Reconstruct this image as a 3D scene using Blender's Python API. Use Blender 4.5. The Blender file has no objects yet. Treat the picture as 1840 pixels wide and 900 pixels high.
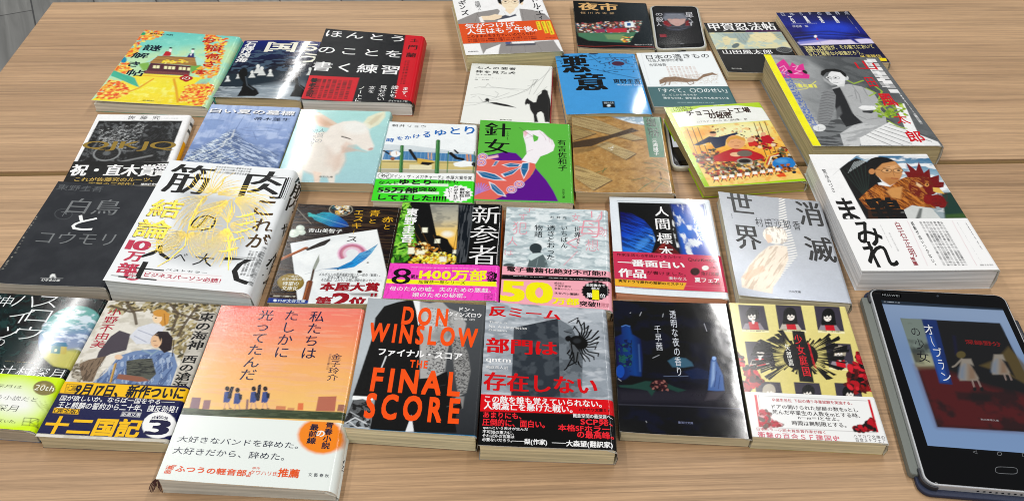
import bpy, math, random
import numpy as np
from mathutils import Matrix, Vector
S = bpy.context.scene
C = S.collection
# ------------------------------------------------------------------ camera
W, H = 1840, 900
FPX, PITCH, ROLL, CAMZ = 1608.81199, 0.853456275, 0.0230797344, 0.586913091
cp, sp, cr, sr = math.cos(PITCH), math.sin(PITCH), math.cos(ROLL), math.sin(ROLL)
fwd = np.array([0, sp, -cp]); up0 = np.array([0, cp, sp]); rt0 = np.array([1., 0, 0])
RM = np.array([rt0 * cr + up0 * sr, -rt0 * sr + up0 * cr, fwd])
cam = bpy.data.cameras.new('camera'); camo = bpy.data.objects.new('camera', cam); C.objects.link(camo)
cam.sensor_width = 36; cam.lens = FPX / W * 36; cam.clip_start = .01; cam.clip_end = 60
camo.matrix_world = Matrix([[RM[0][i], RM[1][i], -RM[2][i], (0, 0, CAMZ)[i]] for i in range(3)] + [[0, 0, 0, 1]])
S.camera = camo
# ------------------------------------------------------------------ light
wd = bpy.data.worlds.new('World'); S.world = wd; wd.use_nodes = True
wd.node_tree.nodes['Background'].inputs[0].default_value = (.93, .97, 1, 1)
wd.node_tree.nodes['Background'].inputs[1].default_value = .13
def tube(x, y, z, sx, sy, watts, col=(1, .985, .96)):
    l = bpy.data.lights.new('ceiling_and_fill_tube', 'AREA'); l.shape = 'RECTANGLE'; l.size = sx; l.size_y = sy
    l.energy = watts; l.color = col
    o = bpy.data.objects.new('ceiling_and_fill_tube', l); o.location = (x, y, z); C.objects.link(o)
TZ = 1.9
for tx, tw, y0, y1 in ((-1.02, .036, -3, 5.6), (-1.69, .032, -3, 3.6), (.845, .052, -3, 4.45)):
    tube(tx, (y0 + y1) / 2, TZ, tw, y1 - y0, 11.3 * tw / .07 * (y1 - y0))
tube(3.0, 1.3, TZ, .07, 8.6, 20)  # extra tube added far right, only to fill in light from that side
tube(-3.6, 1.3, TZ, .07, 8.6, 20)  # its added counterpart far left, also side fill
S.view_settings.view_transform = 'Standard'; S.view_settings.look = 'None'
S.view_settings.exposure = 0; S.view_settings.gamma = 1
S.render.engine = 'CYCLES'; S.cycles.use_denoising = True; S.cycles.max_bounces = 6; S.cycles.filter_width = 1.0
def proj(X):
    d = (np.asarray(X, float) - np.array([0, 0, CAMZ])) @ RM.T
    return np.stack([W / 2 + FPX * d[..., 0] / d[..., 2], H / 2 - FPX * d[..., 1] / d[..., 2]], -1)
def at(px, py, z=0.):
    d = RM.T @ np.array([(px - W / 2) / FPX, -(py - H / 2) / FPX, 1]); return np.array([0, 0, CAMZ]) + d * ((z - CAMZ) / d[2])
# ------------------------------------------------------------------ materials
def srgb(h):
    h = h.lstrip('#')
    if len(h) == 3: h = ''.join(c * 2 for c in h)
    c = np.array([int(h[i:i + 2], 16) / 255 for i in (0, 2, 4)])
    return np.where(c <= .04045, c / 12.92, ((c + .055) / 1.055) ** 2.4)
def alb(h): return np.clip(srgb(h) * 1.03 - .013, 0.004, .82)      # what the eye reads minus the sheen that lies over it
MATS = {}
def nodemat(name):
    m = bpy.data.materials.new(name); m.use_nodes = True
    return m, m.node_tree.nodes, m.node_tree.links, m.node_tree.nodes['Principled BSDF']
def printed(rough=.3, bump=.25, scale=28., spec=.5, coat=0., metal=0.):
    k = ('p', rough, bump, scale, spec, coat, metal)
    if k in MATS: return MATS[k]
    m, N, L, B = nodemat('printed_paper')
    a = N.new('ShaderNodeAttribute'); a.attribute_name = 'Col'; L.new(a.outputs[0], B.inputs['Base Color'])
    B.inputs['Roughness'].default_value = rough; B.inputs['Specular IOR Level'].default_value = spec
    B.inputs['Metallic'].default_value = metal
    B.inputs['Coat Weight'].default_value = coat; B.inputs['Coat Roughness'].default_value = .06
    t = N.new('ShaderNodeTexCoord'); n = N.new('ShaderNodeTexNoise'); n.inputs['Scale'].default_value = scale; n.inputs['Detail'].default_value = 3
    n2 = N.new('ShaderNodeTexNoise'); n2.inputs['Scale'].default_value = 420; n2.inputs['Detail'].default_value = 3
    ad = N.new('ShaderNodeMath'); ad.operation = 'MULTIPLY_ADD'; ad.inputs[1].default_value = .006
    b = N.new('ShaderNodeBump'); b.inputs['Strength'].default_value = bump * .45; b.inputs['Distance'].default_value = .0018
    L.new(t.outputs['Object'], n.inputs['Vector']); L.new(t.outputs['Object'], n2.inputs['Vector'])
    L.new(n2.outputs[0], ad.inputs[0]); L.new(n.outputs[0], ad.inputs[2]); L.new(ad.outputs[0], b.inputs['Height'])
    L.new(b.outputs[0], B.inputs['Normal'])
    if coat: L.new(b.outputs[0], B.inputs['Coat Normal'])
    MATS[k] = m; return m
def plain(name, col, rough=.5, metal=0., spec=.5, emit=None, estr=0., trans=0., ior=1.45):
    k = (name, col, rough, metal, emit)
    if k in MATS: return MATS[k]
    m, N, L, B = nodemat(name)
    c = srgb(col); B.inputs['Base Color'].default_value = (*c, 1)
    B.inputs['Roughness'].default_value = rough; B.inputs['Metallic'].default_value = metal; B.inputs['Specular IOR Level'].default_value = spec
    B.inputs['Transmission Weight'].default_value = trans; B.inputs['IOR'].default_value = ior
    n = N.new('ShaderNodeTexNoise'); n.inputs['Scale'].default_value = 60
    mr = N.new('ShaderNodeMapRange'); mr.inputs['To Min'].default_value = rough * .85; mr.inputs['To Max'].default_value = min(1, rough * 1.2)
    L.new(n.outputs[0], mr.inputs[0]); L.new(mr.outputs[0], B.inputs['Roughness'])
    MATS[k] = m; return m
def paper(col, var=.36):
    col = ''.join('%02x' % min(240, int(int(col[i:i + 2], 16) * f)) for i, f in ((0, 1.08), (2, 1.10), (4, 1.14)))
    k = ('paper', col)
    if k in MATS: return MATS[k]
    m, N, L, B = nodemat('page_edges')
    t = N.new('ShaderNodeTexCoord'); mp = N.new('ShaderNodeMapping'); mp.inputs['Scale'].default_value = (6, 6, 1100)
    n = N.new('ShaderNodeTexNoise'); n.inputs['Scale'].default_value = 1; n.inputs['Detail'].default_value = 5; n.inputs['Roughness'].default_value = .7
    mp2 = N.new('ShaderNodeMapping'); mp2.inputs['Scale'].default_value = (9, 9, 330)
    n2 = N.new('ShaderNodeTexNoise'); n2.inputs['Scale'].default_value = 1; n2.inputs['Detail'].default_value = 2
    mx = N.new('ShaderNodeMath'); mx.operation = 'ADD'
    r = N.new('ShaderNodeMapRange'); r.inputs['From Min'].default_value = .7; r.inputs['From Max'].default_value = 1.3
    r.inputs['To Min'].default_value = 1 - var * 1.3; r.inputs['To Max'].default_value = 1 + var * .5
    c = N.new('ShaderNodeMix'); c.data_type = 'RGBA'; c.blend_type = 'MULTIPLY'; c.inputs[0].default_value = 1
    c.inputs[6].default_value = (*srgb(col), 1)
    L.new(t.outputs['Object'], mp.inputs[0]); L.new(t.outputs['Object'], mp2.inputs[0]); L.new(mp.outputs[0], n.inputs[0]); L.new(mp2.outputs[0], n2.inputs[0])
    L.new(n.outputs[0], mx.inputs[0]); L.new(n2.outputs[0], mx.inputs[1]); L.new(mx.outputs[0], r.inputs[0])
    L.new(r.outputs[0], c.inputs[7]); L.new(c.outputs[2], B.inputs['Base Color'])
    b = N.new('ShaderNodeBump'); b.inputs['Strength'].default_value = .4; b.inputs['Distance'].default_value = .0003
    L.new(mx.outputs[0], b.inputs['Height']); L.new(b.outputs[0], B.inputs['Normal'])
    B.inputs['Roughness'].default_value = .85; B.inputs['Specular IOR Level'].default_value = .2
    MATS[k] = m; return m
def wood():
    m, N, L, B = nodemat('light_wood_laminate')
    t = N.new('ShaderNodeTexCoord')
    def nz(sc, det, rgh, dist=0., off=0):
        mp = N.new('ShaderNodeMapping'); mp.inputs['Scale'].default_value = sc; mp.inputs['Location'].default_value = (off, off, 0)
        n = N.new('ShaderNodeTexNoise'); n.inputs['Scale'].default_value = 1; n.inputs['Detail'].default_value = det
        n.inputs['Roughness'].default_value = rgh; n.inputs['Distortion'].default_value = dist
        L.new(t.outputs['Object'], mp.inputs[0]); L.new(mp.outputs[0], n.inputs[0]); return n
    def ramp(src, pts):
        r = N.new('ShaderNodeValToRGB'); L.new(src.outputs[0], r.inputs[0]); e = r.color_ramp.elements
        while len(e) < len(pts): e.new(.5)
        for i, (p, c) in enumerate(pts): e[i].position = p; e[i].color = (c, c, c, 1)
        return r
    base = ramp(nz((1.1, 9, 1), 4, .55, .6), [(.3, 0), (.7, 1)])
    col = N.new('ShaderNodeMix'); col.data_type = 'RGBA'; L.new(base.outputs[0], col.inputs[0])
    col.inputs[6].default_value = (*srgb(WOOD_A), 1); col.inputs[7].default_value = (*srgb(WOOD_B), 1)
    prev = col
    for sc, det, off, pts, f in (((.9, 42, 1), 4, 3.1, [(.34, .89), (.5, 1)], 1), ((1.5, 105, 1), 3, 9.3, [(.44, 1.0), (.49, .72), (.53, 1.0)], .62), ((2.4, 190, 1), 2, 6.6, [(.43, 1.0), (.5, .78), (.56, 1.0)], .65),
                                 ((.55, 20, 1), 7, 5.5, [(.46, 1.0), (.49, .66), (.515, 1.0)], .6), ((5, 620, 1), 3, 1.7, [(.35, .84), (.6, 1.04)], 1), ((70, 1500, 1), 2, 2.2, [(.3, .86), (.6, 1.04)], .8)):
        r = ramp(nz(sc, det, .62, .35, off), pts)
        x = N.new('ShaderNodeMix'); x.data_type = 'RGBA'; x.blend_type = 'MULTIPLY'; x.inputs[0].default_value = f
        L.new(prev.outputs[2], x.inputs[6]); L.new(r.outputs[0], x.inputs[7]); prev = x
    L.new(prev.outputs[2], B.inputs['Base Color'])
    B.inputs['Roughness'].default_value = .45; B.inputs['Specular IOR Level'].default_value = .28
    bp = N.new('ShaderNodeBump'); bp.inputs['Strength'].default_value = .25; bp.inputs['Distance'].default_value = .0004
    L.new(prev.outputs[2], bp.inputs['Height']); L.new(bp.outputs[0], B.inputs['Normal'])
    return m
WOOD_A, WOOD_B = 'ac8a68', 'caa680'
# ------------------------------------------------------------------ objects
def link(o, parent=None):
    C.objects.link(o)
    if parent is not None: o.parent = parent
    return o
def root(name, loc, rz, label, cat, group=None):
    o = bpy.data.objects.new(name, None); o.empty_display_size = .03; C.objects.link(o)
    o.location = loc; o.rotation_euler = (0, 0, rz); o['label'] = label; o['category'] = cat
    if group: o['group'] = group
    return o
def local(V, par):
    V = np.asarray(V, float)
    if par is None: return V
    a = par.rotation_euler[2]; c, s = math.cos(a), math.sin(a); V = V - np.array(par.location)
    return np.stack([V[:, 0] * c + V[:, 1] * s, -V[:, 0] * s + V[:, 1] * c, V[:, 2]], -1)
def mesh(name, V, F, mat, par=None, col=None, midx=None, smooth=False, label=None):
    """V in world coordinates; one mesh object under par"""
    me = bpy.data.meshes.new(name); V = local(V, par)
    me.from_pydata(V.tolist(), [], F); 
    for m in (mat if isinstance(mat, (list, tuple)) else [mat]): me.materials.append(m)
    if col is not None:
        ca = me.color_attributes.new('Col', 'FLOAT_COLOR', 'POINT')
        ca.data.foreach_set('color', np.concatenate([np.asarray(col), np.ones((len(col), 1))], 1).astype(np.float32).ravel())
    if midx is not None: me.polygons.foreach_set('material_index', midx)
    if smooth is not False:
        me.polygons.foreach_set('use_smooth', [bool(smooth)] * len(F) if smooth is True else smooth)
    me.update()
    o = bpy.data.objects.new(name, me); link(o, par)
    if label: o['label'] = label
    return o
def prism(poly, z0, z1, bev=0.):
    """rounded slab over polygon (xy list, ccw), optional bevelled top and bottom rim"""
    P = np.array(poly, float); n = len(P); c = P.mean(0); d = c - P; d /= np.linalg.norm(d, axis=1)[:, None]
    rings = [(z0, bev), (z0 + bev, 0), (z1 - bev, 0), (z1 - bev * .3, bev * .35), (z1, bev)] if bev else [(z0, 0), (z1, 0)]
    V = []; F = []
    for z, i in rings: V += [(*(p + dd * i), z) for p, dd in zip(P, d)]
    for k in range(len(rings) - 1):
        for i in range(n): j = (i + 1) % n; F.append((k * n + i, k * n + j, (k + 1) * n + j, (k + 1) * n + i))
    F.append(tuple(range(n - 1, -1, -1))); F.append(tuple(range((len(rings) - 1) * n, len(rings) * n)))
    return V, F
def rquad(Q, r, n=6, inset=0.):
    """rounded-corner quad; Q = TL,TR,BR,BL xy"""
    Q = [np.array(q[:2], float) for q in Q]; out = []
    for i in (3, 2, 1, 0):
        p = Q[i]; a = Q[(i + 1) % 4]; b = Q[(i - 1) % 4]
        ua = (a - p) / np.linalg.norm(a - p); ub = (b - p) / np.linalg.norm(b - p)
        cc = p + (ua + ub) * (r + inset); rr = r
        for k in range(n + 1):
            t = math.pi / 2 * (n - k) / n; out.append(cc - ub * rr * math.sin(t) - ua * rr * math.cos(t))
    return out
# ------------------------------------------------------------------ glyphs
GL = {}
ROT = set('ー―（）()「」『』…〜-=—－“”《》〈〉')
UPR = set('、。，．')
def B_OFF(b):
    b *= .7
    return [(-b, -b), (b, -b), (-b, b), (b, b)] + ([(0, 0)] if b > .03 else [])
def glyph(ch, off=0.):
    k = (ch, off)
    if k in GL: return GL[k]
    c = bpy.data.curves.new('t', 'FONT'); c.body = ch; c.size = 1; c.resolution_u = 2 if ord(ch) > 255 else 3; c.offset = off
    o = bpy.data.objects.new('t', c); m = bpy.data.meshes.new_from_object(o)
    V = np.array([(v.co.x, v.co.y) for v in m.vertices]) if len(m.vertices) else np.zeros((0, 2))
    F = [tuple(p.vertices) for p in m.polygons]
    adv = 1. if ord(ch) > 255 else ((V[:, 0].max() + .06) if len(V) else .3)
    bpy.data.objects.remove(o); bpy.data.meshes.remove(m); bpy.data.curves.remove(c)
    GL[k] = (V, F, adv); return GL[k]
def layout(s, d, off, gap=0.):
    VS, FS = [], []; n = 0; pos = 0.
    for ch in s:
        if ch == ' ' or ch == '　': pos += .5 if ch == ' ' else 1.; continue
        V, F, adv = glyph(ch, off); V = V.copy()
        if not len(V): pos += adv; continue
        if d == 'h': V[:, 0] += pos; pos += adv + gap
        else:
            if ord(ch) <= 255 and ch not in ROT: V[:, 0] += .5 - adv / 2
            if ch in ROT: V = np.stack([V[:, 1] - .38 + .5, .38 - (V[:, 0] - .5)], -1)
            if ch in UPR: V += [.55, .5]
            V[:, 1] -= pos; pos += 1 + gap
        VS.append(V); FS += [tuple(i + n for i in f) for f in F]; n += len(V)
    return (np.concatenate(VS) if VS else np.zeros((0, 2))), FS
# ------------------------------------------------------------------ printed art
def homog(src, dst):
    A = []
    for (x, y), (u, v) in zip(src, dst):
        A.append([x, y, 1, 0, 0, 0, -u * x, -u * y, -u]); A.append([0, 0, 0, x, y, 1, -v * x, -v * y, -v])
    h = np.linalg.svd(np.array(A, float))[2][-1]; return h.reshape(3, 3)
def vnoise(X, Y, seed):
    r = np.random.RandomState(seed); G = r.rand(64, 64)
    xi = np.floor(X).astype(int); yi = np.floor(Y).astype(int); fx = X - xi; fy = Y - yi
    fx = fx * fx * (3 - 2 * fx); fy = fy * fy * (3 - 2 * fy)
    g = lambda a, b: G[a % 64, b % 64]
    return (g(xi, yi) * (1 - fx) + g(xi + 1, yi) * fx) * (1 - fy) + (g(xi, yi + 1) * (1 - fx) + g(xi + 1, yi + 1) * fx) * fy
def fbm(X, Y, seed, o=4):
    t = 0; a = .5
    for i in range(o): t = t + a * vnoise(X * 2 ** i + 17 * i, Y * 2 ** i + 31 * i, seed + i); a *= .5
    return t / (1 - .5 ** o)
class Art:
    """colours of a printed surface, painted in its own millimetres; px helpers turn photo points into them"""
    def __init__(s, us, vs, w, h, Hm, base='fff'):
        s.us, s.vs, s.w, s.h, s.Hm = us, vs, w, h, Hm
        s.X, s.Y = np.meshgrid(us * w, vs * h); s.c = np.empty(s.X.shape + (3,)); s.c[:] = alb(base)
        s.fr = (0, 0, 1.); s.vec = []; s.cell = float(vs[1] - vs[0]) * h
    def F(s, ox, oy, sc): s.fr = (ox, oy, sc); return s
    def uv(s, x, y):
        p = s.Hm @ np.array([s.fr[0] + x / s.fr[2], s.fr[1] + y / s.fr[2], 1]); return p[:2] / p[2]
    def mm(s, pts):
        pts = np.array(pts, float).reshape(-1, 2); q = np.array([s.uv(*p) for p in pts]); return q * [s.w, s.h]
    def sc(s, x, y): return np.linalg.norm(s.mm([x + 3, y, x, y])[0] - s.mm([x, y, x, y])[0]) / 3
    def box(s, M, pad):
        x0, y0 = M.min(0) - pad; x1, y1 = M.max(0) + pad
        i0 = np.searchsorted(s.us * s.w, x0); i1 = np.searchsorted(s.us * s.w, x1); j0 = np.searchsorted(s.vs * s.h, y0); j1 = np.searchsorted(s.vs * s.h, y1)
        return slice(j0, j1), slice(i0, i1)
    def put(s, sl, m, col, a=1.):
        m = (m * a)[..., None]; s.c[sl] = s.c[sl] * (1 - m) + (alb(col) if isinstance(col, str) else col) * m
    def pmask(s, M, soft):
        sl = s.box(M, soft * 2); X = s.X[sl]; Y = s.Y[sl]
        if X.size == 0: return sl, X
        ins = np.zeros(X.shape, bool); dm = np.full(X.shape, 1e9)
        for k in range(len(M)):
            ax, ay = M[k]; bx, by = M[(k + 1) % len(M)]; ex, ey = bx - ax, by - ay; L = ex * ex + ey * ey + 1e-12
            t = np.clip(((X - ax) * ex + (Y - ay) * ey) / L, 0, 1); dm = np.minimum(dm, (X - ax - t * ex) ** 2 + (Y - ay - t * ey) ** 2)
            if abs(ey) > 1e-12: ins ^= ((ay > Y) != (by > Y)) & (X < ex * (Y - ay) / ey + ax)
        d = np.sqrt(dm) * np.where(ins, 1, -1); return sl, np.clip(d / (2 * soft) + .5, 0, 1)
    def P(s, col, *p, a=1., b=0.):
        M = s.mm(p); sl, m = s.pmask(M, s.cell * .5 + b * s.sc(p[0], p[1])); s.put(sl, m, col, a); return s
    def E(s, col, cx, cy, rx, ry, rot=0., a=1., b=0.):
        n = 18; r = math.radians(rot); pts = []
        for k in range(n):
            t = 2 * math.pi * k / n; x, y = rx * math.cos(t), ry * math.sin(t)
            pts += [cx + x * math.cos(r) - y * math.sin(r), cy + x * math.sin(r) + y * math.cos(r)]
        return s.P(col, *pts, a=a, b=b)
    def L(s, col, w, *p, a=1., b=0.):
        M = s.mm(p); hw = w * s.sc(p[0], p[1]) / 2; so = s.cell * .5 + b * s.sc(p[0], p[1]); sl = s.box(M, hw + 2 * so); X = s.X[sl]; Y = s.Y[sl]
        if X.size == 0: return s
        dm = np.full(X.shape, 1e9)
        for k in range(len(M) - 1):
            ax, ay = M[k]; ex, ey = M[k + 1] - M[k]; t = np.clip(((X - ax) * ex + (Y - ay) * ey) / (ex * ex + ey * ey + 1e-12), 0, 1)
            dm = np.minimum(dm, (X - ax - t * ex) ** 2 + (Y - ay - t * ey) ** 2)
        m = np.clip((hw - np.sqrt(dm)) / (2 * so) + .5, 0, 1) * min(1, 2 * hw / s.cell); s.put(sl, m, col, a); return s
    def G(s, stops, x0, y0, x1, y1, poly=None, a=1., b=0.):
        p0, p1 = s.mm([x0, y0, x1, y1]); d = p1 - p0
        t = ((s.X - p0[0]) * d[0] + (s.Y - p0[1]) * d[1]) / (d @ d)
        cs = np.array([alb(c) for _, c in stops]); ts = [q for q, _ in stops]
        col = np.stack([np.interp(t, ts, cs[:, i]) for i in range(3)], -1)
        if poly is None: s.c = s.c * (1 - a) + col * a; return s
        sl, m = s.pmask(s.mm(poly), s.cell * .5 + b * s.sc(poly[0], poly[1])); s.put(sl, m, col[sl], a); return s
    def N(s, col, scale, lo=.45, hi=.6, poly=None, a=1., seed=1, ang=0., b=0.):
        sx, sy = scale if isinstance(scale, tuple) else (scale, scale); r = math.radians(ang)
        X = (s.X * math.cos(r) + s.Y * math.sin(r)) / sx; Y = (-s.X * math.sin(r) + s.Y * math.cos(r)) / sy
        if poly is None: sl = (slice(0, None), slice(0, None)); pm = 1.
        else: sl, pm = s.pmask(s.mm(poly), s.cell * .5 + b * s.sc(poly[0], poly[1]))
        m = np.clip((fbm(X[sl], Y[sl], seed) - lo) / (hi - lo), 0, 1) * pm; s.put(sl, m, col, a); return s
    def SP(s, cols, n, size, poly, seed=1, asp=1.6, a=1.):
        """scatter of small leaf-like dabs inside a photo polygon (list)"""
        rnd = random.Random(seed); M = s.mm(poly); x0, y0 = M.min(0); x1, y1 = M.max(0); k = 0; tries = 0
        while k < n and tries < n * 6:
            tries += 1; x, y = rnd.uniform(x0, x1), rnd.uniform(y0, y1); ins = False
            for i in range(len(M)):
                ax, ay = M[i]; bx, by = M[(i + 1) % len(M)]
                if (ay > y) != (by > y) and x < (bx - ax) * (y - ay) / (by - ay) + ax: ins = not ins
            if not ins: continue
            k += 1; r = size * rnd.uniform(.6, 1.3); t = rnd.uniform(0, math.pi); sl = s.box(np.array([[x, y]]), r * asp + s.cell)
            X = s.X[sl] - x; Y = s.Y[sl] - y; u = (X * math.cos(t) + Y * math.sin(t)) / asp; v = -X * math.sin(t) + Y * math.cos(t)
            m = np.clip((r - np.sqrt(u * u + v * v)) / s.cell + .5, 0, 1); s.put(sl, m, rnd.choice(cols), a)
        return s
    def grain(s, g, seed=7):
        k = 1 + g * (fbm(s.X / 1.3, s.Y / 1.3, seed, 3) - .5) * 2 + g * .8 * (fbm(s.X / 9, s.Y / 9, seed + 5, 3) - .5) * 2
        s.c = np.clip(s.c * k[..., None], .003, .84)
    def MT(s, col, x0, y0, x1, y1, rows, d='h', a=.75, seed=3):
        """lettering too fine to read in the photo: rows of small uneven marks"""
        u0, u1 = s.mm([x0, y0, x1, y1]); rnd = np.random.RandomState(seed); sl = s.box(np.array([u0, u1]), 0); X = (s.X[sl] - u0[0]); Y = (s.Y[sl] - u0[1])
        w, h = u1 - u0
        if d == 'v': X, Y, w, h = Y, X, h, w
        ph = h / rows; t = (Y / ph) % 1; row = np.floor(Y / ph).astype(int); g = rnd.rand(97, 61); cw = ph * .62
        cx = np.floor(X / cw).astype(int); m = (t < .68) * (.35 + .65 * g[(cx * 7) % 97, row % 61]) * ((X / cw) % 1 < .8)
        s.put(sl, m.astype(float), col, a); return s
    # vector lettering and ribbons
    def T(s, txt, x0, y0, x1, y1, col, d='h', b=0., m=0., mat=0, sh=0., gap=0., a=None):
        A, B = s.uv(x0, y0), s.uv(x1, y1); return s.TQ(txt, A, (B[0], A[1]), (A[0], B[1]), col, d, b, m, mat, sh, gap)
    def TP(s, txt, p0, p1, p2, col, d='h', b=0., m=0., mat=0, gap=0.):
        return s.TQ(txt, s.uv(*p0), s.uv(*p1), s.uv(*p2), col, d, b, m, mat, 0., gap)
    def TQ(s, txt, p0, p1, p2, col, d, b, m, mat, sh=0., gap=0.):
        bb = b; b = min(b, 0.)
        V, F = layout(txt, d, b, gap)
        if not len(V): return s
        lo, hi = V.min(0), V.max(0)
        if ord(txt[0]) > 255 and len(txt) > 1 and d == 'h': lo[1] = min(lo[1], -.06); hi[1] = max(hi[1], .84)
        if d == 'v': lo[0] = min(lo[0], .06); hi[0] = max(hi[0], .94)
        T = (V - lo) / (hi - lo); tx, ty = T[:, 0] + sh * (T[:, 1] - .5), 1 - T[:, 1]
        p0, p1, p2 = map(np.array, (p0, p1, p2)); n = len(s.vec)
        bo = B_OFF(bb) if bb > 0 else [(0, 0)]
        for dx, dy in [(x + k, y) for k in ((-m, 0, m) if m else (0,)) for x, y in bo]:
            q = p0 + (p1 - p0) * (tx + dx / (hi[0] - lo[0]))[:, None] + (p2 - p0) * (ty + dy / (hi[1] - lo[1]))[:, None]
            s.vec.append((q, F, col, mat))
        return s
    def V(s, col, w, *p, mat=0):
        """ribbon of printed line, mat 1 = foil"""
        M = s.mm(p); k = w * s.sc(p[0], p[1]) / 2; n = len(M); Vv = []
        for i in range(n):
            t = M[min(i + 1, n - 1)] - M[max(i - 1, 0)]; t /= np.linalg.norm(t) + 1e-9; nn = np.array([-t[1], t[0]]) * k * (1 if 0 < i < n - 1 else .5)
            Vv += [M[i] + nn, M[i] - nn]
        s.vec.append((np.array(Vv) / [s.w, s.h], [(2 * i, 2 * i + 1, 2 * i + 3, 2 * i + 2) for i in range(n - 1)], col, mat)); return s
def dense(V, F): return V, F
def surface(name, P, us, vs, art, mats, par, thick=.0004, edge='efece2', under='e9e6dc', lay=.00011, label=None, smooth=True):
    """printed sheet: painted top grid + vector lettering a hair above + paper thickness and underside, one mesh"""
    nu, nv = len(us), len(vs); U, Vv = np.meshgrid(us, vs)
    top = P(U.ravel(), Vv.ravel(), 0.); col = art.c.reshape(-1, 3)
    idx = np.arange(nu * nv).reshape(nv, nu)
    F = np.stack([idx[1:, :-1], idx[1:, 1:], idx[:-1, 1:], idx[:-1, :-1]], -1).reshape(-1, 4).tolist(); sm = [smooth] * len(F); mi = [0] * len(F)
    VS = [top]; CS = [col]; n = len(top)
    ring = np.concatenate([idx[0, :], idx[1:, -1], idx[-1, -2::-1], idx[-2:0:-1, 0]])
    e0 = top[ring]; e1 = P(U.ravel()[ring], Vv.ravel()[ring], -thick); m = len(ring)
    VS += [e0, e1]; CS += [np.tile(alb(edge), (2 * m, 1))]
    for i in range(m): j = (i + 1) % m; F.append((n + i, n + j, n + m + j, n + m + i)); sm.append(False); mi.append(0)
    n += 2 * m
    cu = us[np.unique(np.linspace(0, nu - 1, 14).astype(int))]; cv = vs[np.unique(np.linspace(0, nv - 1, 12).astype(int))]
    a, b = np.meshgrid(cu, cv); VS.append(P(a.ravel(), b.ravel(), -thick)); CS.append(np.tile(alb(under), (a.size, 1)))
    k = n + np.arange(a.size).reshape(a.shape)
    f = np.stack([k[:-1, :-1], k[:-1, 1:], k[1:, 1:], k[1:, :-1]], -1).reshape(-1, 4).tolist(); F += f; sm += [True] * len(f); mi += [0] * len(f); n += a.size
    for z, (q, FF, c, mt) in enumerate(art.vec):
        q = np.clip(q, [us[0], vs[0]], [us[-1], vs[-1]])
        VS.append(P(q[:, 0], q[:, 1], lay + z * .0000012)); CS.append(np.tile(alb(c), (len(q), 1)))
        F += [tuple(i + n for i in f) for f in FF]; sm += [False] * len(FF); mi += [mt] * len(FF); n += len(q)
    return mesh(name, np.concatenate(VS), F, mats, par, np.concatenate(CS), mi, sm, label)
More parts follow.
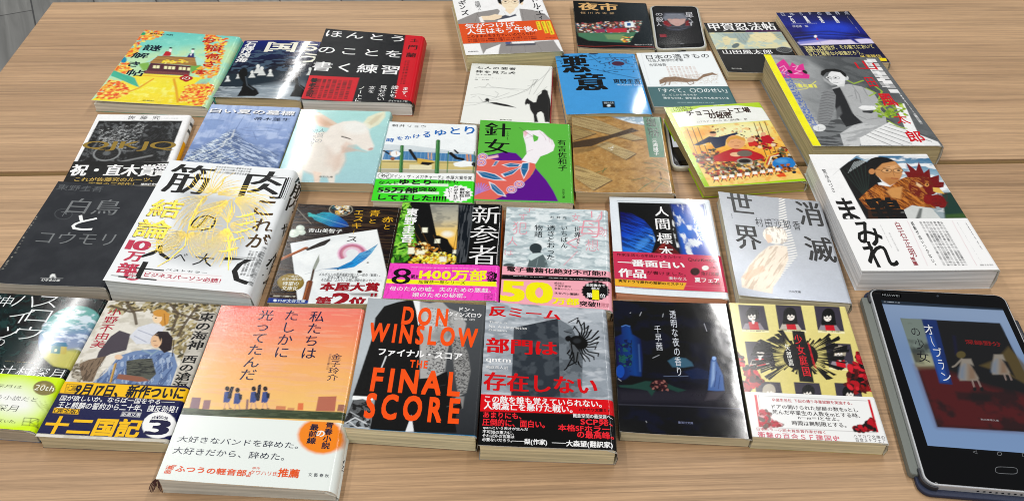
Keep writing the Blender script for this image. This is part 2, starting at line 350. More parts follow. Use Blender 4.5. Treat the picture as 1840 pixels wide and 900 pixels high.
# top corners of every cover (TL, TR, BR, BL), metres
Q={
 'fox':((-0.4960,1.0844,0.0154), (-0.3636,1.0706,0.0154), (-0.3626,0.8994,0.0154), (-0.5016,0.9069,0.0154)),
 'chess':((-0.3590,1.0670,0.0118), (-0.2542,1.0684,0.0118), (-0.2571,0.9235,0.0118), (-0.3630,0.9251,0.0118)),
 'hontou':((-0.2560,1.0945,0.0179), (-0.1216,1.0791,0.0179), (-0.1222,0.9131,0.0179), (-0.2548,0.9142,0.0179)),
 'suit':((-0.0962,1.2021,0.0246), (0.0281,1.2235,0.0246), (0.0606,1.0362,0.0246), (-0.0644,1.0188,0.0246)),
 'yoichi':((0.0796,1.2097,0.0092), (0.1863,1.2125,0.0092), (0.1850,1.0749,0.0092), (0.0810,1.0746,0.0092)),
 'phone':((0.1891,1.2052,0.0098), (0.2602,1.2070,0.0098), (0.2550,1.0817,0.0098), (0.1844,1.0738,0.0098)),
 'kouga':((0.2583,1.1472,0.0122), (0.3604,1.1556,0.0122), (0.3728,1.0153,0.0122), (0.2699,1.0131,0.0122)),
 'ishiguro':((0.3658,1.1822,0.0130), (0.4733,1.1921,0.0130), (0.4880,1.0475,0.0130), (0.3813,1.0357,0.0130)),
 'shichinin':((-0.0567,1.0176,0.0140), (0.0464,1.0152,0.0140), (0.0406,0.8809,0.0080), (-0.0642,0.8888,0.0080)),
 'akui':((0.0496,1.0413,0.0168), (0.1540,1.0476,0.0168), (0.1622,0.9033,0.0168), (0.0603,0.8971,0.0168)),
 'tsukimono':((0.1576,1.0627,0.0095), (0.2590,1.0735,0.0095), (0.2713,0.9334,0.0095), (0.1673,0.9305,0.0095)),
 'qjkjq':((-0.4850,0.8811,0.0130), (-0.3772,0.8845,0.0130), (-0.3667,0.7486,0.0130), (-0.4734,0.7451,0.0130)),
 'hakucho':((-0.4750,0.7443,0.0183), (-0.3672,0.7394,0.0183), (-0.3698,0.5876,0.0183), (-0.4757,0.5894,0.0183)),
 'kinniku':((-0.3635,0.7707,0.0300), (-0.2275,0.7590,0.0300), (-0.2337,0.5752,0.0270), (-0.3697,0.5874,0.0270)),
 'shiroi':((-0.3606,0.9099,0.0120), (-0.2546,0.9071,0.0120), (-0.2559,0.7599,0.0120), (-0.3620,0.7610,0.0120)),
 'deer':((-0.2524,0.9024,0.0127), (-0.1463,0.9021,0.0127), (-0.1482,0.7610,0.0127), (-0.2531,0.7605,0.0127)),
 'yutori':((-0.1484,0.8846,0.0100), (-0.0442,0.8819,0.0100), (-0.0411,0.7349,0.0100), (-0.1477,0.7337,0.0100)),
 'hari':((-0.0405,0.8873,0.0135), (0.0646,0.8823,0.0135), (0.0636,0.7343,0.0135), (-0.0405,0.7342,0.0135)),
 'shiokari':((0.0663,0.8978,0.0150), (0.1740,0.9005,0.0150), (0.1716,0.7535,0.0150), (0.0647,0.7504,0.0150)),
 'choco':((0.1748,0.9064,0.0240), (0.2945,0.9303,0.0200), (0.3173,0.7814,0.0145), (0.2026,0.7625,0.0165)),
 'mook':((0.3120,1.0195,0.0350), (0.4597,1.0224,0.0330), (0.4797,0.8369,0.0265), (0.3302,0.8276,0.0280)),
 'esquisse':((-0.2213,0.7243,0.0118), (-0.1157,0.7224,0.0118), (-0.1175,0.5811,0.0118), (-0.2214,0.5784,0.0118)),
 'shinsan':((-0.1134,0.7255,0.0167), (-0.0108,0.7247,0.0167), (-0.0116,0.5832,0.0167), (-0.1163,0.5826,0.0167)),
 'sekai':((-0.0065,0.7239,0.0145), (0.0980,0.7223,0.0145), (0.0924,0.5766,0.0145), (-0.0100,0.5818,0.0145)),
 'hyohon':((0.1015,0.7513,0.0096), (0.2077,0.7499,0.0096), (0.2032,0.6005,0.0096), (0.0975,0.6052,0.0096)),
 'shometsu':((0.2166,0.7585,0.0140), (0.3226,0.7462,0.0140), (0.3148,0.5938,0.0140), (0.2106,0.5999,0.0140)),
 'tori':((0.3234,0.8153,0.0252), (0.4567,0.8217,0.0252), (0.4618,0.6321,0.0252), (0.3284,0.6252,0.0252)),
 'halloween':((-0.4695,0.5804,0.0153), (-0.3640,0.5751,0.0153), (-0.3693,0.4277,0.0153), (-0.4764,0.4342,0.0153)),
 'juuni':((-0.3629,0.5739,0.0152), (-0.2617,0.5722,0.0152), (-0.2627,0.4207,0.0152), (-0.3662,0.4231,0.0152)),
 'watashi':((-0.2593,0.5688,0.0175), (-0.1292,0.5695,0.0165), (-0.1268,0.3813,0.0130), (-0.2601,0.3850,0.0178)),
 'winslow':((-0.1287,0.5793,0.0205), (-0.0219,0.5742,0.0205), (-0.0241,0.4290,0.0205), (-0.1285,0.4343,0.0205)),
 'antimeme':((-0.0221,0.5795,0.0192), (0.0863,0.5731,0.0192), (0.0845,0.4196,0.0192), (-0.0227,0.4213,0.0192)),
 'toumei':((0.0938,0.5922,0.0119), (0.2008,0.5917,0.0119), (0.1938,0.4393,0.0119), (0.0887,0.4428,0.0119)),
 'shoujo':((0.1997,0.5889,0.0157), (0.3065,0.5876,0.0157), (0.2997,0.4346,0.0157), (0.1927,0.4380,0.0157)),
 'tablet':((0.3371,0.6182,0.0113), (0.4627,0.6133,0.0113), (0.4444,0.3928,0.0113), (0.3190,0.4018,0.0113)),
}
# ------------------------------------------------------------------ floor and tables
def floor():
    m, N, L, B = nodemat('grey_vinyl_planks')
    t = N.new('ShaderNodeTexCoord'); mp = N.new('ShaderNodeMapping'); mp.inputs['Rotation'].default_value = (0, 0, math.radians(63)); mp.inputs['Scale'].default_value = (1, 1, 1)
    L.new(t.outputs['Object'], mp.inputs[0])
    br = N.new('ShaderNodeTexBrick'); br.inputs['Scale'].default_value = 1; br.inputs['Brick Width'].default_value = 1.2; br.inputs['Row Height'].default_value = .18
    br.inputs['Mortar Size'].default_value = .0025; br.inputs['Color1'].default_value = (*srgb('9b9b97'), 1); br.inputs['Color2'].default_value = (*srgb('7f7f7d'), 1); br.inputs['Mortar'].default_value = (*srgb('4c4c4c'), 1)
    L.new(mp.outputs[0], br.inputs['Vector'])
    m2 = N.new('ShaderNodeMapping'); m2.inputs['Scale'].default_value = (3, 40, 1); L.new(mp.outputs[0], m2.inputs[0])
    n = N.new('ShaderNodeTexNoise'); n.inputs['Scale'].default_value = 1; n.inputs['Detail'].default_value = 6; n.inputs['Distortion'].default_value = .8; L.new(m2.outputs[0], n.inputs[0])
    r = N.new('ShaderNodeMapRange'); r.inputs['From Min'].default_value = .3; r.inputs['From Max'].default_value = .7; r.inputs['To Min'].default_value = .72; r.inputs['To Max'].default_value = 1.15; L.new(n.outputs[0], r.inputs[0])
    x = N.new('ShaderNodeMix'); x.data_type = 'RGBA'; x.blend_type = 'MULTIPLY'; x.inputs[0].default_value = 1; L.new(br.outputs[0], x.inputs[6]); L.new(r.outputs[0], x.inputs[7])
    L.new(x.outputs[2], B.inputs['Base Color']); B.inputs['Roughness'].default_value = .45
    o = mesh('floor', [(-7, -3, -.72), (7, -3, -.72), (7, 9, -.72), (-7, 9, -.72)], [(0, 1, 2, 3)], m); o['kind'] = 'structure'
floor()
WD = wood()
TA = .0605                                   # the tables stand turned a little to the picture
tu = np.array([math.cos(TA), math.sin(TA)]); tv = np.array([-math.sin(TA), math.cos(TA)])
SEAM = np.array([-.641, .7745])
def table(p0, length, depth, label, side):
    """p0 = corner of the top on the seam, the top runs along tu and towards side*tv"""
    c = p0 + tu * length / 2 + tv * side * depth / 2
    r = root('wooden_table', (float(c[0]), float(c[1]), -.72), TA, label, 'table', 'long wooden tables pushed together')
    a = [p0, p0 + tu * length, p0 + tu * length + tv * side * depth, p0 + tv * side * depth]
    if side < 0: a = a[::-1]
    V, F = prism(a, -.024, 0, .0014); mesh('table_top', V, F, WD, r)
    edge = plain('edge_banding', 'b5996c', .5)
    V, F = prism([q + (c - q) / np.linalg.norm(c - q) * -.0008 for q in a], -.021, -.0022); mesh('edge_strip', V, F, edge, r)
    met = plain('grey_painted_metal', '8c8e90', .4, .3)
    for i in (.06, length - .06):
        for j in (.06, depth - .06):
            q = p0 + tu * i + tv * side * j; s2 = .018
            V, F = prism([q + tu * x + tv * y for x, y in ((-s2, -s2), (s2, -s2), (s2, s2), (-s2, s2))], -.72, -.0242, .002); mesh('leg', V, F, met, r)
G2 = .0042
table(SEAM + tv * G2, 1.8, .411, 'rear wooden table under the upper rows of books, behind the joint', 1)
table(SEAM - tv * G2, 1.8, .60, 'front wooden table carrying the nearest books and the tablet', -1)
GROUP = 'books laid out over the two wooden tables'
def book(key, name, label, cat='book', spine='f4f2ee', page='ddd2b4', mat=(.3, .25), res=.8, rs=.0025, lift=(0, 0, 0, 0), base='fff',
         band=None, bmat=None, sag=0., art=None, bart=None, sart=None, gold=False, inset=.0012, warp=0., blabel=None, bot=(0, 0, 0, 0), curl=.0006, grain=.06, bulge=0.):
    bot = np.array(bot, float)
    Qw = np.array(Q[key], float); TL, TR, BR, BL = Qw
    lf = np.array(lift)
    e = (TR - TL) + (BR - BL); th = math.atan2(e[1], e[0]); c = Qw.mean(0)
    rt = root(name, (float(c[0]), float(c[1]), 0), th, label, cat, GROUP)
    w = (np.linalg.norm(TR - TL) + np.linalg.norm(BR - BL)) / 2; h = (np.linalg.norm(BL - TL) + np.linalg.norm(BR - TR)) / 2
    Hm = homog([tuple(proj(p)) for p in (TL, TR, BR, BL)], [(0, 0), (1, 0), (1, 1), (0, 1)])
    ex = (TR - TL) / np.linalg.norm(TR - TL)
    ph = sum(map(ord, key)) % 7
    def P(u, v, dz=0.):
        u = np.asarray(u)[:, None]; v = np.asarray(v)[:, None]
        X = TL * (1 - u) * (1 - v) + TR * u * (1 - v) + BR * u * v + BL * (1 - u) * v
        r = rs; d = (1 - u) * w; k = np.clip((r - d) / r, 0, 1)
        X[:, 2:3] -= r * (1 - np.sqrt(1 - np.minimum(k, .9999) ** 2)); X[:, 2:3] += dz * (1 - k * .9)
        X[:, :2] += ex[:2] * dz * k
        if sag: X[:, 2:3] -= sag * (np.clip(1 - u * w / .035, 0, 1) ** 2)
        if bulge: X[:, 2:3] += bulge * np.sin(np.pi * np.clip(u, 0, 1))
        if curl: X[:, 2:3] += curl * (np.clip(1 - u / .35, 0, 1) ** 2 * (np.clip((v - .7) / .3, 0, 1) ** 2 + .4 * np.clip((.3 - v) / .3, 0, 1) ** 2))
        if warp: X[:, 2:3] += warp * np.sin(u * 3.1 + ph) * np.sin(v * 2.6 + ph * 1.7)
        return X
    du = res / 1000 / w; nf = int((1 - rs / w) / du) + 1
    us = np.concatenate([np.linspace(0, 1 - rs / w, nf), 1 - rs / w * (1 - np.sin(np.linspace(.2, 1, 6) * math.pi / 2)) * 1.0])
    us[-1] = 1.; vs = np.linspace(0, 1, int(h * 1000 / res) + 1)
    A = Art(us, vs, w * 1000, h * 1000, Hm, base); 
    if art: art(A)
    A.grain(grain)
    pm = printed(*mat); mats = [pm, printed(.3, .2, 28., .6, 0., .55)] if gold else [pm]
    surface('front_cover', P, us, vs, A, mats, rt)
    # spine wall from the rounded edge down to the table
    vv = np.linspace(0, 1, 70 if sart else 8); top = P(np.ones_like(vv), vv); zt = top[:, 2]
    ss = np.linspace(0, 1, 14 if sart else 3)
    def SPf(v, t, dz=0.):
        X = P(np.ones_like(v), v); z0 = X[:, 2].copy(); X[:, 2] = z0 * (1 - t) + (.0006 + bot[1] * (1 - v) + bot[2] * v) * t
        X[:, :2] += ex[:2] * (dz + .0016 * np.sin(np.pi * t) * min(1, rs / .003))[:, None]; return X
    SA = None
    tri = SPf(np.array([0., 0, 1, 1]), np.array([0., 1, 1, 0])); Hs = homog([tuple(proj(p)) for p in tri], [(0, 0), (0, 1), (1, 1), (1, 0)])
    SA = Art(vv, ss, h * 1000, float(zt.mean()) * 1000, Hs, spine)
    if sart: sart(SA)
    U, T = np.meshgrid(vv, ss); X = SPf(U.ravel(), T.ravel()); i = np.arange(X.shape[0]).reshape(U.shape)
    F = np.stack([i[:-1, :-1], i[1:, :-1], i[1:, 1:], i[:-1, 1:]], -1).reshape(-1, 4).tolist(); CC = SA.c.reshape(-1, 3); n = len(X); VV = [X]; cc = [CC]
    X2 = SPf(U.ravel(), T.ravel(), -.0004); VV.append(X2); cc.append(np.tile(alb('e9e6dc'), (n, 1))); F += [tuple(a + n for a in f[::-1]) for f in F]
    n *= 2
    for z, (q, FF, cl, mt) in enumerate(SA.vec):
        q = np.clip(q, 0, 1); VV.append(SPf(q[:, 0], q[:, 1], np.full(len(q), .00015 + z * 1e-6))); cc.append(np.tile(alb(cl), (len(q), 1))); F += [tuple(k + n for k in f) for f in FF]; n += len(q)
    mesh('spine', np.concatenate(VV), F, [pm], rt, np.concatenate(cc), None, True)
    # page block
    z = Qw[:, 2] - .0005 - lf; iu, iv = inset / w, inset * .7 / h
    pu = [(iu, iv), (1 - .0012 / w, iv), (1 - .0012 / w, 1 - iv), (iu, 1 - iv)]
    nb = 12; vsb = np.linspace(iv, 1 - iv, nb)
    V = []; F = []; ring = []
    path = [(u, iv) for u in np.linspace(iu, 1 - .0012 / w, nb)] + [(1 - .0012 / w, v) for v in vsb[1:]] + [(u, 1 - iv) for u in np.linspace(1 - .0012 / w, iu, nb)[1:]] + [(iu, v) for v in vsb[::-1][1:-1]]
    pu = np.array([p[0] for p in path]); pv = np.array([p[1] for p in path]); T0 = P(pu, pv); bl = lambda q: q[0] * (1 - pu) * (1 - pv) + q[1] * pu * (1 - pv) + q[2] * pu * pv + q[3] * (1 - pu) * pv
    T0[:, 2] -= .0005 + bl(lf) + bulge * np.sin(np.pi * pu) + curl * (np.clip(1 - pu / .35, 0, 1) ** 2 * (np.clip((pv - .7) / .3, 0, 1) ** 2 + .4 * np.clip((.3 - pv) / .3, 0, 1) ** 2)); B0 = T0.copy(); B0[:, 2] = .0006 + bl(bot); M0 = T0.copy(); M0[:, 2] = (T0[:, 2] + B0[:, 2]) * .5
    k = np.clip((pu - (1 - .012 / w)) * w / .012, 0, 1)
    M0[:, :2] += (ex[:2] * .0006)[None, :] * (1 - k)[:, None]
    m = len(T0); V = np.concatenate([B0, M0, T0])
    for a in (0, 1):
        for i2 in range(m): j = (i2 + 1) % m; F.append((a * m + j, a * m + i2, (a + 1) * m + i2, (a + 1) * m + j))
    cV = T0.mean(0, keepdims=True); V = np.concatenate([V, cV]); F += [((2 * m) + (i2 + 1) % m, 2 * m + i2, 3 * m) for i2 in range(m)]; F.append(tuple(range(m)))
    mesh('page_block', V, F, paper(page), rt)
    # back cover lying on the table
    cq = Qw[:, :2].mean(0); bq = [Qw[i3][:2] + (cq - Qw[i3][:2]) / np.linalg.norm(cq - Qw[i3][:2]) * .0012 for i3 in (3, 2, 1, 0)]; V, F = prism(bq, 0., .0005); V = [(x, y, z + bot[(3, 2, 1, 0)[i % 4]]) for i, (x, y, z) in enumerate(V)]; mesh('back_cover', V, F, [pm], rt, np.tile(alb(spine), (len(V), 1)))
    if band:
        fr, xa, ya, xb, yb = band; pv = lambda x, y: (lambda q: q[1] / q[2])(Hm @ np.array([fr[0] + x / fr[2], fr[1] + y / fr[2], 1])); v0, v1 = max(0, float(pv(xa, ya))), min(1, float(pv(xb, yb))); vb = np.linspace(v0, v1, max(3, int((v1 - v0) * h * 1000 / res) + 1))
        BA = Art(us, vb, w * 1000, h * 1000, Hm, 'fff'); bart(BA)
        bm = printed(*(bmat or mat)); PB = lambda u, v, dz=0.: P(u, v, dz + .00045)
        o = surface('paper_band', PB, us, vb, BA, [bm] + mats[1:], rt, thick=.0002)
        if blabel: o['label'] = blabel
    return rt
# ------------------------------------------------------------------ cover art, read off the photograph
FX = (160, 40, 4.7375); F1 = (380, 0, 3.6); F2 = (780, 0, 3.6); F3 = (1140, 0, 3.6); F4 = (1380, 0, 3.6); F5 = (0, 180, 3.6)
F6 = (300, 180, 3.6); F7 = (640, 180, 3.6); F8 = (980, 180, 3.6); F9 = (1380, 180, 3.6); HK = (0, 310, 3.913); KN = (180, 280, 3.213)
ES = (480, 350, 4.182); SK = (880, 340, 4.091); SM = (1260, 330, 4.09); TO = (1460, 280, 3.4605); HW = (0, 520, 3.); JU = (0, 510, 2.8125)
WA = (260, 530, 2.4325); WI = (600, 520, 2.903); AN = (840, 530, 2.903); TM = (1080, 530, 2.903); SJ = (1300, 530, 2.903)
SU = (800, 0, 6.427); KO = (1260, 30, 5.111); MK = (1390, 90, 5.295)
WHT = 'e6e9ea'; BLK = '141517'
LEAF = ['f0c83c', 'ee9a3e', 'e2653a', 'f3dc6a', 'd94a36', 'f0a840']
def a_fox(s):
    s.F(*FX); s.G([(0, '62bfb9'), (.35, '7ccbbb'), (.55, 'b8dcae')], 600, 70, 600, 480)
    s.N('8ed6c6', 9, .5, .7, a=.6, seed=4)
    s.P('a8dccf', 500, 330, 640, 260, 760, 290, 900, 270, 1010, 330, 1000, 400, 480, 400, a=.8, b=6)
    s.G([(0, 'e9d648'), (.5, 'f0da3c'), (1, 'e6cf2e')], 500, 440, 500, 690, [20, 668, 180, 560, 330, 470, 480, 430, 860, 455, 1000, 470, 1060, 560, 960, 720])
    s.N('f5e98a', 5, .5, .8, [300, 500, 760, 480, 760, 690, 200, 660], a=.6, seed=5)
    s.L('dba233', 20, 560, 478, 430, 560, 190, 645); s.L('dba233', 22, 735, 480, 752, 560, 765, 680); s.L('e0ae3a', 14, 470, 448, 800, 470)
    s.P('7fb054', 430, 350, 520, 335, 540, 390, 470, 410, b=4); s.P('6ea650', 860, 365, 960, 360, 985, 400, 880, 430, b=4)
    s.P('57353d', 535, 340, 878, 368, 868, 445, 490, 428); s.P('7d4a4a', 480, 405, 865, 425, 862, 450, 478, 432)
    for x in range(500, 860, 14): s.L('4b2a33', 4, x, 404 + (x - 500) * .05, x - 3, 436 + (x - 500) * .04)
    for x, y in ((560, 362), (590, 363), (655, 368), (690, 370), (722, 372), (780, 376), (812, 378), (850, 382)): s.P('f1e5b4', x, y, x + 24, y + 1, x + 21, y + 26, x - 4, y + 24)
    s.P('a8804c', 600, 282, 912, 296, 930, 368, 522, 340); s.L('6f4a35', 9, 594, 284, 916, 298); s.N('8f683c', (8, 1.2), .45, .6, [600, 282, 912, 296, 930, 368, 522, 340], a=.7)
    s.SP(['f0d63c', 'f3e070', 'e8b93a'], 40, 1.1, [630, 320, 840, 310, 850, 340, 650, 345], 3)
    s.P('b42e36', 636, 282, 665, 244, 708, 246, 712, 272, 700, 284); s.E('f1ece6', 704, 236, 12, 16); s.E('1e2426', 706, 217, 14, 6)
    s.P('3a3a72', 845, 292, 868, 262, 905, 262, 907, 297); s.P('ece8e6', 868, 268, 890, 262, 880, 285); s.E('f1ece6', 893, 243, 12, 16); s.E('1e2426', 897, 227, 15, 6)
    s.SP(LEAF, 190, 1.5, [455, 66, 640, 72, 620, 120, 540, 150, 470, 165, 390, 210, 380, 160], 7)
    s.SP(LEAF, 110, 1.4, [355, 220, 450, 200, 400, 280, 330, 290, 300, 270], 8); s.SP(LEAF, 130, 1.4, [240, 350, 340, 330, 370, 400, 300, 440, 215, 400], 9)
    s.E('1f86a8', 300, 315, 28, 26); s.E('2c9a6c', 460, 100, 26, 12)
    s.P('4aae92', 208, 400, 290, 432, 400, 468, 440, 552, 380, 530, 262, 478, 190, 450); s.L('2f8f78', 4, 215, 405, 330, 470, 435, 548)
    s.SP(LEAF[1:], 240, 1.6, [95, 575, 205, 470, 340, 545, 350, 600, 240, 650, 60, 655], 11)
    s.SP(LEAF, 330, 1.6, [990, 95, 1150, 105, 1190, 140, 1120, 360, 1080, 470, 980, 470, 900, 420, 1010, 340, 1000, 200], 12)
    s.SP(LEAF[1:], 320, 1.6, [830, 545, 1000, 500, 1070, 540, 970, 712, 780, 680, 800, 600], 13); s.P('7fcab6', 905, 520, 960, 480, 1050, 470, 1010, 520, a=.8)
    D = '16303c'; R = 'b6332c'
    for c, *q in (('謎', 492, 188, 608, 246), ('解', 392, 252, 498, 306), ('き', 362, 328, 425, 376), ('帖', 356, 396, 462, 456)): s.T(c, *q, D, b=.03)
    for c, *q in (('お', 992, 132, 1070, 178), ('稲', 1012, 192, 1116, 248), ('荷', 1020, 262, 1110, 318), ('さ', 998, 326, 1062, 376), ('ま', 935, 398, 985, 440)): s.T(c, *q, R, b=.03)
    s.E('a82a30', 838, 472, 58, 22); s.E('a82a30', 838, 472, 36, 32); s.T('の', 812, 458, 865, 488, 'f4e9d8')
    s.T('朝水想', 525, 92, 722, 118, D); s.T('双葉社', 468, 660, 560, 677, '2b3a30')
def s_fox(s):
    s.c[:] = alb('4fb09c'); s.F(*FX); s.SP(LEAF, 60, .9, [1130, 105, 1180, 130, 1060, 560, 990, 640, 950, 640], 5)
    s.SP(['2f8f78', '2a7f86'], 40, 1.2, [1130, 105, 1180, 130, 1060, 560, 990, 640, 950, 640], 6)
    n = s.X.shape; s.c[:, int(n[1] * .86):int(n[1] * .975)] = alb('2d3560'); s.c[2:-2, int(n[1] * .875):int(n[1] * .96)] = alb('e6e4e4')
def a_chess(s):
    s.F(*F1); s.G([(0, '1d2c70'), (.3, '1b2846'), (.5, '121c2c'), (.75, '3a444e'), (1, '8d979e')], 300, 265, 240, 645)
    s.N('4b5f72', (9, 4), .5, .62, [170, 330, 560, 330, 540, 470, 120, 470], a=.8, seed=6)
    s.P('2b343c', 60, 480, 560, 470, 560, 560, 30, 570, b=8); s.N('a7b0b6', (14, 1.6), .52, .6, [20, 560, 570, 560, 570, 645, 10, 640], a=.9, seed=8)
    s.P('93a0aa', 20, 600, 300, 640, 560, 650, 570, 560, 450, 540, a=.5, b=20)
    for x, y, k in ((105, 520, 1), (172, 505, .8), (262, 500, 1.2), (300, 470, 1.5), (325, 485, 1.5), (380, 495, 1.2), (520, 505, 1), (640, 480, 1.3)):
        s.E('dcdfdc', x, y - 22 * k, 8 * k, 9 * k); s.P('d2d6d4', x - 6 * k, y - 14 * k, x + 6 * k, y - 14 * k, x + 18 * k, y + 8 * k, x - 20 * k, y + 8 * k); s.L('55606a', 2, x - 16 * k, y - 2, x + 14 * k, y - 2)
    for x in (180, 520):
        s.P('0c0f15', x - 15, 630, x + 10, 590, x + 25, 540, x - 2, 505, x - 8, 480, x + 5, 455, x + 30, 440, x + 52, 455, x + 54, 485, x + 45, 510, x + 55, 550, x + 110, 585, x + 128, 615, x + 100, 632)
        s.L('6d7a86', 5, x + 40, 500, x + 50, 560, x + 90, 590, a=.6)
    for c, *q in (('石', 228, 275, 280, 309), ('持', 206, 306, 262, 340), ('浅', 188, 340, 242, 372), ('海', 168, 373, 224, 405)): s.T(c, *q, 'e9ebe8', b=.035)
    s.T('国', 372, 282, 530, 346, 'e6e4d4', b=.03); s.T('ち', 592, 284, 676, 336, 'e6e4d4', b=.03); s.T('う', 592, 352, 670, 412, 'e6e4d4', b=.03)
def a_hontou(s):
    s.F(*F1); s.c[:] = alb('222426'); s.P('c2152c', 1268, 205, 1420, 215, 1330, 660, 1192, 638); s.P('c2152c', 628, 490, 970, 507, 925, 659, 575, 640)
    W1 = 'eceeec'
    s.T('ほんとう', 752, 197, 1248, 276, W1, b=.008, gap=.12); s.T('のことを', 702, 298, 1232, 378, W1, b=.008, gap=.12); s.T('書く練習', 664, 400, 1214, 486, W1, b=.012, gap=.05)
    for c, *q in (('土', 1296, 252, 1342, 276), ('門', 1284, 294, 1330, 325), ('蘭', 1270, 343, 1322, 376)): s.T(c, *q, '2a0a10', m=.02)
    s.MT('3a0a12', 1258, 392, 1262, 548, 2, 'v', .8); s.MT('5a0a18', 1316, 388, 1300, 520, 2, 'v', .6, 5)
    s.T('誰にも', 1176, 556, 1204, 634, W1, 'v'); s.T('見せない', 1102, 556, 1128, 652, W1, 'v'); s.T('文を', 1034, 560, 1066, 604, W1, 'v'); s.T('ノートに', 966, 562, 984, 660, W1, 'v'); s.T('まず、', 1244, 566, 1266, 628, W1, 'v')
    s.T('養老孟司', 648, 508, 655, 630, '16060a', 'v', b=.045); s.MT('3a0a12', 692, 514, 905, 642, 7, 'v', .8, 8); s.T('ダイヤモンド社', 1156, 648, 1270, 664, 'd9dbd8')
def s_hontou(s):
    s.c[:] = alb('b0142a'); n = s.X.shape[1]; s.c[:, int(n * .94):] = alb('1c1d20')
def a_suit(s):
    s.F(*SU); G1 = '8f8b89'; O = '3b3a3c'
    s.P(G1, 130, 300, 145, 240, 350, 150, 600, 108, 650, 150, 600, 260, 880, 260, 850, 105, 1000, 118, 1150, 165, 1240, 250, 1270, 300)
    for q in ((145, 240, 350, 150, 600, 110), (850, 108, 1000, 120, 1150, 168, 1230, 240), (350, 150, 400, 210), (880, 120, 900, 240), (1030, 180, 1040, 240), (380, 130, 340, 260)): s.L(O, 4, *q)
    s.P('eef1f3', 600, 185, 640, 105, 740, 170, 835, 110, 880, 245, 600, 255); s.L(O, 3, 640, 105, 700, 180, 600, 185); s.L(O, 3, 835, 112, 800, 180, 750, 170)
    s.P('f0d3b6', 690, 60, 815, 60, 790, 130, 740, 168, 690, 130); s.E('f3d8bc', 745, 40, 102, 72); s.E('f0d0b0', 628, 36, 16, 22); s.E('f0d0b0', 880, 40, 16, 22)
    s.P('1f1f22', 596, 10, 610, 40, 650, 60, 640, 10, 670, -40, 820, -40, 850, 10, 855, 50, 900, 20, 915, -20, 860, -120, 640, -120)
    for x in (690, 800): s.E('a08060', x, 26, 46, 20); s.E('f3d8bc', x, 26, 42, 16); s.E('2a2a2c', x, 24, 14, 6); s.L('222', 5, x - 30, 4, x + 28, 2)
    s.L('a08060', 4, 736, 26, 756, 26); s.L('b07060', 4, 720, 84, 772, 84); s.L('b08a70', 3, 745, 40, 742, 62)
    s.P('4e515e', 560, 214, 690, 178, 740, 190, 805, 165, 822, 184, 740, 208, 620, 232, 540, 240)
    s.P('f0d3b6', 385, 215, 410, 190, 500, 188, 570, 168, 655, 182, 640, 212, 560, 236, 430, 236); s.L('a88a70', 3, 540, 200, 640, 190); s.P('eef1f3', 385, 205, 410, 195, 450, 262, 405, 262)
    s.P(G1, 395, 500, 640, 486, 640, 510, 600, 525, 470, 575, 437, 628, 405, 540); s.L(O, 3, 395, 505, 437, 628, 470, 560)
    s.P(G1, 640, 490, 1035, 485, 1250, 468, 1300, 545, 1345, 600, 610, 628, 620, 560); s.P('eceff2', 760, 480, 1020, 480, 1030, 505, 770, 508); s.P('4d5a86', 690, 486, 760, 484, 740, 512, 690, 512)
    s.P('54555e', 700, 512, 1040, 500, 1040, 524, 690, 535)
    for q in ((775, 510, 750, 600), (905, 505, 925, 600), (1040, 490, 1115, 590), (1250, 468, 1320, 580), (1000, 505, 985, 520), (870, 505, 868, 530)): s.L(O, 3.5, *q)
    D = '2c2d30'
    for c, *q in (('ド', 992, -20, 1080, 28), ('ル', 1000, 46, 1110, 90), ('・', 1050, 95, 1078, 112), ('エ', 1035, 132, 1148, 170), ('ィ', 1072, 190, 1132, 228), ('ギ', 146, 12, 246, 60), ('ン', 160, 66, 236, 108), ('ズ', 176, 124, 276, 178)): s.T(c, *q, D, b=.02)
    for c, *q in (('畑', 332, 22, 396, 56), ('間', 344, 60, 408, 90), ('人', 370, 96, 410, 122)): s.T(c, *q, D)
    s.T('飛鳥新社', 262, 596, 384, 606, D)
def b_suit(s):
    s.F(*SU); s.c[:] = alb('d4532b'); Wt = 'f4efe8'
    s.T('気がつけば、', 222, 286, 850, 312, Wt, b=.01, m=.012); s.T('人生はもう午後。', 240, 344, 1060, 370, Wt, b=.01, m=.012)
    s.T('このままの生き方でいいのだろうか？', 250, 414, 1045, 412, '5a1c14', b=.01)
    s.MT('6a2416', 255, 458, 1060, 466, 2, 'h', .9); s.MT('6a2416', 1155, 440, 1280, 446, 1, 'h', .8)
    for q in ((1042, 258, 1086, 254, 1114, 352, 1072, 356), (1100, 256, 1148, 251, 1194, 388, 1152, 393), (1160, 253, 1208, 248, 1262, 402, 1218, 408)):
        s.P('f0cf35', *q); s.MT('5a4a1c', q[0] + 8, q[1] + 5, q[4] - 8, q[5] - 5, 1, 'v', .8)
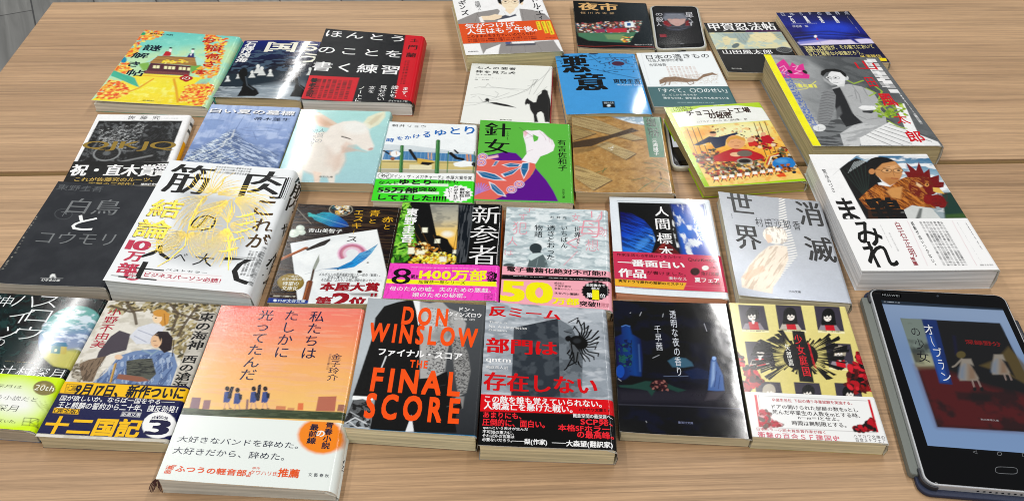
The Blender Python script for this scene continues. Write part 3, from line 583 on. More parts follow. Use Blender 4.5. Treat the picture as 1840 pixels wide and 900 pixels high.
def a_yoichi(s):
    s.F(*F2); s.c[:] = alb('1b1e20'); s.G([(0, '15181a'), (.6, '24292c'), (1, '2e353a')], 900, 100, 1420, 60)
    s.P('6a7075', 905, 150, 935, 160, 1000, 215, 1000, 230, 930, 215, a=.5, b=8)
    s.P('48755a', 925, 195, 1310, 205, 1260, 280, 1000, 262, 935, 235, b=3); s.P('5a4038', 925, 160, 1345, 135, 1325, 210, 930, 215, b=4)
    s.SP(['b8494a', 'd9d9d4', '5f86b8', 'c98f7a', '3f6c6a', 'e0c8b0', '93404a', '2b2d33'], 230, 1.5, [925, 155, 1345, 138, 1320, 215, 940, 212], 3, 1.3)
    s.P('b53642', 1110, 190, 1245, 186, 1240, 212, 1120, 214); s.P('8f3a58', 1040, 195, 1100, 192, 1105, 212, 1050, 214); s.P('dfe7ec', 1228, 148, 1285, 144, 1290, 180, 1235, 182); s.P('2c5c9a', 1245, 153, 1270, 152, 1272, 170, 1248, 171)
    s.SP(['e0b03a', 'c83c34', 'e8d8a0'], 26, 1.3, [1200, 238, 1290, 238, 1270, 275, 1215, 272], 4); s.P('6f8f64', 1100, 225, 1230, 225, 1200, 260, 1120, 255, b=5)
    s.T('夜市', 932, 26, 1186, 76, 'd6ac72', b=.015, m=.02); s.T('恒川光太郎', 946, 84, 1164, 99, 'c2a27a', gap=.35); s.T('角川ホラー文庫', 1294, 288, 1412, 300, 'd9d9d6')
    s.L('a83228', 5, 925, 300, 1200, 296, 1440, 312)
def a_kouga(s):
    s.F(*KO); s.c[:] = alb('101214'); Wt = 'eceeee'
    s.P('431f4a', 400, 128, 720, 124, 728, 142, 400, 142); s.P('b3c1b4', 72, 150, 736, 142, 838, 290, 134, 302)
    s.N('d9cf9f', 6, .45, .6, [72, 150, 736, 142, 838, 290, 134, 302], a=.8, seed=5)
    for q in ((170, 160, 300, 152, 330, 200, 260, 200, 200, 175), (300, 150, 470, 148, 430, 200, 400, 260, 330, 230), (640, 148, 735, 145, 790, 220, 720, 215)): s.P('8ea0a0', *q, a=.85, b=5)
    s.P('d8cda2', 190, 195, 230, 180, 270, 210, 255, 260, 215, 262, 195, 230, b=3); s.P('dccfa4', 430, 170, 560, 150, 660, 160, 690, 200, 620, 240, 500, 225, b=4)
    for q in ((205, 215, 240, 208), (480, 178, 530, 192), (590, 178, 640, 182), (545, 205, 575, 212), (300, 160, 360, 230), (330, 155, 400, 240), (370, 152, 420, 220), (410, 150, 440, 200), (150, 158, 200, 190), (640, 150, 740, 175), (660, 160, 745, 195), (670, 175, 740, 215), (230, 262, 210, 290), (600, 215, 560, 235)): s.L('4c5a5c', 4, *q, a=.85)
    for q in ((640, 160, 738, 178), (650, 172, 740, 196), (655, 188, 745, 212)): s.L('d6c25c', 5, *q)
    s.E('5d6b6e', 310, 268, 36, 20, -20); s.E('8b8f90', 760, 305, 78, 27, 4); s.E('2b2d2f', 760, 305, 70, 22, 4)
    for x in range(700, 820, 12): s.L('a9adac', 4, x, 292, x + 12, 318, a=.8)
    s.T('甲賀忍法帖', 52, 64, 695, 126, Wt, b=.005, m=.02); s.T('山田風太郎', 186, 306, 655, 346, Wt, m=.015); s.T('角川文庫', 272, 474, 370, 488, 'c9c9c6')
def a_ishiguro(s):
    s.F(*F4); s.c[:] = alb('121735'); s.G([(0, '0f1430'), (.45, '1a2a80'), (.55, '16206a'), (.75, '1b2566'), (1, '10183c')], 330, 80, 390, 300)
    s.E('2a44c8', 400, 195, 150, 48, 0, .75, 40); s.L('0c1230', 14, 170, 215, 400, 205, 660, 235, a=.8, b=8); s.L('3448b8', 9, 180, 246, 330, 232, 560, 238, 690, 262, b=3); s.L('0e1440', 10, 170, 236, 340, 222, 640, 240, b=4)
    s.P('cfc6e2', 190, 275, 330, 258, 470, 262, 640, 252, 705, 262, 712, 302, 220, 305, b=4); s.P('4a5ac0', 200, 262, 330, 248, 400, 262, 300, 278, 200, 290, a=.7, b=5); s.P('2b2f80', 500, 235, 540, 240, 600, 285, 570, 280, b=3)
    s.E('eceaf2', 309, 238, 10, 9); s.P('c23a54', 312, 245, 322, 248, 330, 262, 318, 262); s.L('6a6ab0', 4, 330, 262, 345, 285, a=.6)
    Wt = 'eef0f2'; s.T('日本ＳＦの臨界点', 78, 84, 530, 97, 'b9bccb', gap=.9)
    for c, x in (('石', 130), ('黒', 226), ('達', 318), ('昌', 415)): s.T(c, x, 108, x + 52, 150, Wt, b=.025)
    s.T('冬至草／雪女', 512, 108, 592, 212, 'd8cfc0', 'v'); s.MT('8f95c0', 152, 154, 330, 161, 1, 'h', .6); s.T('伴名練　編', 155, 167, 264, 179, 'd4d6e0')
def b_ishiguro(s):
    s.F(*F4); s.c[:] = alb('111b40'); Y = 'd9cf8a'
    s.T('透徹した叡智が、その果てにおいて', 228, 303, 692, 318, Y, b=.01); s.T('幻想と交わる──', 240, 324, 430, 338, Y, b=.01); s.T('なんと厳密な小説集だろう。', 252, 341, 620, 357, Y, b=.01)
    s.T('米澤穂信', 590, 360, 742, 380, 'e0c860'); s.P('f0d020', 718, 379, 762, 380, 770, 399, 728, 399)
def a_shichinin(s):
    s.F(*F2); D = '17181a'; s.c[:] = alb('dfe1dc')
    s.T('七人の使者', 275, 430, 522, 455, D, b=.02, gap=.1); s.T('神を見た犬', 270, 455, 520, 482, D, b=.02, gap=.1); s.T('他十三篇', 268, 478, 365, 489, D); s.T('ブッツァーティ作', 262, 499, 430, 509, '55585a'); s.T('脇　功訳', 262, 511, 352, 520, '44474a')
    for q in ((200, 663, 290, 662, 400, 645, 530, 610, 610, 570, 700, 500, 762, 440), (470, 632, 600, 585, 660, 520, 640, 560), (260, 568, 300, 560, 330, 560, 345, 540, 362, 558, 400, 565, 540, 585), (300, 568, 420, 568, 600, 580), (235, 612, 290, 608, 400, 628, 412, 605, 390, 590), (200, 682, 260, 678, 330, 658), (330, 655, 480, 600), (285, 625, 320, 665, 420, 680, 525, 696), (610, 610, 640, 520, 670, 515), (640, 610, 700, 520, 755, 430), (660, 615, 730, 560), (270, 620, 240, 630), (620, 520, 670, 512, 640, 548, 600, 556)): s.L('3c3e3f', 3, *q, a=.85)
    s.P(D, 345, 660, 400, 662, 470, 676, 525, 695, 440, 685, 380, 672); s.E(D, 340, 645, 14, 10); s.L(D, 5, 320, 655, 350, 662, 338, 634)
    s.P(D, 645, 790, 640, 742, 618, 708, 612, 672, 592, 684, 582, 668, 588, 645, 600, 633, 612, 645, 640, 662, 656, 660, 668, 620, 692, 603, 696, 584, 716, 578, 735, 588, 737, 606, 750, 640, 758, 700, 748, 790, 716, 790, 706, 735, 690, 720, 668, 728, 660, 745, 672, 790); s.E('dfe1dc', 600, 680, 8, 9)
    s.T('岩波文庫', 420, 770, 498, 782, D)
def a_akui(s):
    s.F(*F2); s.c[:] = alb('4795d2'); K = '0f1318'
    for q in ((782, 395, 860, 390, 980, 398, 1100, 380, 1300, 372), (785, 440, 900, 420, 1020, 452, 1150, 480, 1340, 515), (1000, 360, 1080, 420, 1160, 400, 1290, 420), (1100, 470, 1180, 455, 1320, 450), (800, 372, 990, 372), (815, 352, 870, 372, 960, 360)): s.L('16364f', 5, *q, a=.85)
    s.SP(['142c40', '0f1a28', '1d4460'], 46, .7, [800, 355, 1290, 355, 1330, 470, 1080, 480, 820, 430], 3, 2.2); s.E('4d2f40', 1190, 416, 42, 15); s.SP(['4d2f40', '3a2c44'], 26, .9, [1120, 380, 1270, 375, 1290, 450, 1130, 450], 4); s.E('243a58', 1030, 352, 30, 8)
    s.T('悪', 822, 366, 1008, 474, K, b=.02, m=.035); s.T('意', 905, 482, 1118, 590, K, b=.02, m=.035)
    s.T('東野圭吾', 1156, 517, 1340, 546, K, b=.02); s.T('HIGASHINO KEIGO', 1182, 551, 1350, 559, 'c9dcec')
    s.P(K, 1086, 664, 1166, 664, 1172, 706, 1092, 706); s.T('講談社文庫', 1096, 669, 1162, 681, 'c9dcec'); s.E('c9dcec', 1130, 693, 12, 8)
def a_tsukimono(s):
    s.F(*F3); s.c[:] = alb('e2e7ea'); D = '2a2c2e'; B1 = '7d6450'
    for q in ((42, 352, 98, 548), (42, 352, 500, 334), (500, 334, 600, 540)): s.L('aeb4b8', 2, *q)
    s.MT('b08470', 195, 432, 425, 505, 8, 'v', .55, 4)
    s.P(B1, 155, 520, 190, 500, 260, 495, 330, 508, 400, 510, 440, 480, 500, 468, 540, 488, 500, 484, 440, 500, 400, 525, 330, 532, 260, 528, 200, 530, 160, 545); s.N('a98c70', 1.6, .45, .6, [155, 500, 540, 465, 540, 540, 160, 545], a=.35)
    for q in ((200, 525, 190, 550, 170, 552), (225, 525, 218, 548), (330, 530, 345, 545), (370, 525, 375, 540, 350, 548)): s.L(B1, 7, *q)
    s.T('日本の憑きもの', 68, 358, 485, 376, D, m=.01); s.T('社会人類学的考察', 80, 386, 312, 398, D); s.T('吉田禎吾', 88, 413, 202, 428, '44474a')
def b_tsukimono(s):
    s.F(*F3); s.c[:] = alb('43666a'); Wt = 'dfeaea'
    s.T('「すべて、〇〇のせい」', 150, 574, 600, 602, Wt, m=.012); s.T('は、どこから来るのか', 172, 610, 398, 622, Wt); s.T('憑きものは、姿を変えて今も生きている', 180, 630, 610, 644, Wt, b=.012); s.MT('a9c2c2', 270, 664, 515, 672, 1, 'h', .7)
def a_qjkjq(s):
    s.F(*F5); P1 = [640, 135, 1180, 135, 1080, 400, 497, 404]; s.P('1d1f20', *P1)
    s.N('5c5f61', (6, 2.5), .5, .62, P1, a=.8, seed=7, ang=60); s.N('0e0f10', 9, .5, .6, P1, a=.9, seed=9)
    for q, w in (((650, 235, 700, 205, 790, 190, 850, 200), 14), ((720, 300, 700, 250, 750, 205, 850, 225, 950, 160), 12), ((770, 280, 850, 270, 900, 230), 10), ((650, 240, 610, 300, 590, 350), 9), ((800, 160, 780, 200, 760, 260), 16), ((860, 190, 900, 150, 930, 170), 10), ((750, 330, 860, 330, 900, 300), 12)): s.L('85888a', w, *q, a=.6, b=4)
    s.N('aeb1b2', (2.2, 1.2), .53, .62, [640, 190, 940, 150, 900, 290, 760, 330, 640, 300], a=.75, seed=21, ang=-30); s.N('0c0d0e', (1.6, 1), .54, .6, [600, 190, 940, 150, 900, 390, 560, 390], a=.8, seed=23)
    s.E('8a8d8e', 690, 345, 92, 50, -8, .85); s.E('141617', 690, 345, 80, 42, -8); s.E('5a5d5f', 690, 345, 26, 14, -8, .9)
    for k in range(18): t = k / 18 * 6.28; s.L('6f7274', 2, 690, 345, 690 + 84 * math.cos(t), 345 + 44 * math.sin(t), a=.7)
    s.E('08090a', 1000, 215, 48, 40); s.P('0a0b0c', 900, 240, 1060, 230, 1100, 300, 1040, 330, 900, 290, b=8); s.N('3c3f41', (1, 6), .55, .65, [900, 140, 1170, 140, 1090, 390, 860, 390], a=.6, seed=31, ang=25)
    s.L('b9bcbd', 12, 780, 400, 880, 380, 980, 360, a=.5, b=6)
    s.T('佐藤究', 832, 102, 1030, 128, '303234', gap=.55); s.MT('8a8d8f', 1060, 117, 1150, 125, 1, 'h', .6); s.T('QJKJQ', 552, 268, 1118, 332, '8d7432', m=.03, b=-.012)
def b_qjkjq(s):
    s.F(*F5); s.c[:] = alb('121315'); Wt = 'f0f1ef'
    s.T('祝・直木賞', 480, 420, 990, 494, Wt, b=.02, m=.025); s.T('受賞', 1020, 414, 1062, 494, Wt, 'v', b=.03); s.T('これが佐藤究のルーツ、', 492, 503, 985, 531, 'b89b50', b=.01, m=.01); s.T('衝撃の三部作！', 575, 535, 860, 562, 'b89b50', b=.01); s.T('講談社文庫', 915, 540, 1020, 560, Wt, b=.02)
def s_qjkjq(s):
    s.c[:] = alb('e4e6e8'); n = s.X.shape[1]; s.c[:, int(n * .36):] = alb('e0a015'); s.c[:, int(n * .08):int(n * .12)] = alb('55585a'); s.c[:, int(n * .18):int(n * .22)] = alb('55585a')
def a_hakucho(s):
    s.F(*HK); s.c[:] = alb('303236'); g = '6e7174'
    s.N('3a3c40', 18, .4, .7, a=.7, seed=3)
    s.T('東野圭吾', 418, 84, 715, 138, '5d6063', m=.006); s.T('白鳥', 520, 180, 812, 302, '75787a', m=.012, b=-.008); s.T('と', 552, 300, 642, 410, 'e6e8e8', b=.01); s.T('コウモリ', 300, 408, 776, 520, '75787a', b=-.012, m=.012)
    for r, c in ((1, '5c5f62'), (.95, '303236')): s.E(c, 446, 292, 64 * r, 37 * r)
    s.T('下', 430, 276, 468, 310, g)
    s.L('dcdedd', 3, 290, 740, 445, 744); s.P('d9dbda', 352, 741, 356, 722, 370, 712, 388, 714, 398, 742, 388, 742, 384, 734, 368, 734, 364, 742); s.T('幻冬舎文庫', 300, 746, 420, 768, 'e0e2e1', b=.01)
    s.SP(['c9c3b4', '8f8b82'], 30, .35, [0, 690, 100, 560, 255, 300, 262, 300, 110, 565, 10, 700], 3)
def a_kinniku(s):
    s.F(*KN); s.c[:] = alb('e3e6e8'); K = '1a1a1b'; Br = '4b3812'
    s.P('b4b8bb', 470, 190, 620, 220, 800, 240, 960, 280, 900, 420, 800, 600, 600, 640, 380, 600, 330, 500, 440, 420, a=.85, b=40)
    s.T('筋', 436, 46, 590, 226, K, m=.025, b=-.005); s.T('肉', 868, 82, 1052, 252, K, m=.025, b=-.005)
    for c, *q in (('こ', 912, 258, 992, 346), ('れ', 898, 362, 985, 440), ('が', 868, 445, 955, 535)): s.T(c, *q, Br, b=.02)
    s.T('て', 726, 572, 868, 745, K, m=.02); s.T('の', 548, 336, 648, 440, K); s.T('大', 560, 560, 640, 640, K); s.T('人', 268, 510, 400, 600, K, m=.03); s.T('士', 150, 602, 330, 720, K, m=.03, b=-.01); s.T('べ', 440, 560, 490, 610, K)
    s.MT('4a4c4e', 672, 58, 858, 118, 3, 'h', .8); s.MT('3a3c3e', 862, 548, 880, 700, 4, 'v', .85, 6); s.MT('3a3c3e', 936, 520, 880, 745, 2, 'v', .85, 9)
    s.T('10', 176, 486, 270, 548, 'b83a52', b=.02, m=.03); s.T('万', 165, 552, 228, 612, 'b83a52', b=.02, m=.03); s.T('部', 122, 616, 196, 682, 'b83a52', b=.02, m=.03)
    s.P('eceef0', 235, 662, 700, 690, 690, 742, 225, 712); s.L('b83a52', 2.5, 240, 668, 700, 694); s.L('b83a52', 2.5, 232, 712, 690, 738)
    s.T('ビジネスパーソン必読！', 262, 672, 690, 734, 'b83a52', b=.02); s.T('ベストセラー', 382, 650, 614, 682, K); s.E('c04058', 186, 692, 50, 28); s.T('話題', 168, 674, 206, 692, 'f4ecec', b=.02); s.T('沸騰', 164, 692, 204, 712, 'f4ecec', b=.02)
    s.L('2a2b2c', 5, 66, 690, 230, 706); s.MT('8a8c8e', 60, 736, 840, 796, 1, 'h', .5, 5)
    g = 'ecc94a'
    def fan(x0, y0, xa, ya, xb, yb, n, bx, by, w=2.0):
        n = max(5, int(n * .9))
        for k in range(n):
            t = k / (n - 1); x1 = xa + (xb - xa) * t; y1 = ya + (yb - ya) * t; cx = (x0 + x1) / 2 + bx * (t - .5) * 2; cy = (y0 + y1) / 2 + by; P = []
            for i in range(8): r = .16 + .84 * i / 7; P += [(1 - r) ** 2 * x0 + 2 * r * (1 - r) * cx + r * r * x1, (1 - r) ** 2 * y0 + 2 * r * (1 - r) * cy + r * r * y1]
            s.V(g, w, *P, mat=1)
    rg = random.Random(12)
    for hx, hy, n, r0, r1, a0, a1, sw in ((640, 222, 30, 60, 190, 3.3, 6.1, .25), (640, 228, 16, 120, 330, 2.2, 3.2, -.25), (655, 225, 14, 110, 300, -.5, .15, .3), (762, 250, 22, 90, 270, -.35, .9, .35), (758, 250, 20, 120, 340, 2.1, 3.0, -.3),
                                         (735, 405, 26, 90, 280, 1.0, 2.3, .2), (738, 395, 14, 60, 160, 4.1, 5.3, -.3), (735, 400, 14, 80, 200, -.5, .8, .3), (508, 438, 22, 80, 260, 1.9, 3.3, .25), (505, 436, 18, 80, 230, .2, 1.6, -.25), (505, 436, 14, 70, 240, 5.2, 6.2, .3), (330, 560, 12, 60, 150, 4.4, 6.2, .2)):
        n = int(n * .62)
        for k in range(n):
            t = a0 + (a1 - a0) * (k + rg.uniform(-.2, .2)) / n; R1 = rg.uniform(.75, 1) * r1; P = []
            for i in range(8):
                r = r0 * .22 + (R1 - r0 * .22) * i / 7; th = t + sw * (i / 7) ** 1.5; P += [hx + r * math.cos(th) - r * .28 * math.sin(th) * .5, hy + r * .85 * math.sin(th)]
            s.V(g, 3.3, *P, mat=1)
    for q in ((640, 222, 600, 240, 560, 300, 520, 380, 505, 436), (762, 250, 690, 290, 560, 330, 520, 400), (762, 250, 756, 320, 735, 400), (735, 400, 745, 520, 740, 660), (505, 436, 490, 520, 400, 600, 330, 640), (640, 222, 700, 170, 722, 120)): s.V(g, 8, *q, mat=1)
    for x, y in ((900, 330), (880, 420), (830, 470), (800, 530), (905, 375)): s.V(g, 11, x, y, x - 40, y + 10, x - 90, y + 24, x - 120, y + 22, mat=1)
    s.T('結', 318, 252, 438, 364, '3a3428', b=.02); s.T('論', 236, 368, 372, 484, '3a3428', b=.02); s.T('結', 322, 250, 442, 362, g, b=.018, mat=1); s.T('論', 240, 366, 376, 482, g, b=.018, mat=1); s.T('。', 330, 490, 356, 508, g, mat=1)
    for x, y in ((900, 330), (870, 420), (820, 470), (800, 530)): s.V(g, 9, x, y, x - 30, y + 12, x - 70, y + 24, mat=1)
def s_kinniku(s):
    s.F(*KN); s.c[:] = alb('e3e6e8'); K = '1c1c1d'
    for c, x, y, w, h in (('筋', 1132, 120, 62, 150), ('内', 1094, 238, 50, 110), ('や', 1044, 405, 40, 90), ('人', 972, 580, 56, 50), ('生', 960, 610, 60, 110), ('て', 930, 735, 50, 100)):
        s.TP(c, (x, y), (x + w, y + h * .12), (x - h * .32, y + h * .88), K, m=.02)
def a_shiroi(s):
    s.F(*F6); s.G([(0, 'a3b6da'), (.45, '8da2cc'), (.7, '6f86b4'), (1, '4d6288')], 560, 30, 430, 430)
    s.N('b9c8e4', (14, 8), .5, .7, a=.6, seed=11); s.N('6f85b6', (3, 26), .55, .65, a=.35, seed=12)
    M = [95, 395, 130, 345, 230, 290, 330, 250, 400, 195, 440, 188, 520, 270, 620, 310, 740, 350, 700, 450, 100, 400]
    s.P('6f84ac', *M, b=22, a=.8); s.P('4d6188', 330, 300, 400, 215, 440, 200, 520, 300, 640, 360, 720, 450, 560, 430, 420, 330, b=14, a=.75); s.P('4a5e84', 110, 390, 220, 320, 330, 330, 440, 400, 300, 440, 120, 410, b=12, a=.8)
    s.N('c6d4e8', (9, 1.3), .5, .66, M, a=.75, seed=5, ang=32); s.N('dde7f2', (7, 1.0), .55, .66, [95, 395, 230, 300, 400, 200, 440, 190, 420, 300, 520, 430, 100, 400], a=.8, seed=15, ang=-35); s.N('34466a', (8, 1.2), .55, .68, M, a=.6, seed=8, ang=30)
    s.L('e4ecf5', 7, 440, 192, 420, 240, 380, 262, 360, 300, 300, 330, a=.7, b=4)
    s.P('7f96c2', 235, 135, 300, 128, 370, 130, 372, 150, 330, 168, 320, 190, 265, 195, 250, 165, a=.9, b=3); s.L('5a6f9c', 4, 232, 132, 300, 126, 372, 134)
    for q in ((470, 188, 540, 176, 620, 176, 735, 190, 660, 200, 540, 200, 470, 190), (440, 200, 500, 230, 600, 240), (500, 105, 440, 200), (560, 205, 580, 260)): s.L('50648e', 4, *q, a=.8)
    s.T('白い夏の墓標', 295, 58, 826, 106, '33435f', b=.02); s.T('白い夏の墓標', 290, 53, 820, 101, 'f6fafc', b=.02, m=.008); s.T('帚木蓬生', 572, 110, 795, 140, '22304a', m=.012)
def a_deer(s):
    s.F(*F6); s.c[:] = alb('a6cfcf'); s.G([(0, 'a9d6d2'), (1, '9fc6cc')], 1100, 70, 1000, 540); k = 'ddd6cc'
    s.P('d6bfab', 940, 78, 985, 80, 1060, 125, 1120, 165, 1120, 190, 1060, 185, 985, 170, 935, 135, 922, 100, b=4); s.P('c49a7c', 950, 95, 1000, 110, 1080, 165, 1020, 170, 955, 135, a=.7, b=9); s.P('f0e6da', 935, 90, 960, 80, 1010, 95, 970, 95, b=4)
    s.P('dcdcc2', 1262, 160, 1300, 110, 1360, 85, 1412, 72, 1412, 110, 1370, 160, 1310, 188, b=5); s.P('c6b89a', 1300, 150, 1350, 105, 1395, 90, 1370, 130, 1320, 165, a=.6, b=6)
    s.P('d9c4b6', 870, 290, 940, 225, 1020, 215, 1090, 250, 1150, 300, 1156, 395, 1110, 478, 1040, 500, 960, 490, 880, 460, 800, 450, 792, 400, b=12, a=.7); s.P(k, 880, 270, 950, 215, 1020, 205, 1080, 240, 1140, 300, 1150, 390, 1110, 470, 1040, 490, 960, 480, 880, 450, 810, 440, 800, 400, 830, 340, b=5); s.P(k, 800, 420, 870, 380, 880, 470, 870, 530, 800, 530, b=5); s.P(k, 1030, 460, 1090, 450, 1085, 540, 1050, 540, b=4); s.P('e2cdbd', 945, 460, 1000, 470, 985, 540, 955, 540, b=4)
    s.P('e4ddd4', 1000, 250, 1060, 170, 1140, 140, 1220, 136, 1280, 156, 1306, 200, 1318, 245, 1340, 296, 1332, 322, 1300, 332, 1262, 318, 1225, 290, 1175, 292, 1140, 340, 1080, 380, b=5)
    s.E('f2ebe3', 1220, 180, 84, 40, 5, .9, 24); s.P('cdb3a4', 1130, 300, 1200, 312, 1290, 338, 1230, 330, 1130, 345, b=8, a=.8); s.P('d6c0b2', 1040, 300, 1110, 380, 1090, 450, 1030, 420, a=.5, b=22); s.P('cfa893', 860, 360, 890, 380, 880, 440, 850, 420, a=.6, b=14); s.P('d0b09c', 1090, 360, 1145, 320, 1130, 430, 1080, 460, a=.45, b=18); s.P('d8b8a6', 1160, 270, 1230, 300, 1180, 320, 1130, 300, a=.5, b=10)
    s.L('2c2426', 9, 1132, 238, 1155, 244, 1185, 252); s.L('6a4a42', 4, 1128, 232, 1150, 235, 1200, 262, a=.7); s.E('b98f88', 1318, 318, 17, 8, -15, .8, 3)
    g = '5d717a'; s.T('人質の', 985, 184, 1000, 278, g, 'v', b=-.012); s.T('朗読会', 930, 190, 944, 300, g, 'v', b=-.012); s.T('小川洋子', 853, 215, 856, 302, g, 'v', b=-.01); s.T('中公文庫', 986, 490, 1072, 504, '4a4c4c')
def a_yutori(s):
    s.F(*F7); s.c[:] = alb('e2e7ec'); B1 = '2565b0'; s.T('朝井リョウ', 236, 156, 455, 180, '2a2c2e', gap=.1)
    for c, *q in (('時', 200, 244, 244, 270), ('を', 266, 235, 302, 256), ('か', 320, 229, 357, 254), ('け', 375, 220, 415, 246), ('る', 440, 204, 482, 240), ('ゆ', 516, 192, 584, 230), ('と', 616, 178, 672, 220), ('り', 706, 172, 764, 220)): s.T(c, *q, B1, b=.025)
    PH = [176, 284, 350, 290, 510, 310, 790, 350, 765, 472, 133, 466]; s.P('c7d0d4', *PH); s.P('4879a6', 190, 322, 790, 352, 782, 398, 172, 380)
    for x in range(190, 790, 26): s.L('9fb9cc', 2.5, x, 322 + (x - 190) * .05, x - 4, 380 + (x - 190) * .03)
    s.P('c4b377', 168, 384, 780, 398, 772, 450, 145, 440); s.P('d8d2b0', 350, 415, 495, 418, 490, 462, 345, 460); s.P('a3a08c', 140, 442, 772, 452, 765, 473, 132, 468); s.L('2d3c34', 5, 172, 395, 780, 404); s.L('6a7f8a', 3, 180, 316, 790, 346)
    for x, y, w in ((300, 296, 24), (534, 262, 27)): s.L('34683a', w, x, y, x - 8, 468); s.L('5c9a5a', 5, x - 5, y, x - 14, 468)
    for x in (165, 600, 765): s.L('3c7040', 6, x, 330, x - 8, 466)
    K = '15171a'; s.L(K, 13, 180, 325, 215, 345, 232, 352); s.E('e6ecf0', 256, 345, 34, 20); s.E('8c5a44', 238, 376, 15, 11); s.L('c9a080', 6, 222, 352, 222, 330); s.L('c9a080', 6, 262, 330, 264, 350)
    s.L(K, 22, 352, 322, 385, 372, 410, 392); s.P('c9a64c', 400, 372, 500, 388, 512, 402, 450, 418, 400, 405); s.P(K, 430, 396, 512, 402, 470, 420, 420, 412); s.L('c9a080', 8, 470, 340, 472, 376); s.L('c9a080', 8, 492, 340, 490, 380)
    s.L(K, 26, 615, 342, 650, 372, 690, 380); s.L(K, 14, 640, 322, 660, 340); s.P('e4e8ea', 630, 405, 700, 388, 765, 400, 760, 425, 680, 430, 640, 425); s.L('c98860', 12, 718, 350, 722, 390); s.L('c98860', 10, 740, 352, 742, 390); s.E('1a1a1c', 765, 412, 18, 14)
def b_yutori(s):
    s.F(*F7); s.c[:] = alb('3ecf2a'); s.P('e6e9e8', 100, 455, 800, 470, 800, 525, 640, 522, 480, 512, 100, 508); K = '141614'
    s.E('2c3a2c', 186, 490, 46, 24); s.E('e6e9e8', 186, 490, 42, 21); s.T('祝', 162, 476, 212, 504, K); s.T('『イン・ザ・メガチャーチ』本屋大賞受賞', 236, 480, 748, 516, '23252a', b=.005)
    for q in ((145, 600, 540, 612, 540, 594, 150, 588), (150, 548, 600, 560, 600, 542, 280, 536)): s.P('e6f2e2', *q, a=.8)
    s.T('なんと', 150, 522, 274, 546, K, b=.02); s.T('ゆとり', 288, 512, 486, 548, K, b=.05); s.T('三部作も', 490, 514, 660, 543, K, b=.02); s.T('55万部', 146, 562, 400, 603, K, b=.05); s.T('突破', 412, 564, 524, 594, K, b=.03); s.T('してました!!!!!', 150, 612, 584, 655, K, b=.045)
    s.P('eef2ee', *sum([[662 + (96 if i % 2 else 82) * math.cos(i * .1963), 606 + (58 if i % 2 else 50) * math.sin(i * .1963)] for i in range(32)], []))
    s.T('全部', 706, 588, 736, 628, K, 'v', b=.02); s.T('無駄話！', 674, 568, 700, 650, K, 'v', b=.02); s.T('だがそれが', 636, 558, 658, 648, K, 'v', b=.02); s.T('いい!!', 598, 570, 618, 628, K, 'v', b=.02)
def a_hari(s):
    s.F(*F7); s.c[:] = alb('5cb045'); s.P('5b2085', 790, 372, 900, 350, 970, 336, 1040, 345, 1098, 400, 900, 410)
    s.P('5b2085', 1165, 440, 1235, 520, 1280, 590, 1310, 655, 900, 645, 970, 600, 1080, 540, 1145, 480); s.P('d5655a', 770, 355, 850, 378, 920, 392, 1070, 392, 1160, 402, 1166, 440, 1130, 500, 1060, 560, 975, 610, 900, 645, 755, 642)
    s.P('ece4e8', 1088, 205, 1110, 195, 1140, 200, 1190, 195, 1215, 210, 1240, 235, 1275, 262, 1288, 295, 1278, 330, 1240, 350, 1196, 366, 1166, 414, 1075, 392, 1108, 348, 1102, 290, 1086, 235)
    s.P('5cb045', 1148, 222, 1185, 240, 1178, 262, 1155, 272, 1150, 250); s.P('e0a0ac', 1086, 205, 1100, 198, 1118, 215, 1095, 240, a=.8, b=4); s.P('e6b8c2', 830, 372, 920, 355, 925, 372, 860, 384, a=.9, b=2)
    for q in ((1190, 205, 1225, 240, 1232, 262), (1215, 215, 1250, 245, 1256, 275), (1240, 235, 1268, 262, 1270, 290), (1100, 250, 1150, 232), (1100, 340, 1150, 320)): s.L('a87c8a', 3, *q)
    s.L('3a3a38', 3.5, 1060, 178, 1150, 240); lb = '2c6896'; wl = 'e8e4ea'
    for q in ((768, 458, 830, 462, 905, 480, 975, 522, 900, 520, 810, 500), (1065, 440, 1080, 405, 1125, 400, 1122, 450, 1090, 512, 1075, 480), (945, 420, 1000, 408, 1075, 415, 1060, 432, 990, 436), (860, 528, 900, 545, 960, 600, 975, 625, 920, 612, 875, 575), (880, 430, 905, 395, 928, 395, 905, 425), (940, 480, 1010, 455, 1075, 432, 1020, 480, 960, 500)):
        s.P(wl, *q); c = np.array(q).reshape(-1, 2); m = c.mean(0); s.P(lb, *((c - m) * .84 + m).ravel()); s.L(wl, 2.5, *c[0], *m, *c[len(c) // 2])
    for cx, cy in ((820, 368), (810, 405), (1060, 545), (1010, 580)):
        for t in range(3): s.E(wl, cx, cy, 34 - t * 11, 24 - t * 8, 0, 1); s.E('9a5aa8' if t % 2 == 0 else 'd5655a', cx, cy, 31 - t * 11, 21 - t * 8)
    for k in range(14): t = k * .25 + 2.6; s.L('9a6ac0', 9, 800, 600, 800 + 78 * math.cos(t), 600 + 62 * math.sin(t)); s.L(wl, 2, 800, 600, 800 + 74 * math.cos(t), 600 + 58 * math.sin(t))
    K = '131413'; s.T('針', 840, 146, 1000, 240, K, m=.02, b=-.005); s.T('女', 836, 250, 990, 346, K, m=.02, b=-.005); s.T('しんみょう', 978, 200, 990, 262, K, 'v'); s.T('有吉佐和子', 1304, 258, 1366, 460, K, 'v', m=.012); s.T('河出文庫', 1334, 576, 1352, 636, K, 'v')
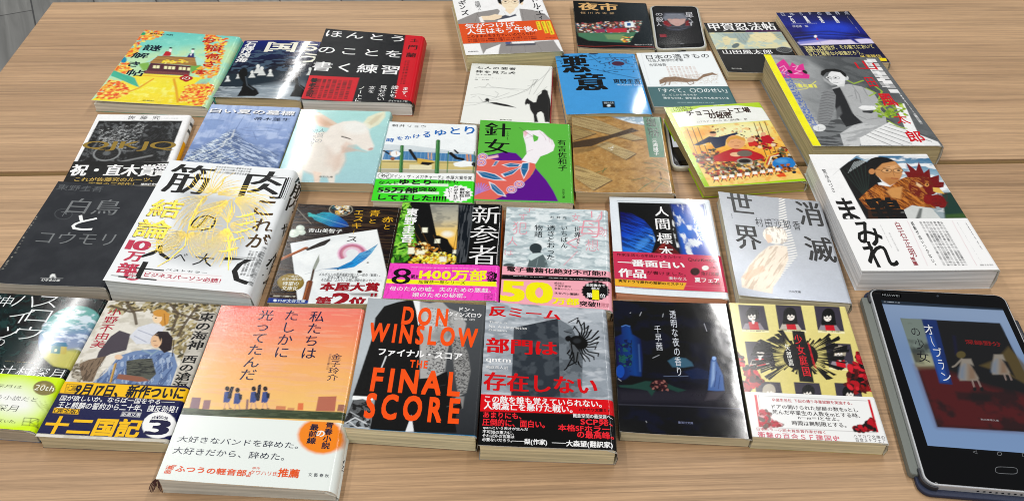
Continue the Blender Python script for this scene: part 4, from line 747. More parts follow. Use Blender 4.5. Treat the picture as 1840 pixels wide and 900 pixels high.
def a_shiokari(s):
    s.F(*F8); s.c[:] = alb('a67c42'); s.N('8a6430', (12, 7), .45, .65, seed=3, a=.8); s.N('c29a5a', 3.5, .5, .7, seed=9, a=.5); s.N('b08f5a', (2, 1), .5, .7, seed=19, a=.4)
    s.P('90a9bc', 430, 108, 640, 108, 690, 170, 560, 150, 480, 125, b=5); s.N('dfe6ea', 6, .5, .65, [430, 108, 640, 108, 690, 170, 560, 150], a=.8)
    for q, c in (((172, 110, 300, 112, 640, 252, 560, 262, 175, 160), 'a99468'), ((176, 165, 330, 215, 240, 245, 178, 262), '9c8455'), ((330, 292, 400, 268, 588, 345, 520, 386), 'b09a6c'), ((190, 420, 250, 438, 434, 516, 310, 584, 192, 506), 'b39a66')):
        s.P('3c2c1a', *[v + 5 for v in q], a=.8); s.P(c, *q); s.N('7c6540', (22, .9), .5, .6, list(q), a=.7, seed=4, ang=22)
    s.P('43331f', 174, 272, 400, 232, 560, 180, 606, 200, 420, 250, 300, 300, 176, 312, b=3); s.P('6f5836', 176, 315, 300, 305, 470, 250, 300, 330, 190, 350, a=.6, b=6)
    for q in ((640, 405, 700, 415, 800, 460), (650, 440, 730, 440, 810, 470), (690, 380, 760, 420), (560, 520, 650, 500, 700, 530), (640, 560, 700, 520, 790, 560), (730, 500, 800, 520, 835, 580), (600, 590, 660, 540), (330, 470, 380, 455, 400, 440), (370, 470, 385, 440), (700, 590, 760, 530, 830, 560)): s.L('54653a', 6, *q, a=.85)
    s.P('3d7055', 630, 106, 750, 108, 772, 371, 674, 370); s.T('塩', 648, 116, 718, 168, '1d3a2c', b=.02); s.T('狩峠', 660, 176, 738, 245, '1d3a2c', 'h', b=.01); s.T('三浦綾子', 688, 254, 738, 360, 'e6ebe6', 'v', b=.01); s.T('新潮文庫', 736, 464, 756, 514, '3a2c1c', 'v')
    s.SP(['d9d6c8'], 10, .5, [400, 300, 440, 295, 440, 325, 405, 322], 3)
def a_choco(s):
    s.F(*F8); s.c[:] = alb('a3c91a'); s.G([(0, 'b2cf3a'), (1, '9cc414')], 800, 60, 1300, 560)
    s.P('e6e9e2', 820, 88, 930, 72, 1000, 48, 1240, 36, 1400, 52, 1478, 132, 868, 178); A = [870, 182, 1478, 134, 1690, 505, 1062, 560]
    s.P('e9a53a', *A); s.G([(0, 'f0d67a'), (.5, 'eca63a'), (1, 'f2cf7a')], 1200, 150, 1330, 550, A); s.E('f6ebb4', 1240, 215, 190, 60, -4, .9, 40); s.E('e08a2c', 1000, 220, 90, 30, -10, .6, 20); s.N('e0872c', 5, .55, .7, A, a=.5)
    for x in (916, 950, 985, 1350, 1385, 1420): s.L('4a3a2c', 5, x, 186 - (x - 900) * .08, x + 85, 400 - (x - 900) * .05)
    s.SP(['4a4038', '8a5a34', '6f3424', 'd8d2c4', '3f4a5c'], 40, .8, [1000, 175, 1330, 165, 1420, 330, 1020, 300], 6, 2)
    s.SP(['3a3028', '6b3a24', '8f5a30', '2b2422', 'c9bda8', 'a8301f', '4a5c3a', '7a6a50', 'd8a050'], 620, 1.5, [955, 350, 1090, 320, 1200, 400, 1420, 380, 1560, 300, 1640, 440, 1500, 480, 1060, 500, 1000, 420], 3)
    s.P('29324a', 960, 295, 1060, 240, 1120, 244, 1240, 212, 1248, 222, 1170, 262, 1165, 300, 1100, 320, 1068, 275, 990, 300); s.E('d9a27c', 1086, 226, 22, 15); s.E('3b2a22', 1084, 214, 22, 8)
    s.SP(['b3222c', '7f1c24', 'e0c8a8', '3a2c30'], 60, 1.8, [1300, 270, 1360, 235, 1470, 240, 1500, 290, 1450, 330, 1330, 300], 9); s.P('b3242e', 1390, 245, 1445, 228, 1480, 262, 1460, 290, 1410, 280); s.E('d9a27c', 1412, 225, 18, 13); s.E('d9a27c', 1330, 262, 24, 16); s.P('c9332c', 1310, 280, 1370, 275, 1380, 300, 1320, 305)
    s.P('b01f2b', 1085, 372, 1150, 340, 1215, 318, 1320, 325, 1400, 355, 1425, 378, 1330, 398, 1210, 400, 1100, 402); s.E('dba06f', 1232, 276, 62, 44, 8); s.P('d29a48', 1170, 268, 1190, 246, 1240, 234, 1290, 250, 1298, 272, 1240, 254, 1200, 262, 1180, 290)
    s.L('7a4a34', 4, 1200, 278, 1218, 276); s.L('7a4a34', 4, 1244, 278, 1264, 278); s.L('a8503c', 5, 1225, 302, 1252, 302); s.E('e0b48c', 1235, 356, 40, 14); s.E('6b6258', 1290, 350, 50, 20); s.E('8f8a7c', 1290, 398, 52, 20); s.E('2c2624', 1290, 398, 40, 13)
    for k, c in enumerate(('d9b03a', 'c8503a', 'e6dcc0')): s.L(c, 9, 1420 + k * 12, 420, 1440 + k * 12, 370, 1500 + k * 6, 345 + k * 8)
    s.E('2a78be', 1546, 412, 78, 38, -2); s.E('5fa0d6', 1530, 398, 40, 14, 0, .7, 8); s.SP(['8a4a24', 'b8642c', '3a2a20'], 30, 1.3, [1520, 420, 1600, 420, 1590, 460, 1530, 460], 3)
    for k in range(9):
        x = 1105 + k * 50; y = 505 - k * 7; s.E('d9823c', x, y + 8, 26, 12); s.P('ece6dc', x - 14, y - 8, x + 14, y - 8, x + 18, y + 12, x - 16, y + 12); s.E('5a3a2a', x - 3, y - 16, 9, 9); s.L('2c2422', 6, x - 8, y + 12, x - 16, y + 30); s.L('b3242e', 6, x + 8, y + 12, x + 18, y + 28)
    s.P('d9542c', 1490, 488, 1540, 470, 1560, 495, 1510, 500); s.E('26303c', 1610, 468, 14, 9)
    s.T('チョコレート工場', 905, 70, 1332, 82, '3a2a20', b=.035); s.T('の秘密', 1046, 86, 1214, 118, '3a2a20', b=.04); s.T('ロアルド・ダール 作／田村隆一 訳', 978, 139, 1308, 132, '4a3c30'); s.T('山田啓子', 808, 48, 962, 72, '2a2c26', b=-.01); s.MT('e9efc8', 1080, 28, 1165, 38, 1, 'h', .9)
def a_mook(s):
    s.F(*MK); s.c[:] = alb('8b8e90'); s.G([(0, 'a4a7a8'), (.3, '8b8e90'), (.45, '55585a'), (.75, '4a4d4f'), (1, '606365')], 60, 260, 1100, 250); s.N('6b6e70', (20, 9), .45, .65, seed=5, a=.5, ang=30)
    s.G([(0, 'a9acad'), (1, '7d8082')], 300, 80, 480, 500, [330, 100, 470, 180, 500, 380, 430, 640, 250, 480, 300, 260], a=.6, b=30)
    J = 'a6a8a9'; D = '2c2d2f'
    s.P('727577', 380, 700, 620, 655, 780, 690, 640, 800, 700, 950, 420, 960, 400, 820); s.N('3a3c3e', (16, 3), .5, .6, [380, 700, 620, 655, 780, 690, 640, 800, 700, 950, 420, 960], a=.8, ang=8)
    s.P('b9bbbc', 640, 795, 790, 700, 870, 690, 1100, 740, 1040, 800, 870, 835, 800, 960, 690, 960); s.N('8a8c8e', (18, 4), .5, .62, [640, 795, 790, 700, 870, 690, 1100, 740, 870, 835, 690, 960], a=.6, ang=-15)
    s.P(J, 560, 360, 640, 335, 720, 322, 840, 345, 950, 395, 1000, 470, 1030, 570, 1070, 610, 1090, 730, 970, 715, 870, 695, 780, 620, 740, 560)
    s.P(D, 560, 372, 640, 352, 700, 470, 760, 600, 850, 690, 700, 730, 640, 640, 600, 560, 560, 430); s.P('5b5d5f', 600, 560, 640, 530, 660, 600, 610, 660, b=6)
    s.P('7e8082', 490, 378, 560, 362, 600, 430, 592, 560, 550, 660, 520, 716, 410, 690, 425, 600, 450, 470)
    for k in range(13): y = 395 + k * 25; s.L('4b4d4f', 7, 465 - k * 3, y + 12, 520, y, 590 - k * 3, y + 14, a=.8, b=2)
    for q in ((655, 380, 720, 500, 760, 600), (760, 340, 820, 420, 840, 500), (860, 360, 900, 430), (800, 620, 900, 660, 1060, 640), (720, 440, 760, 430), (780, 380, 800, 460)): s.L('6a6c6e', 6, *q, a=.8, b=3)
    s.P('e0e1e1', 815, 545, 850, 525, 985, 530, 1000, 560, 900, 570, 840, 562); s.P('3a3b3d', 850, 575, 1000, 570, 940, 600, 860, 592)
    s.P('cfd1d1', 590, 300, 690, 300, 680, 345, 620, 345); s.E('d9dadb', 610, 262, 86, 68, 14); s.P('b4b6b7', 480, 260, 540, 300, 600, 335, 560, 335, 490, 290, a=.7, b=8); s.E('c6c8c9', 706, 268, 16, 22)
    s.P('1b1c1e', 455, 232, 462, 200, 510, 180, 590, 178, 650, 192, 695, 225, 705, 262, 680, 250, 640, 212, 560, 202, 510, 215, 480, 250); s.E('55585a', 606, 262, 34, 15, 6); s.E('d9dadb', 606, 262, 30, 12, 6); s.E('55585a', 530, 262, 30, 14, 6); s.E('cfd1d1', 530, 262, 26, 11, 6); s.E('26272a', 598, 262, 11, 5); s.E('26272a', 528, 262, 10, 5); s.L('3a3b3d', 6, 575, 305, 620, 310); s.L('55585a', 4, 560, 270, 558, 290)
    s.E('d6d8d8', 440, 738, 62, 36); s.E('aeb0b1', 380, 690, 50, 26); s.L('6a6c6e', 4, 420, 740, 480, 750); s.L('6a6c6e', 4, 430, 725, 430, 765)
    s.F(*F9); s.P('dcdddd', 600, 245, 700, 190, 790, 140, 900, 190, 1100, 270, 1120, 296, 610, 292)
    for k in range(6): s.L('3a3c3e', 5, 640 + k * 30, 225 - k * 14, 820 + k * 60, 300 - k * 8)
    s.P('e4e5e5', 820, 20, 880, 20, 1010, 290, 940, 292)
    s.F(*MK); s.P('cf2f88', 10, 150, 60, 110, 100, 88, 140, 130, 160, 160, 180, 118, 230, 150, 290, 128, 310, 222, 350, 236, 345, 272, 60, 262, 20, 215); s.P('9a3a9e', 5, 150, 60, 125, 60, 250, 30, 240)
    for q in ((60, 170, 100, 150, 130, 190, 90, 220, 150, 235), (190, 160, 240, 150, 210, 190, 270, 200, 200, 225, 280, 230), (100, 180, 60, 235)): s.L('f0a8cc', 9, *q)
    s.E('1a1a1c', 160, 206, 28, 14, 30); s.E('1a1a1c', 305, 208, 28, 14, 30)
    for c in ('e0dc58',): s.L(c, 4, 180, 272, 260, 290, 300, 325, 280, 355, 220, 350); s.T('27', 204, 318, 268, 346, c, b=.02); s.MT(c, 235, 352, 400, 310, 1, 'h', .95); s.L(c, 9, 240, 376, 320, 365, 410, 295, a=.8)
    n = s.us; s.c[:, n < .062] = alb('f2e21a'); u0 = np.searchsorted(n, .07); u1 = np.searchsorted(n, .125); v0 = np.searchsorted(s.vs, .2); v1 = np.searchsorted(s.vs, .8); r = np.random.RandomState(3)
    blk = np.kron(r.rand((v1 - v0) // 4 + 1, (u1 - u0) // 2 + 1) > .35, np.ones((4, 2)))[:v1 - v0, :u1 - u0]; blk[::4] = 0; s.c[v0:v1, u0:u1] = s.c[v0:v1, u0:u1] * (1 - blk[..., None] * .85) + alb('3f5fa8') * blk[..., None] * .85
    R = 'c4242e'; s.F(*F4); s.T('山', 552, 394, 716, 452, R, b=.005); s.T('田', 622, 500, 720, 562, R, b=.01); s.T('風', 705, 606, 850, 684, R, b=.03); s.T('太', 800, 735, 930, 800, R, b=.01); s.T('郎', 880, 846, 1030, 920, R, b=.025)
    for q in ((520, 520, 560, 540, 620, 520), (700, 560, 740, 590, 720, 640), (700, 690, 760, 740, 830, 700, 880, 710), (690, 720, 740, 680, 800, 740, 890, 700), (780, 780, 850, 820, 900, 830), (640, 570, 700, 600, 660, 620), (720, 650, 800, 640, 760, 690)): s.L('93b038', 11, *q, a=.9)
    s.SP(['93b038', '6f8f2c', 'b8cc60'], 60, 1.6, [680, 660, 880, 670, 900, 760, 720, 760], 4)
    for q in ((636, 400, 668, 462), (664, 385, 720, 560), (690, 378, 770, 600), (740, 440, 840, 575), (830, 580, 900, 660), (890, 660, 960, 740), (940, 735, 1010, 800)): s.MT('e9eaea', *q, 1, 'v', .95)
def a_esquisse(s):
    s.F(*ES); s.c[:] = alb('29201b'); s.N('4a3a2c', (26, 1.6), .5, .62, seed=6, a=.8); s.N('120e0c', (20, 1.2), .55, .62, seed=16, a=.8)
    s.E('8f8a7a', 560, 112, 92, 48); s.E('2c2a26', 560, 112, 84, 42); s.SP(['cfc9b0', '2f6f7a', 'a86a34', '1c3c48', 'e0dcd0', 'c9a24a'], 90, 1.1, [500, 80, 620, 80, 625, 140, 510, 145], 3)
    F_ = [318, 142, 370, 150, 420, 132, 480, 134, 545, 162, 605, 208, 622, 240, 560, 248, 480, 240, 420, 215, 360, 190]; s.G([(0, '1fa39f'), (.4, '2796b4'), (.75, '1a55a6'), (1, '173a80')], 320, 140, 620, 240, F_); s.L('bfe0dc', 3, 318, 142, 460, 190, 618, 238); s.N('0f5a80', (8, .8), .55, .62, F_, a=.6, ang=20)
    s.SP(['3ab0b0'], 12, 1, [310, 140, 350, 140, 350, 165, 320, 165], 4); s.L('55504a', 7, 220, 105, 335, 222); s.L('c9c4b8', 3, 222, 105, 330, 215)
    for q in ((205, 290, 42, 30), (250, 255, 34, 26), (262, 285, 30, 20), (195, 305, 30, 18)): s.E('c2cfc4', *q); s.E('dde6dc', q[0] - 6, q[1] - 6, q[2] * .5, q[3] * .5, 0, .8, 4)
    W_ = [175, 368, 500, 310, 828, 262, 870, 450, 905, 620, 900, 850, 240, 850, 210, 600]; s.P('e4e8ea', *W_); s.N('d4d9dc', 16, .4, .7, W_, a=.6)
    for r, c, w in ((88, 'd58fb4', 22), (70, 'b5245e', 26), (80, '96205a', 8), (50, 'dba0c0', 16)): s.L(c, w, *sum([[645 + r * 1.15 * math.cos(t * .3 + 2.6), 445 + r * .82 * math.sin(t * .3 + 2.6)] for t in range(16)], []), a=.75, b=5)
    L_ = [430, 560, 540, 548, 640, 500, 700, 440, 760, 420, 836, 372, 790, 440, 740, 490, 660, 545, 560, 562]; s.G([(0, '2c6f9c'), (.5, '2a8ed0'), (1, '7fb4cc')], 430, 560, 830, 380, L_); s.L('17486a', 3, 285, 600, 430, 560, 600, 540, 835, 372); s.N('1c5ca0', (7, 1), .5, .6, L_, a=.6, ang=-30)
    for x, y, r in ((760, 512, 8), (700, 580, 18), (537, 563, 7), (540, 620, 5)): s.E('33302e', x, y, r, r * .6)
    s.L('8a4a26', 26, 92, 492, 200, 445, 300, 402); s.L('c47a4a', 7, 92, 486, 290, 396); s.P('2e2a28', 290, 412, 400, 360, 478, 332, 482, 345, 440, 380, 305, 424); s.L('6b3a22', 50, 290, 800, 325, 660); s.L('9a5a34', 12, 275, 800, 315, 660); s.L('4a3a30', 18, 338, 640, 356, 560); s.P('8f958c', 345, 560, 370, 500, 396, 452, 398, 500, 368, 562)
    Gd = 'd6a52e'
    for c, *q in (('エ', 668, 120, 724, 152), ('ス', 664, 166, 722, 204), ('キ', 648, 214, 708, 256), ('ス', 612, 318, 676, 356), ('青', 780, 116, 846, 166), ('と', 778, 184, 816, 216), ('赤', 872, 166, 946, 212), ('と', 886, 226, 918, 262)): s.T(c, *q, Gd if q[1] < 300 else '3a3430', m=.01)
    s.V(Gd, 5, 660, 268, 650, 302); s.T('青山美智子', 318, 254, 566, 292, 'e6e8e6', m=.02); s.MT('8f8a80', 320, 294, 460, 302, 1, 'h', .6)
    s.T('メルボルンの若手画家が描いた一枚の「絵画」。', 400, 588, 850, 618, '33363a'); s.T('日本に渡って三十数年、', 468, 610, 690, 634, '33363a'); s.T('その絵は「ふたり」の間に奇跡を紡いでいく──', 415, 630, 862, 658, '33363a')
    s.T('本屋大賞', 418, 660, 834, 726, '931b2a', b=.04, m=.02); s.T('第', 380, 768, 480, 832, '931b2a', b=.04, m=.02); s.T('2', 508, 742, 612, 836, '931b2a', b=.05); s.T('位', 632, 770, 735, 836, '931b2a', b=.04, m=.02)
    s.P('55534f', 620, 740, 830, 735, 830, 765, 740, 760, 640, 755, a=.7, b=8); s.T('!!', 785, 742, 822, 766, '931b2a', b=.04)
    s.E('7d6622', 180, 660, 104, 66); s.E('8f7830', 175, 655, 90, 54, 0, .8, 8); Wt = 'ece8d8'
    s.T('一度読み', 160, 606, 258, 625, Wt); s.T('必至の感動作', 118, 626, 262, 648, Wt); s.T('待望の', 122, 654, 238, 684, Wt, b=.01); s.T('文庫化', 118, 688, 230, 720, Wt, b=.01)
    s.MT('cfc9b8', 48, 758, 212, 772, 1, 'h', .8); s.P('1c3a86', 12, 776, 316, 793, 312, 818, 0, 812); s.T('PHP文芸文庫', 90, 786, 290, 812, 'cfdcec', b=.01); s.E('cfdcec', 62, 797, 14, 10)
def a_shinsan(s):
    s.F(*ES); s.c[:] = alb('121517'); GR = [1008, 58, 1060, 62, 1110, 130, 1130, 300, 1095, 430, 1040, 500, 938, 510]
    s.P('2c5a1c', *GR, b=5); s.SP(['4f9a2a', '6fb83c', '1f3f18', '3a7a24', '8fcf4a'], 240, 1.3, GR, 5, 3.2)
    s.P('1a1713', 1080, 62, 1225, 62, 1290, 330, 1240, 420, 1120, 350, b=3); s.G([(0, '8f9088'), (.35, 'b3ad98'), (.65, 'e8c468'), (1, 'e8a838')], 1330, 70, 1350, 420, [1225, 72, 1448, 76, 1425, 400, 1395, 430, 1360, 330, 1275, 300])
    s.N('6a6c68', (10, 5), .5, .62, [1225, 72, 1448, 76, 1430, 240, 1260, 240], a=.5); s.E('fff6dc', 1358, 292, 44, 22, 0, .9, 14); s.P('1b1511', 1290, 300, 1350, 330, 1420, 420, 1400, 520, 1200, 520, 1240, 380, b=4)
    s.SP(['f2d83c', 'e8a82c', '8f6a1c', 'f6ee9a', 'c9b02c'], 260, 1.0, [1100, 470, 1180, 420, 1330, 430, 1440, 470, 1440, 515, 1060, 515], 5); s.SP(['c98a3c', '7a4a20', 'f0dca0'], 90, 1.1, [1060, 330, 1250, 370, 1300, 430, 1080, 470], 6)
    for x, y, w, h in ((1168, 244, 40, 36), (1264, 328, 38, 32), (1062, 392, 46, 48), (1128, 416, 58, 26), (1300, 460, 50, 40), (1400, 410, 26, 28)): s.P('f6ecd2', x, y, x + w, y, x + w - 2, y + h, x - 3, y + h, b=3)
    for q in ((1140, 220, 1240, 420), (1100, 260, 1190, 400), (1430, 260, 1400, 420), (1250, 300, 1340, 470)): s.L('5a4022', 5, *q, a=.8)
    s.P('23262a', 1440, 76, 1560, 80, 1500, 500, 1420, 515, b=2); s.N('5a5e62', (1.5, 22), .52, .6, [1440, 76, 1560, 80, 1500, 500, 1420, 515], a=.6)
    Wt = 'eef0f0'; s.T('新', 1552, 84, 1746, 216, Wt, m=.012, b=-.01); s.T('参', 1536, 226, 1734, 366, Wt, m=.012, b=-.01); s.T('者', 1528, 374, 1720, 522, Wt, m=.012, b=-.01); s.V(Wt, 4, 1748, 205, 1722, 520)
    s.T('東野圭吾', 1052, 102, 1094, 356, Wt, 'v', b=.04)
def b_shinsan(s):
    s.F(*ES); s.c[:] = alb('ee4abb'); K = '1c1218'; Y = 'f0ee2a'; Wt = 'fbe8f4'; s.N('c83a98', (1.2, 5), .62, .66, seed=4, a=.6)
    s.P(Y, 897, 632, 1000, 636, 1720, 652, 1726, 690, 890, 664); s.T('8', 958, 552, 1066, 672, K, m=.02, b=-.01); s.T('累計', 1084, 600, 1150, 630, K, b=.02); s.T('1400万部', 1156, 558, 1645, 645, Y, b=.045)
    s.T('突', 1656, 576, 1712, 614, K, b=.03); s.T('破', 1656, 614, 1712, 654, K, b=.03); s.T('!', 1708, 590, 1722, 650, K, b=.03); s.T('加賀恭一郎シリーズ', 1142, 640, 1490, 674, K); s.MT('b0a020', 920, 640, 1080, 658, 1, 'h', .6)
    s.MT(Wt, 1080, 540, 1590, 556, 1, 'h', .8); s.T('母のための嘘。夫のための悪戯。', 926, 688, 1680, 738, Wt, b=.005); s.T('娘のための秘密。', 1096, 734, 1495, 778, Wt, b=.005)
    for q in ((1636, 748, 1694, 750), (1694, 750, 1690, 786), (1690, 786, 1634, 783), (1634, 783, 1636, 748), (1662, 750, 1660, 784), (1635, 766, 1662, 767), (1664, 768, 1690, 752), (1664, 768, 1688, 784)): s.L('2c1a26', 4, *q)
def a_sekai(s):
    s.F(*SK); s.c[:] = alb('c0cccf'); s.N('98a8ae', (9, 3), .5, .62, seed=4, a=.8); s.N('dfe6e8', (7, 4), .5, .65, seed=14, a=.8); pk = 'dc9aa6'
    for c, *q in (('母', 650, 230, 830, 360), ('犯', 170, 240, 270, 335), ('人', 130, 350, 200, 420), ('す', 215, 180, 270, 230), ('リ', 740, 160, 830, 245), ('女', 600, 180, 660, 240), ('子', 250, 130, 330, 170), ('く', 560, 360, 640, 440), ('想', 700, 370, 800, 460), ('は', 110, 450, 170, 490), ('物', 790, 280, 860, 350)): s.T(c, *q, pk, b=-.01)
    for q in ((560, 400, 700, 330, 860, 300), (820, 170, 780, 240), (660, 300, 640, 420, 600, 430), (540, 560, 640, 460)): s.L(pk, 7, *q, a=.8, b=1)
    for q in ((410, 232, 590, 238), (430, 170, 470, 172), (640, 175, 770, 205), (470, 250, 530, 254)): s.L('6f7d82', 3, *q)
    K = '2c3236'; s.T('杉井光', 440, 198, 560, 222, K, gap=.4); s.T('世界で', 616, 278, 664, 402, K, 'v', m=.008); s.T('いちばん', 520, 272, 568, 436, K, 'v', m=.008); s.T('透きとおった', 418, 268, 474, 524, K, 'v', m=.008); s.T('物語', 326, 264, 382, 356, K, 'v', m=.008)
    s.P('596668', 272, 575, 288, 515, 330, 490, 385, 478, 410, 520, 430, 580); s.P('c3d2d3', 276, 508, 300, 478, 350, 470, 392, 478, 350, 500, 300, 528, b=2); s.E('363f42', 334, 436, 46, 36); s.P('363f42', 300, 440, 370, 430, 372, 470, 310, 474); s.L('8a9a9c', 4, 350, 510, 340, 565); s.E('4a5456', 140, 562, 40, 14); s.N('8fa0a2', 3, .5, .6, [400, 520, 520, 540, 510, 575, 400, 575], a=.7)
def b_sekai(s):
    s.F(*SK); s.c[:] = alb('eda3b0'); K = '151416'; Y = 'efe01c'; Wt = 'f4f4f2'
    s.P(K, 88, 632, 890, 652, 894, 684, 84, 666); s.T('電子書籍化絶対不可能!?', 126, 572, 856, 645, K, b=.03); s.T('“紙の本でしか”体験できない感動がある！', 135, 638, 850, 678, Wt, b=.02)
    s.T('50', 98, 682, 442, 838, Y, b=.06); s.T('万部', 458, 798, 650, 856, Y, b=.05); s.T('突破!!', 656, 824, 810, 870, K, b=.03); s.P(K, *sum([[775 + (108 if i % 2 else 98) * math.cos(i * .157), 752 + (72 if i % 2 else 65) * math.sin(i * .157)] for i in range(40)], []))
    s.T('絶対に', 470, 686, 542, 706, K); s.T('予測不能な', 470, 706, 592, 728, K); s.T('衝撃のラスト──', 470, 728, 655, 750, K); s.T('ネタバレ厳禁！', 470, 758, 652, 786, K, b=.02)
    s.T('全国書店で', 702, 698, 846, 724, Wt, b=.02); s.T('続々', 745, 724, 805, 746, Wt, b=.02); s.T('第', 708, 764, 752, 800, Wt, b=.02); s.T('1', 760, 748, 792, 814, Y, b=.05); s.T('位', 806, 772, 850, 804, Wt, b=.02); s.T('限定', 818, 838, 878, 872, 'b06a78')
def a_hyohon(s):
    s.F(*SK); s.c[:] = alb('dbe2ea'); s.L('7a848e', 4, 934, 86, 1580, 108, 1652, 520); s.P('0b1020', 940, 97, 1570, 115, 1648, 540, 980, 540)
    BW = [958, 168, 1040, 180, 1130, 230, 1190, 300, 1215, 370, 1190, 450, 1150, 540, 985, 540, 970, 400]; s.G([(0, '0c1c5c'), (.5, '1646b8'), (1, '2f78d8')], 960, 200, 1200, 380, BW, b=3); s.N('081238', (14, 1.6), .5, .6, BW, a=.7, ang=25, seed=6)
    for k in range(9): s.L('0a1648', 5, 1195, 380, 980 + k * 12, 200 + k * 34, a=.7)
    s.E('4a90e0', 1120, 400, 60, 26, -40, .6, 12); s.L('bfe0f4', 6, 1170, 340, 1200, 350, 1208, 385, a=.8, b=2)
    RB = [1330, 112, 1570, 115, 1648, 540, 1420, 540, 1380, 300]; s.G([(0, '123a90'), (.5, '2468c8'), (1, '1646a8')], 1350, 120, 1560, 480, RB, b=14); s.N('e4f2fa', (5, 12), .52, .66, [1330, 112, 1440, 112, 1620, 540, 1400, 540, 1340, 300], a=.9, seed=9, ang=-10)
    s.P('5c1c22', 1200, 470, 1285, 368, 1400, 480, 1400, 540, 1190, 540, b=2); s.P('9a3a34', 1225, 450, 1280, 385, 1290, 400, 1245, 470, a=.6, b=4)
    Wt = 'f0f3f5'
    for c, *q in (('人', 1206, 130, 1312, 202), ('間', 1212, 218, 1322, 300), ('標', 1222, 322, 1340, 404), ('本', 1238, 420, 1352, 500)): s.T(c, *q, Wt, m=.018)
    s.T('湊かなえ', 1476, 140, 1574, 378, Wt, 'v', m=.008); s.L('10182c', 4, 990, 724, 1640, 750)
def b_hyohon(s):
    s.F(*SK); s.c[:] = alb('c23955'); K = '3c1420'; Wt = 'fbeef0'; s.P('e2aa34', 918, 662, 1442, 688, 1420, 738, 918, 712)
    s.T('作家生活も15年続けてきた中で、', 932, 472, 1420, 515, K); s.T('一番面白い', 942, 514, 1428, 586, Wt, b=.025, m=.02); s.T('作品', 946, 584, 1144, 656, Wt, b=.025, m=.02); s.T('が書けました。', 1150, 600, 1438, 640, K); s.T('湊かなえ', 1308, 642, 1446, 672, Wt)
    s.T('QuizKnock', 1450, 506, 1682, 544, K); s.E(K, 1506, 606, 36, 28); s.E('f4ece4', 1582, 580, 26, 18); s.T('いちの', 1612, 568, 1680, 588, K); s.T('角川文庫', 1548, 606, 1688, 640, K); s.T('夏フェア', 1500, 648, 1690, 692, Wt, b=.03); s.T('2025', 1622, 686, 1690, 702, K)
    s.T('実写ドラマ原作の禁断のミステリ', 945, 666, 1415, 710, '2a1a14', b=.02); s.L('e08a98', 3, 1430, 712, 1740, 722)
def a_shometsu(s):
    s.F(*SM); s.c[:] = alb('a0a4aa'); s.G([(0, '93979d'), (.5, 'a6aab0'), (1, 'b9bfca')], 400, 60, 700, 860); K = '101114'; k = 'd8cbbb'
    for i in range(34):
        t = i / 33; x = np.interp(t, [0, .3, .5, .7, .85, 1], [598, 612, 645, 672, 600, 530]); y = 105 + t * 620 if t < .85 else 632 + (t - .85) * 560; w = 16 + 26 * min(1, t * 1.6)
        s.L('e6e3dc', 8, x - w, y + 6, x, y, x + w, y - 9, a=.95, b=1.5); s.L('7d7a78', 3, x - w, y + 13, x + w, y - 2, a=.5)
    s.P(k, 505, 462, 560, 450, 640, 462, 650, 560, 590, 690, 535, 760, 530, 808, 420, 790, 300, 765, 296, 700, 360, 600, 430, 520, b=3); s.N('b3a08c', (2, 16), .5, .62, [505, 462, 640, 462, 650, 560, 535, 760, 420, 790, 300, 765, 360, 600], a=.7, ang=30, seed=3); s.P('c9a890', 296, 690, 330, 660, 460, 600, 480, 640, 340, 712, a=.7, b=4)
    s.E('dfd9cf', 552, 380, 92, 64, 12); s.N('a89c90', (1.2, 5), .5, .62, [465, 330, 620, 320, 650, 420, 600, 450, 470, 400], a=.7, seed=5); s.P('dcb8a0', 478, 370, 520, 380, 530, 430, 500, 438, 486, 410, b=3)
    s.T('世', 184, 56, 400, 226, K, m=.02); s.T('界', 236, 304, 462, 494, K, m=.02); s.T('消', 688, 124, 912, 318, K, m=.02); s.T('滅', 752, 384, 1006, 584, K, m=.02); s.T('村田沙耶香', 398, 250, 745, 344, '26272a', gap=.15)
    s.MT('3a3b3e', 495, 252, 620, 275, 1, 'h', .6); s.T('河出文庫', 648, 784, 742, 806, '26272a'); s.MT('5a5b5e', 222, 222, 240, 258, 1, 'v', .8)
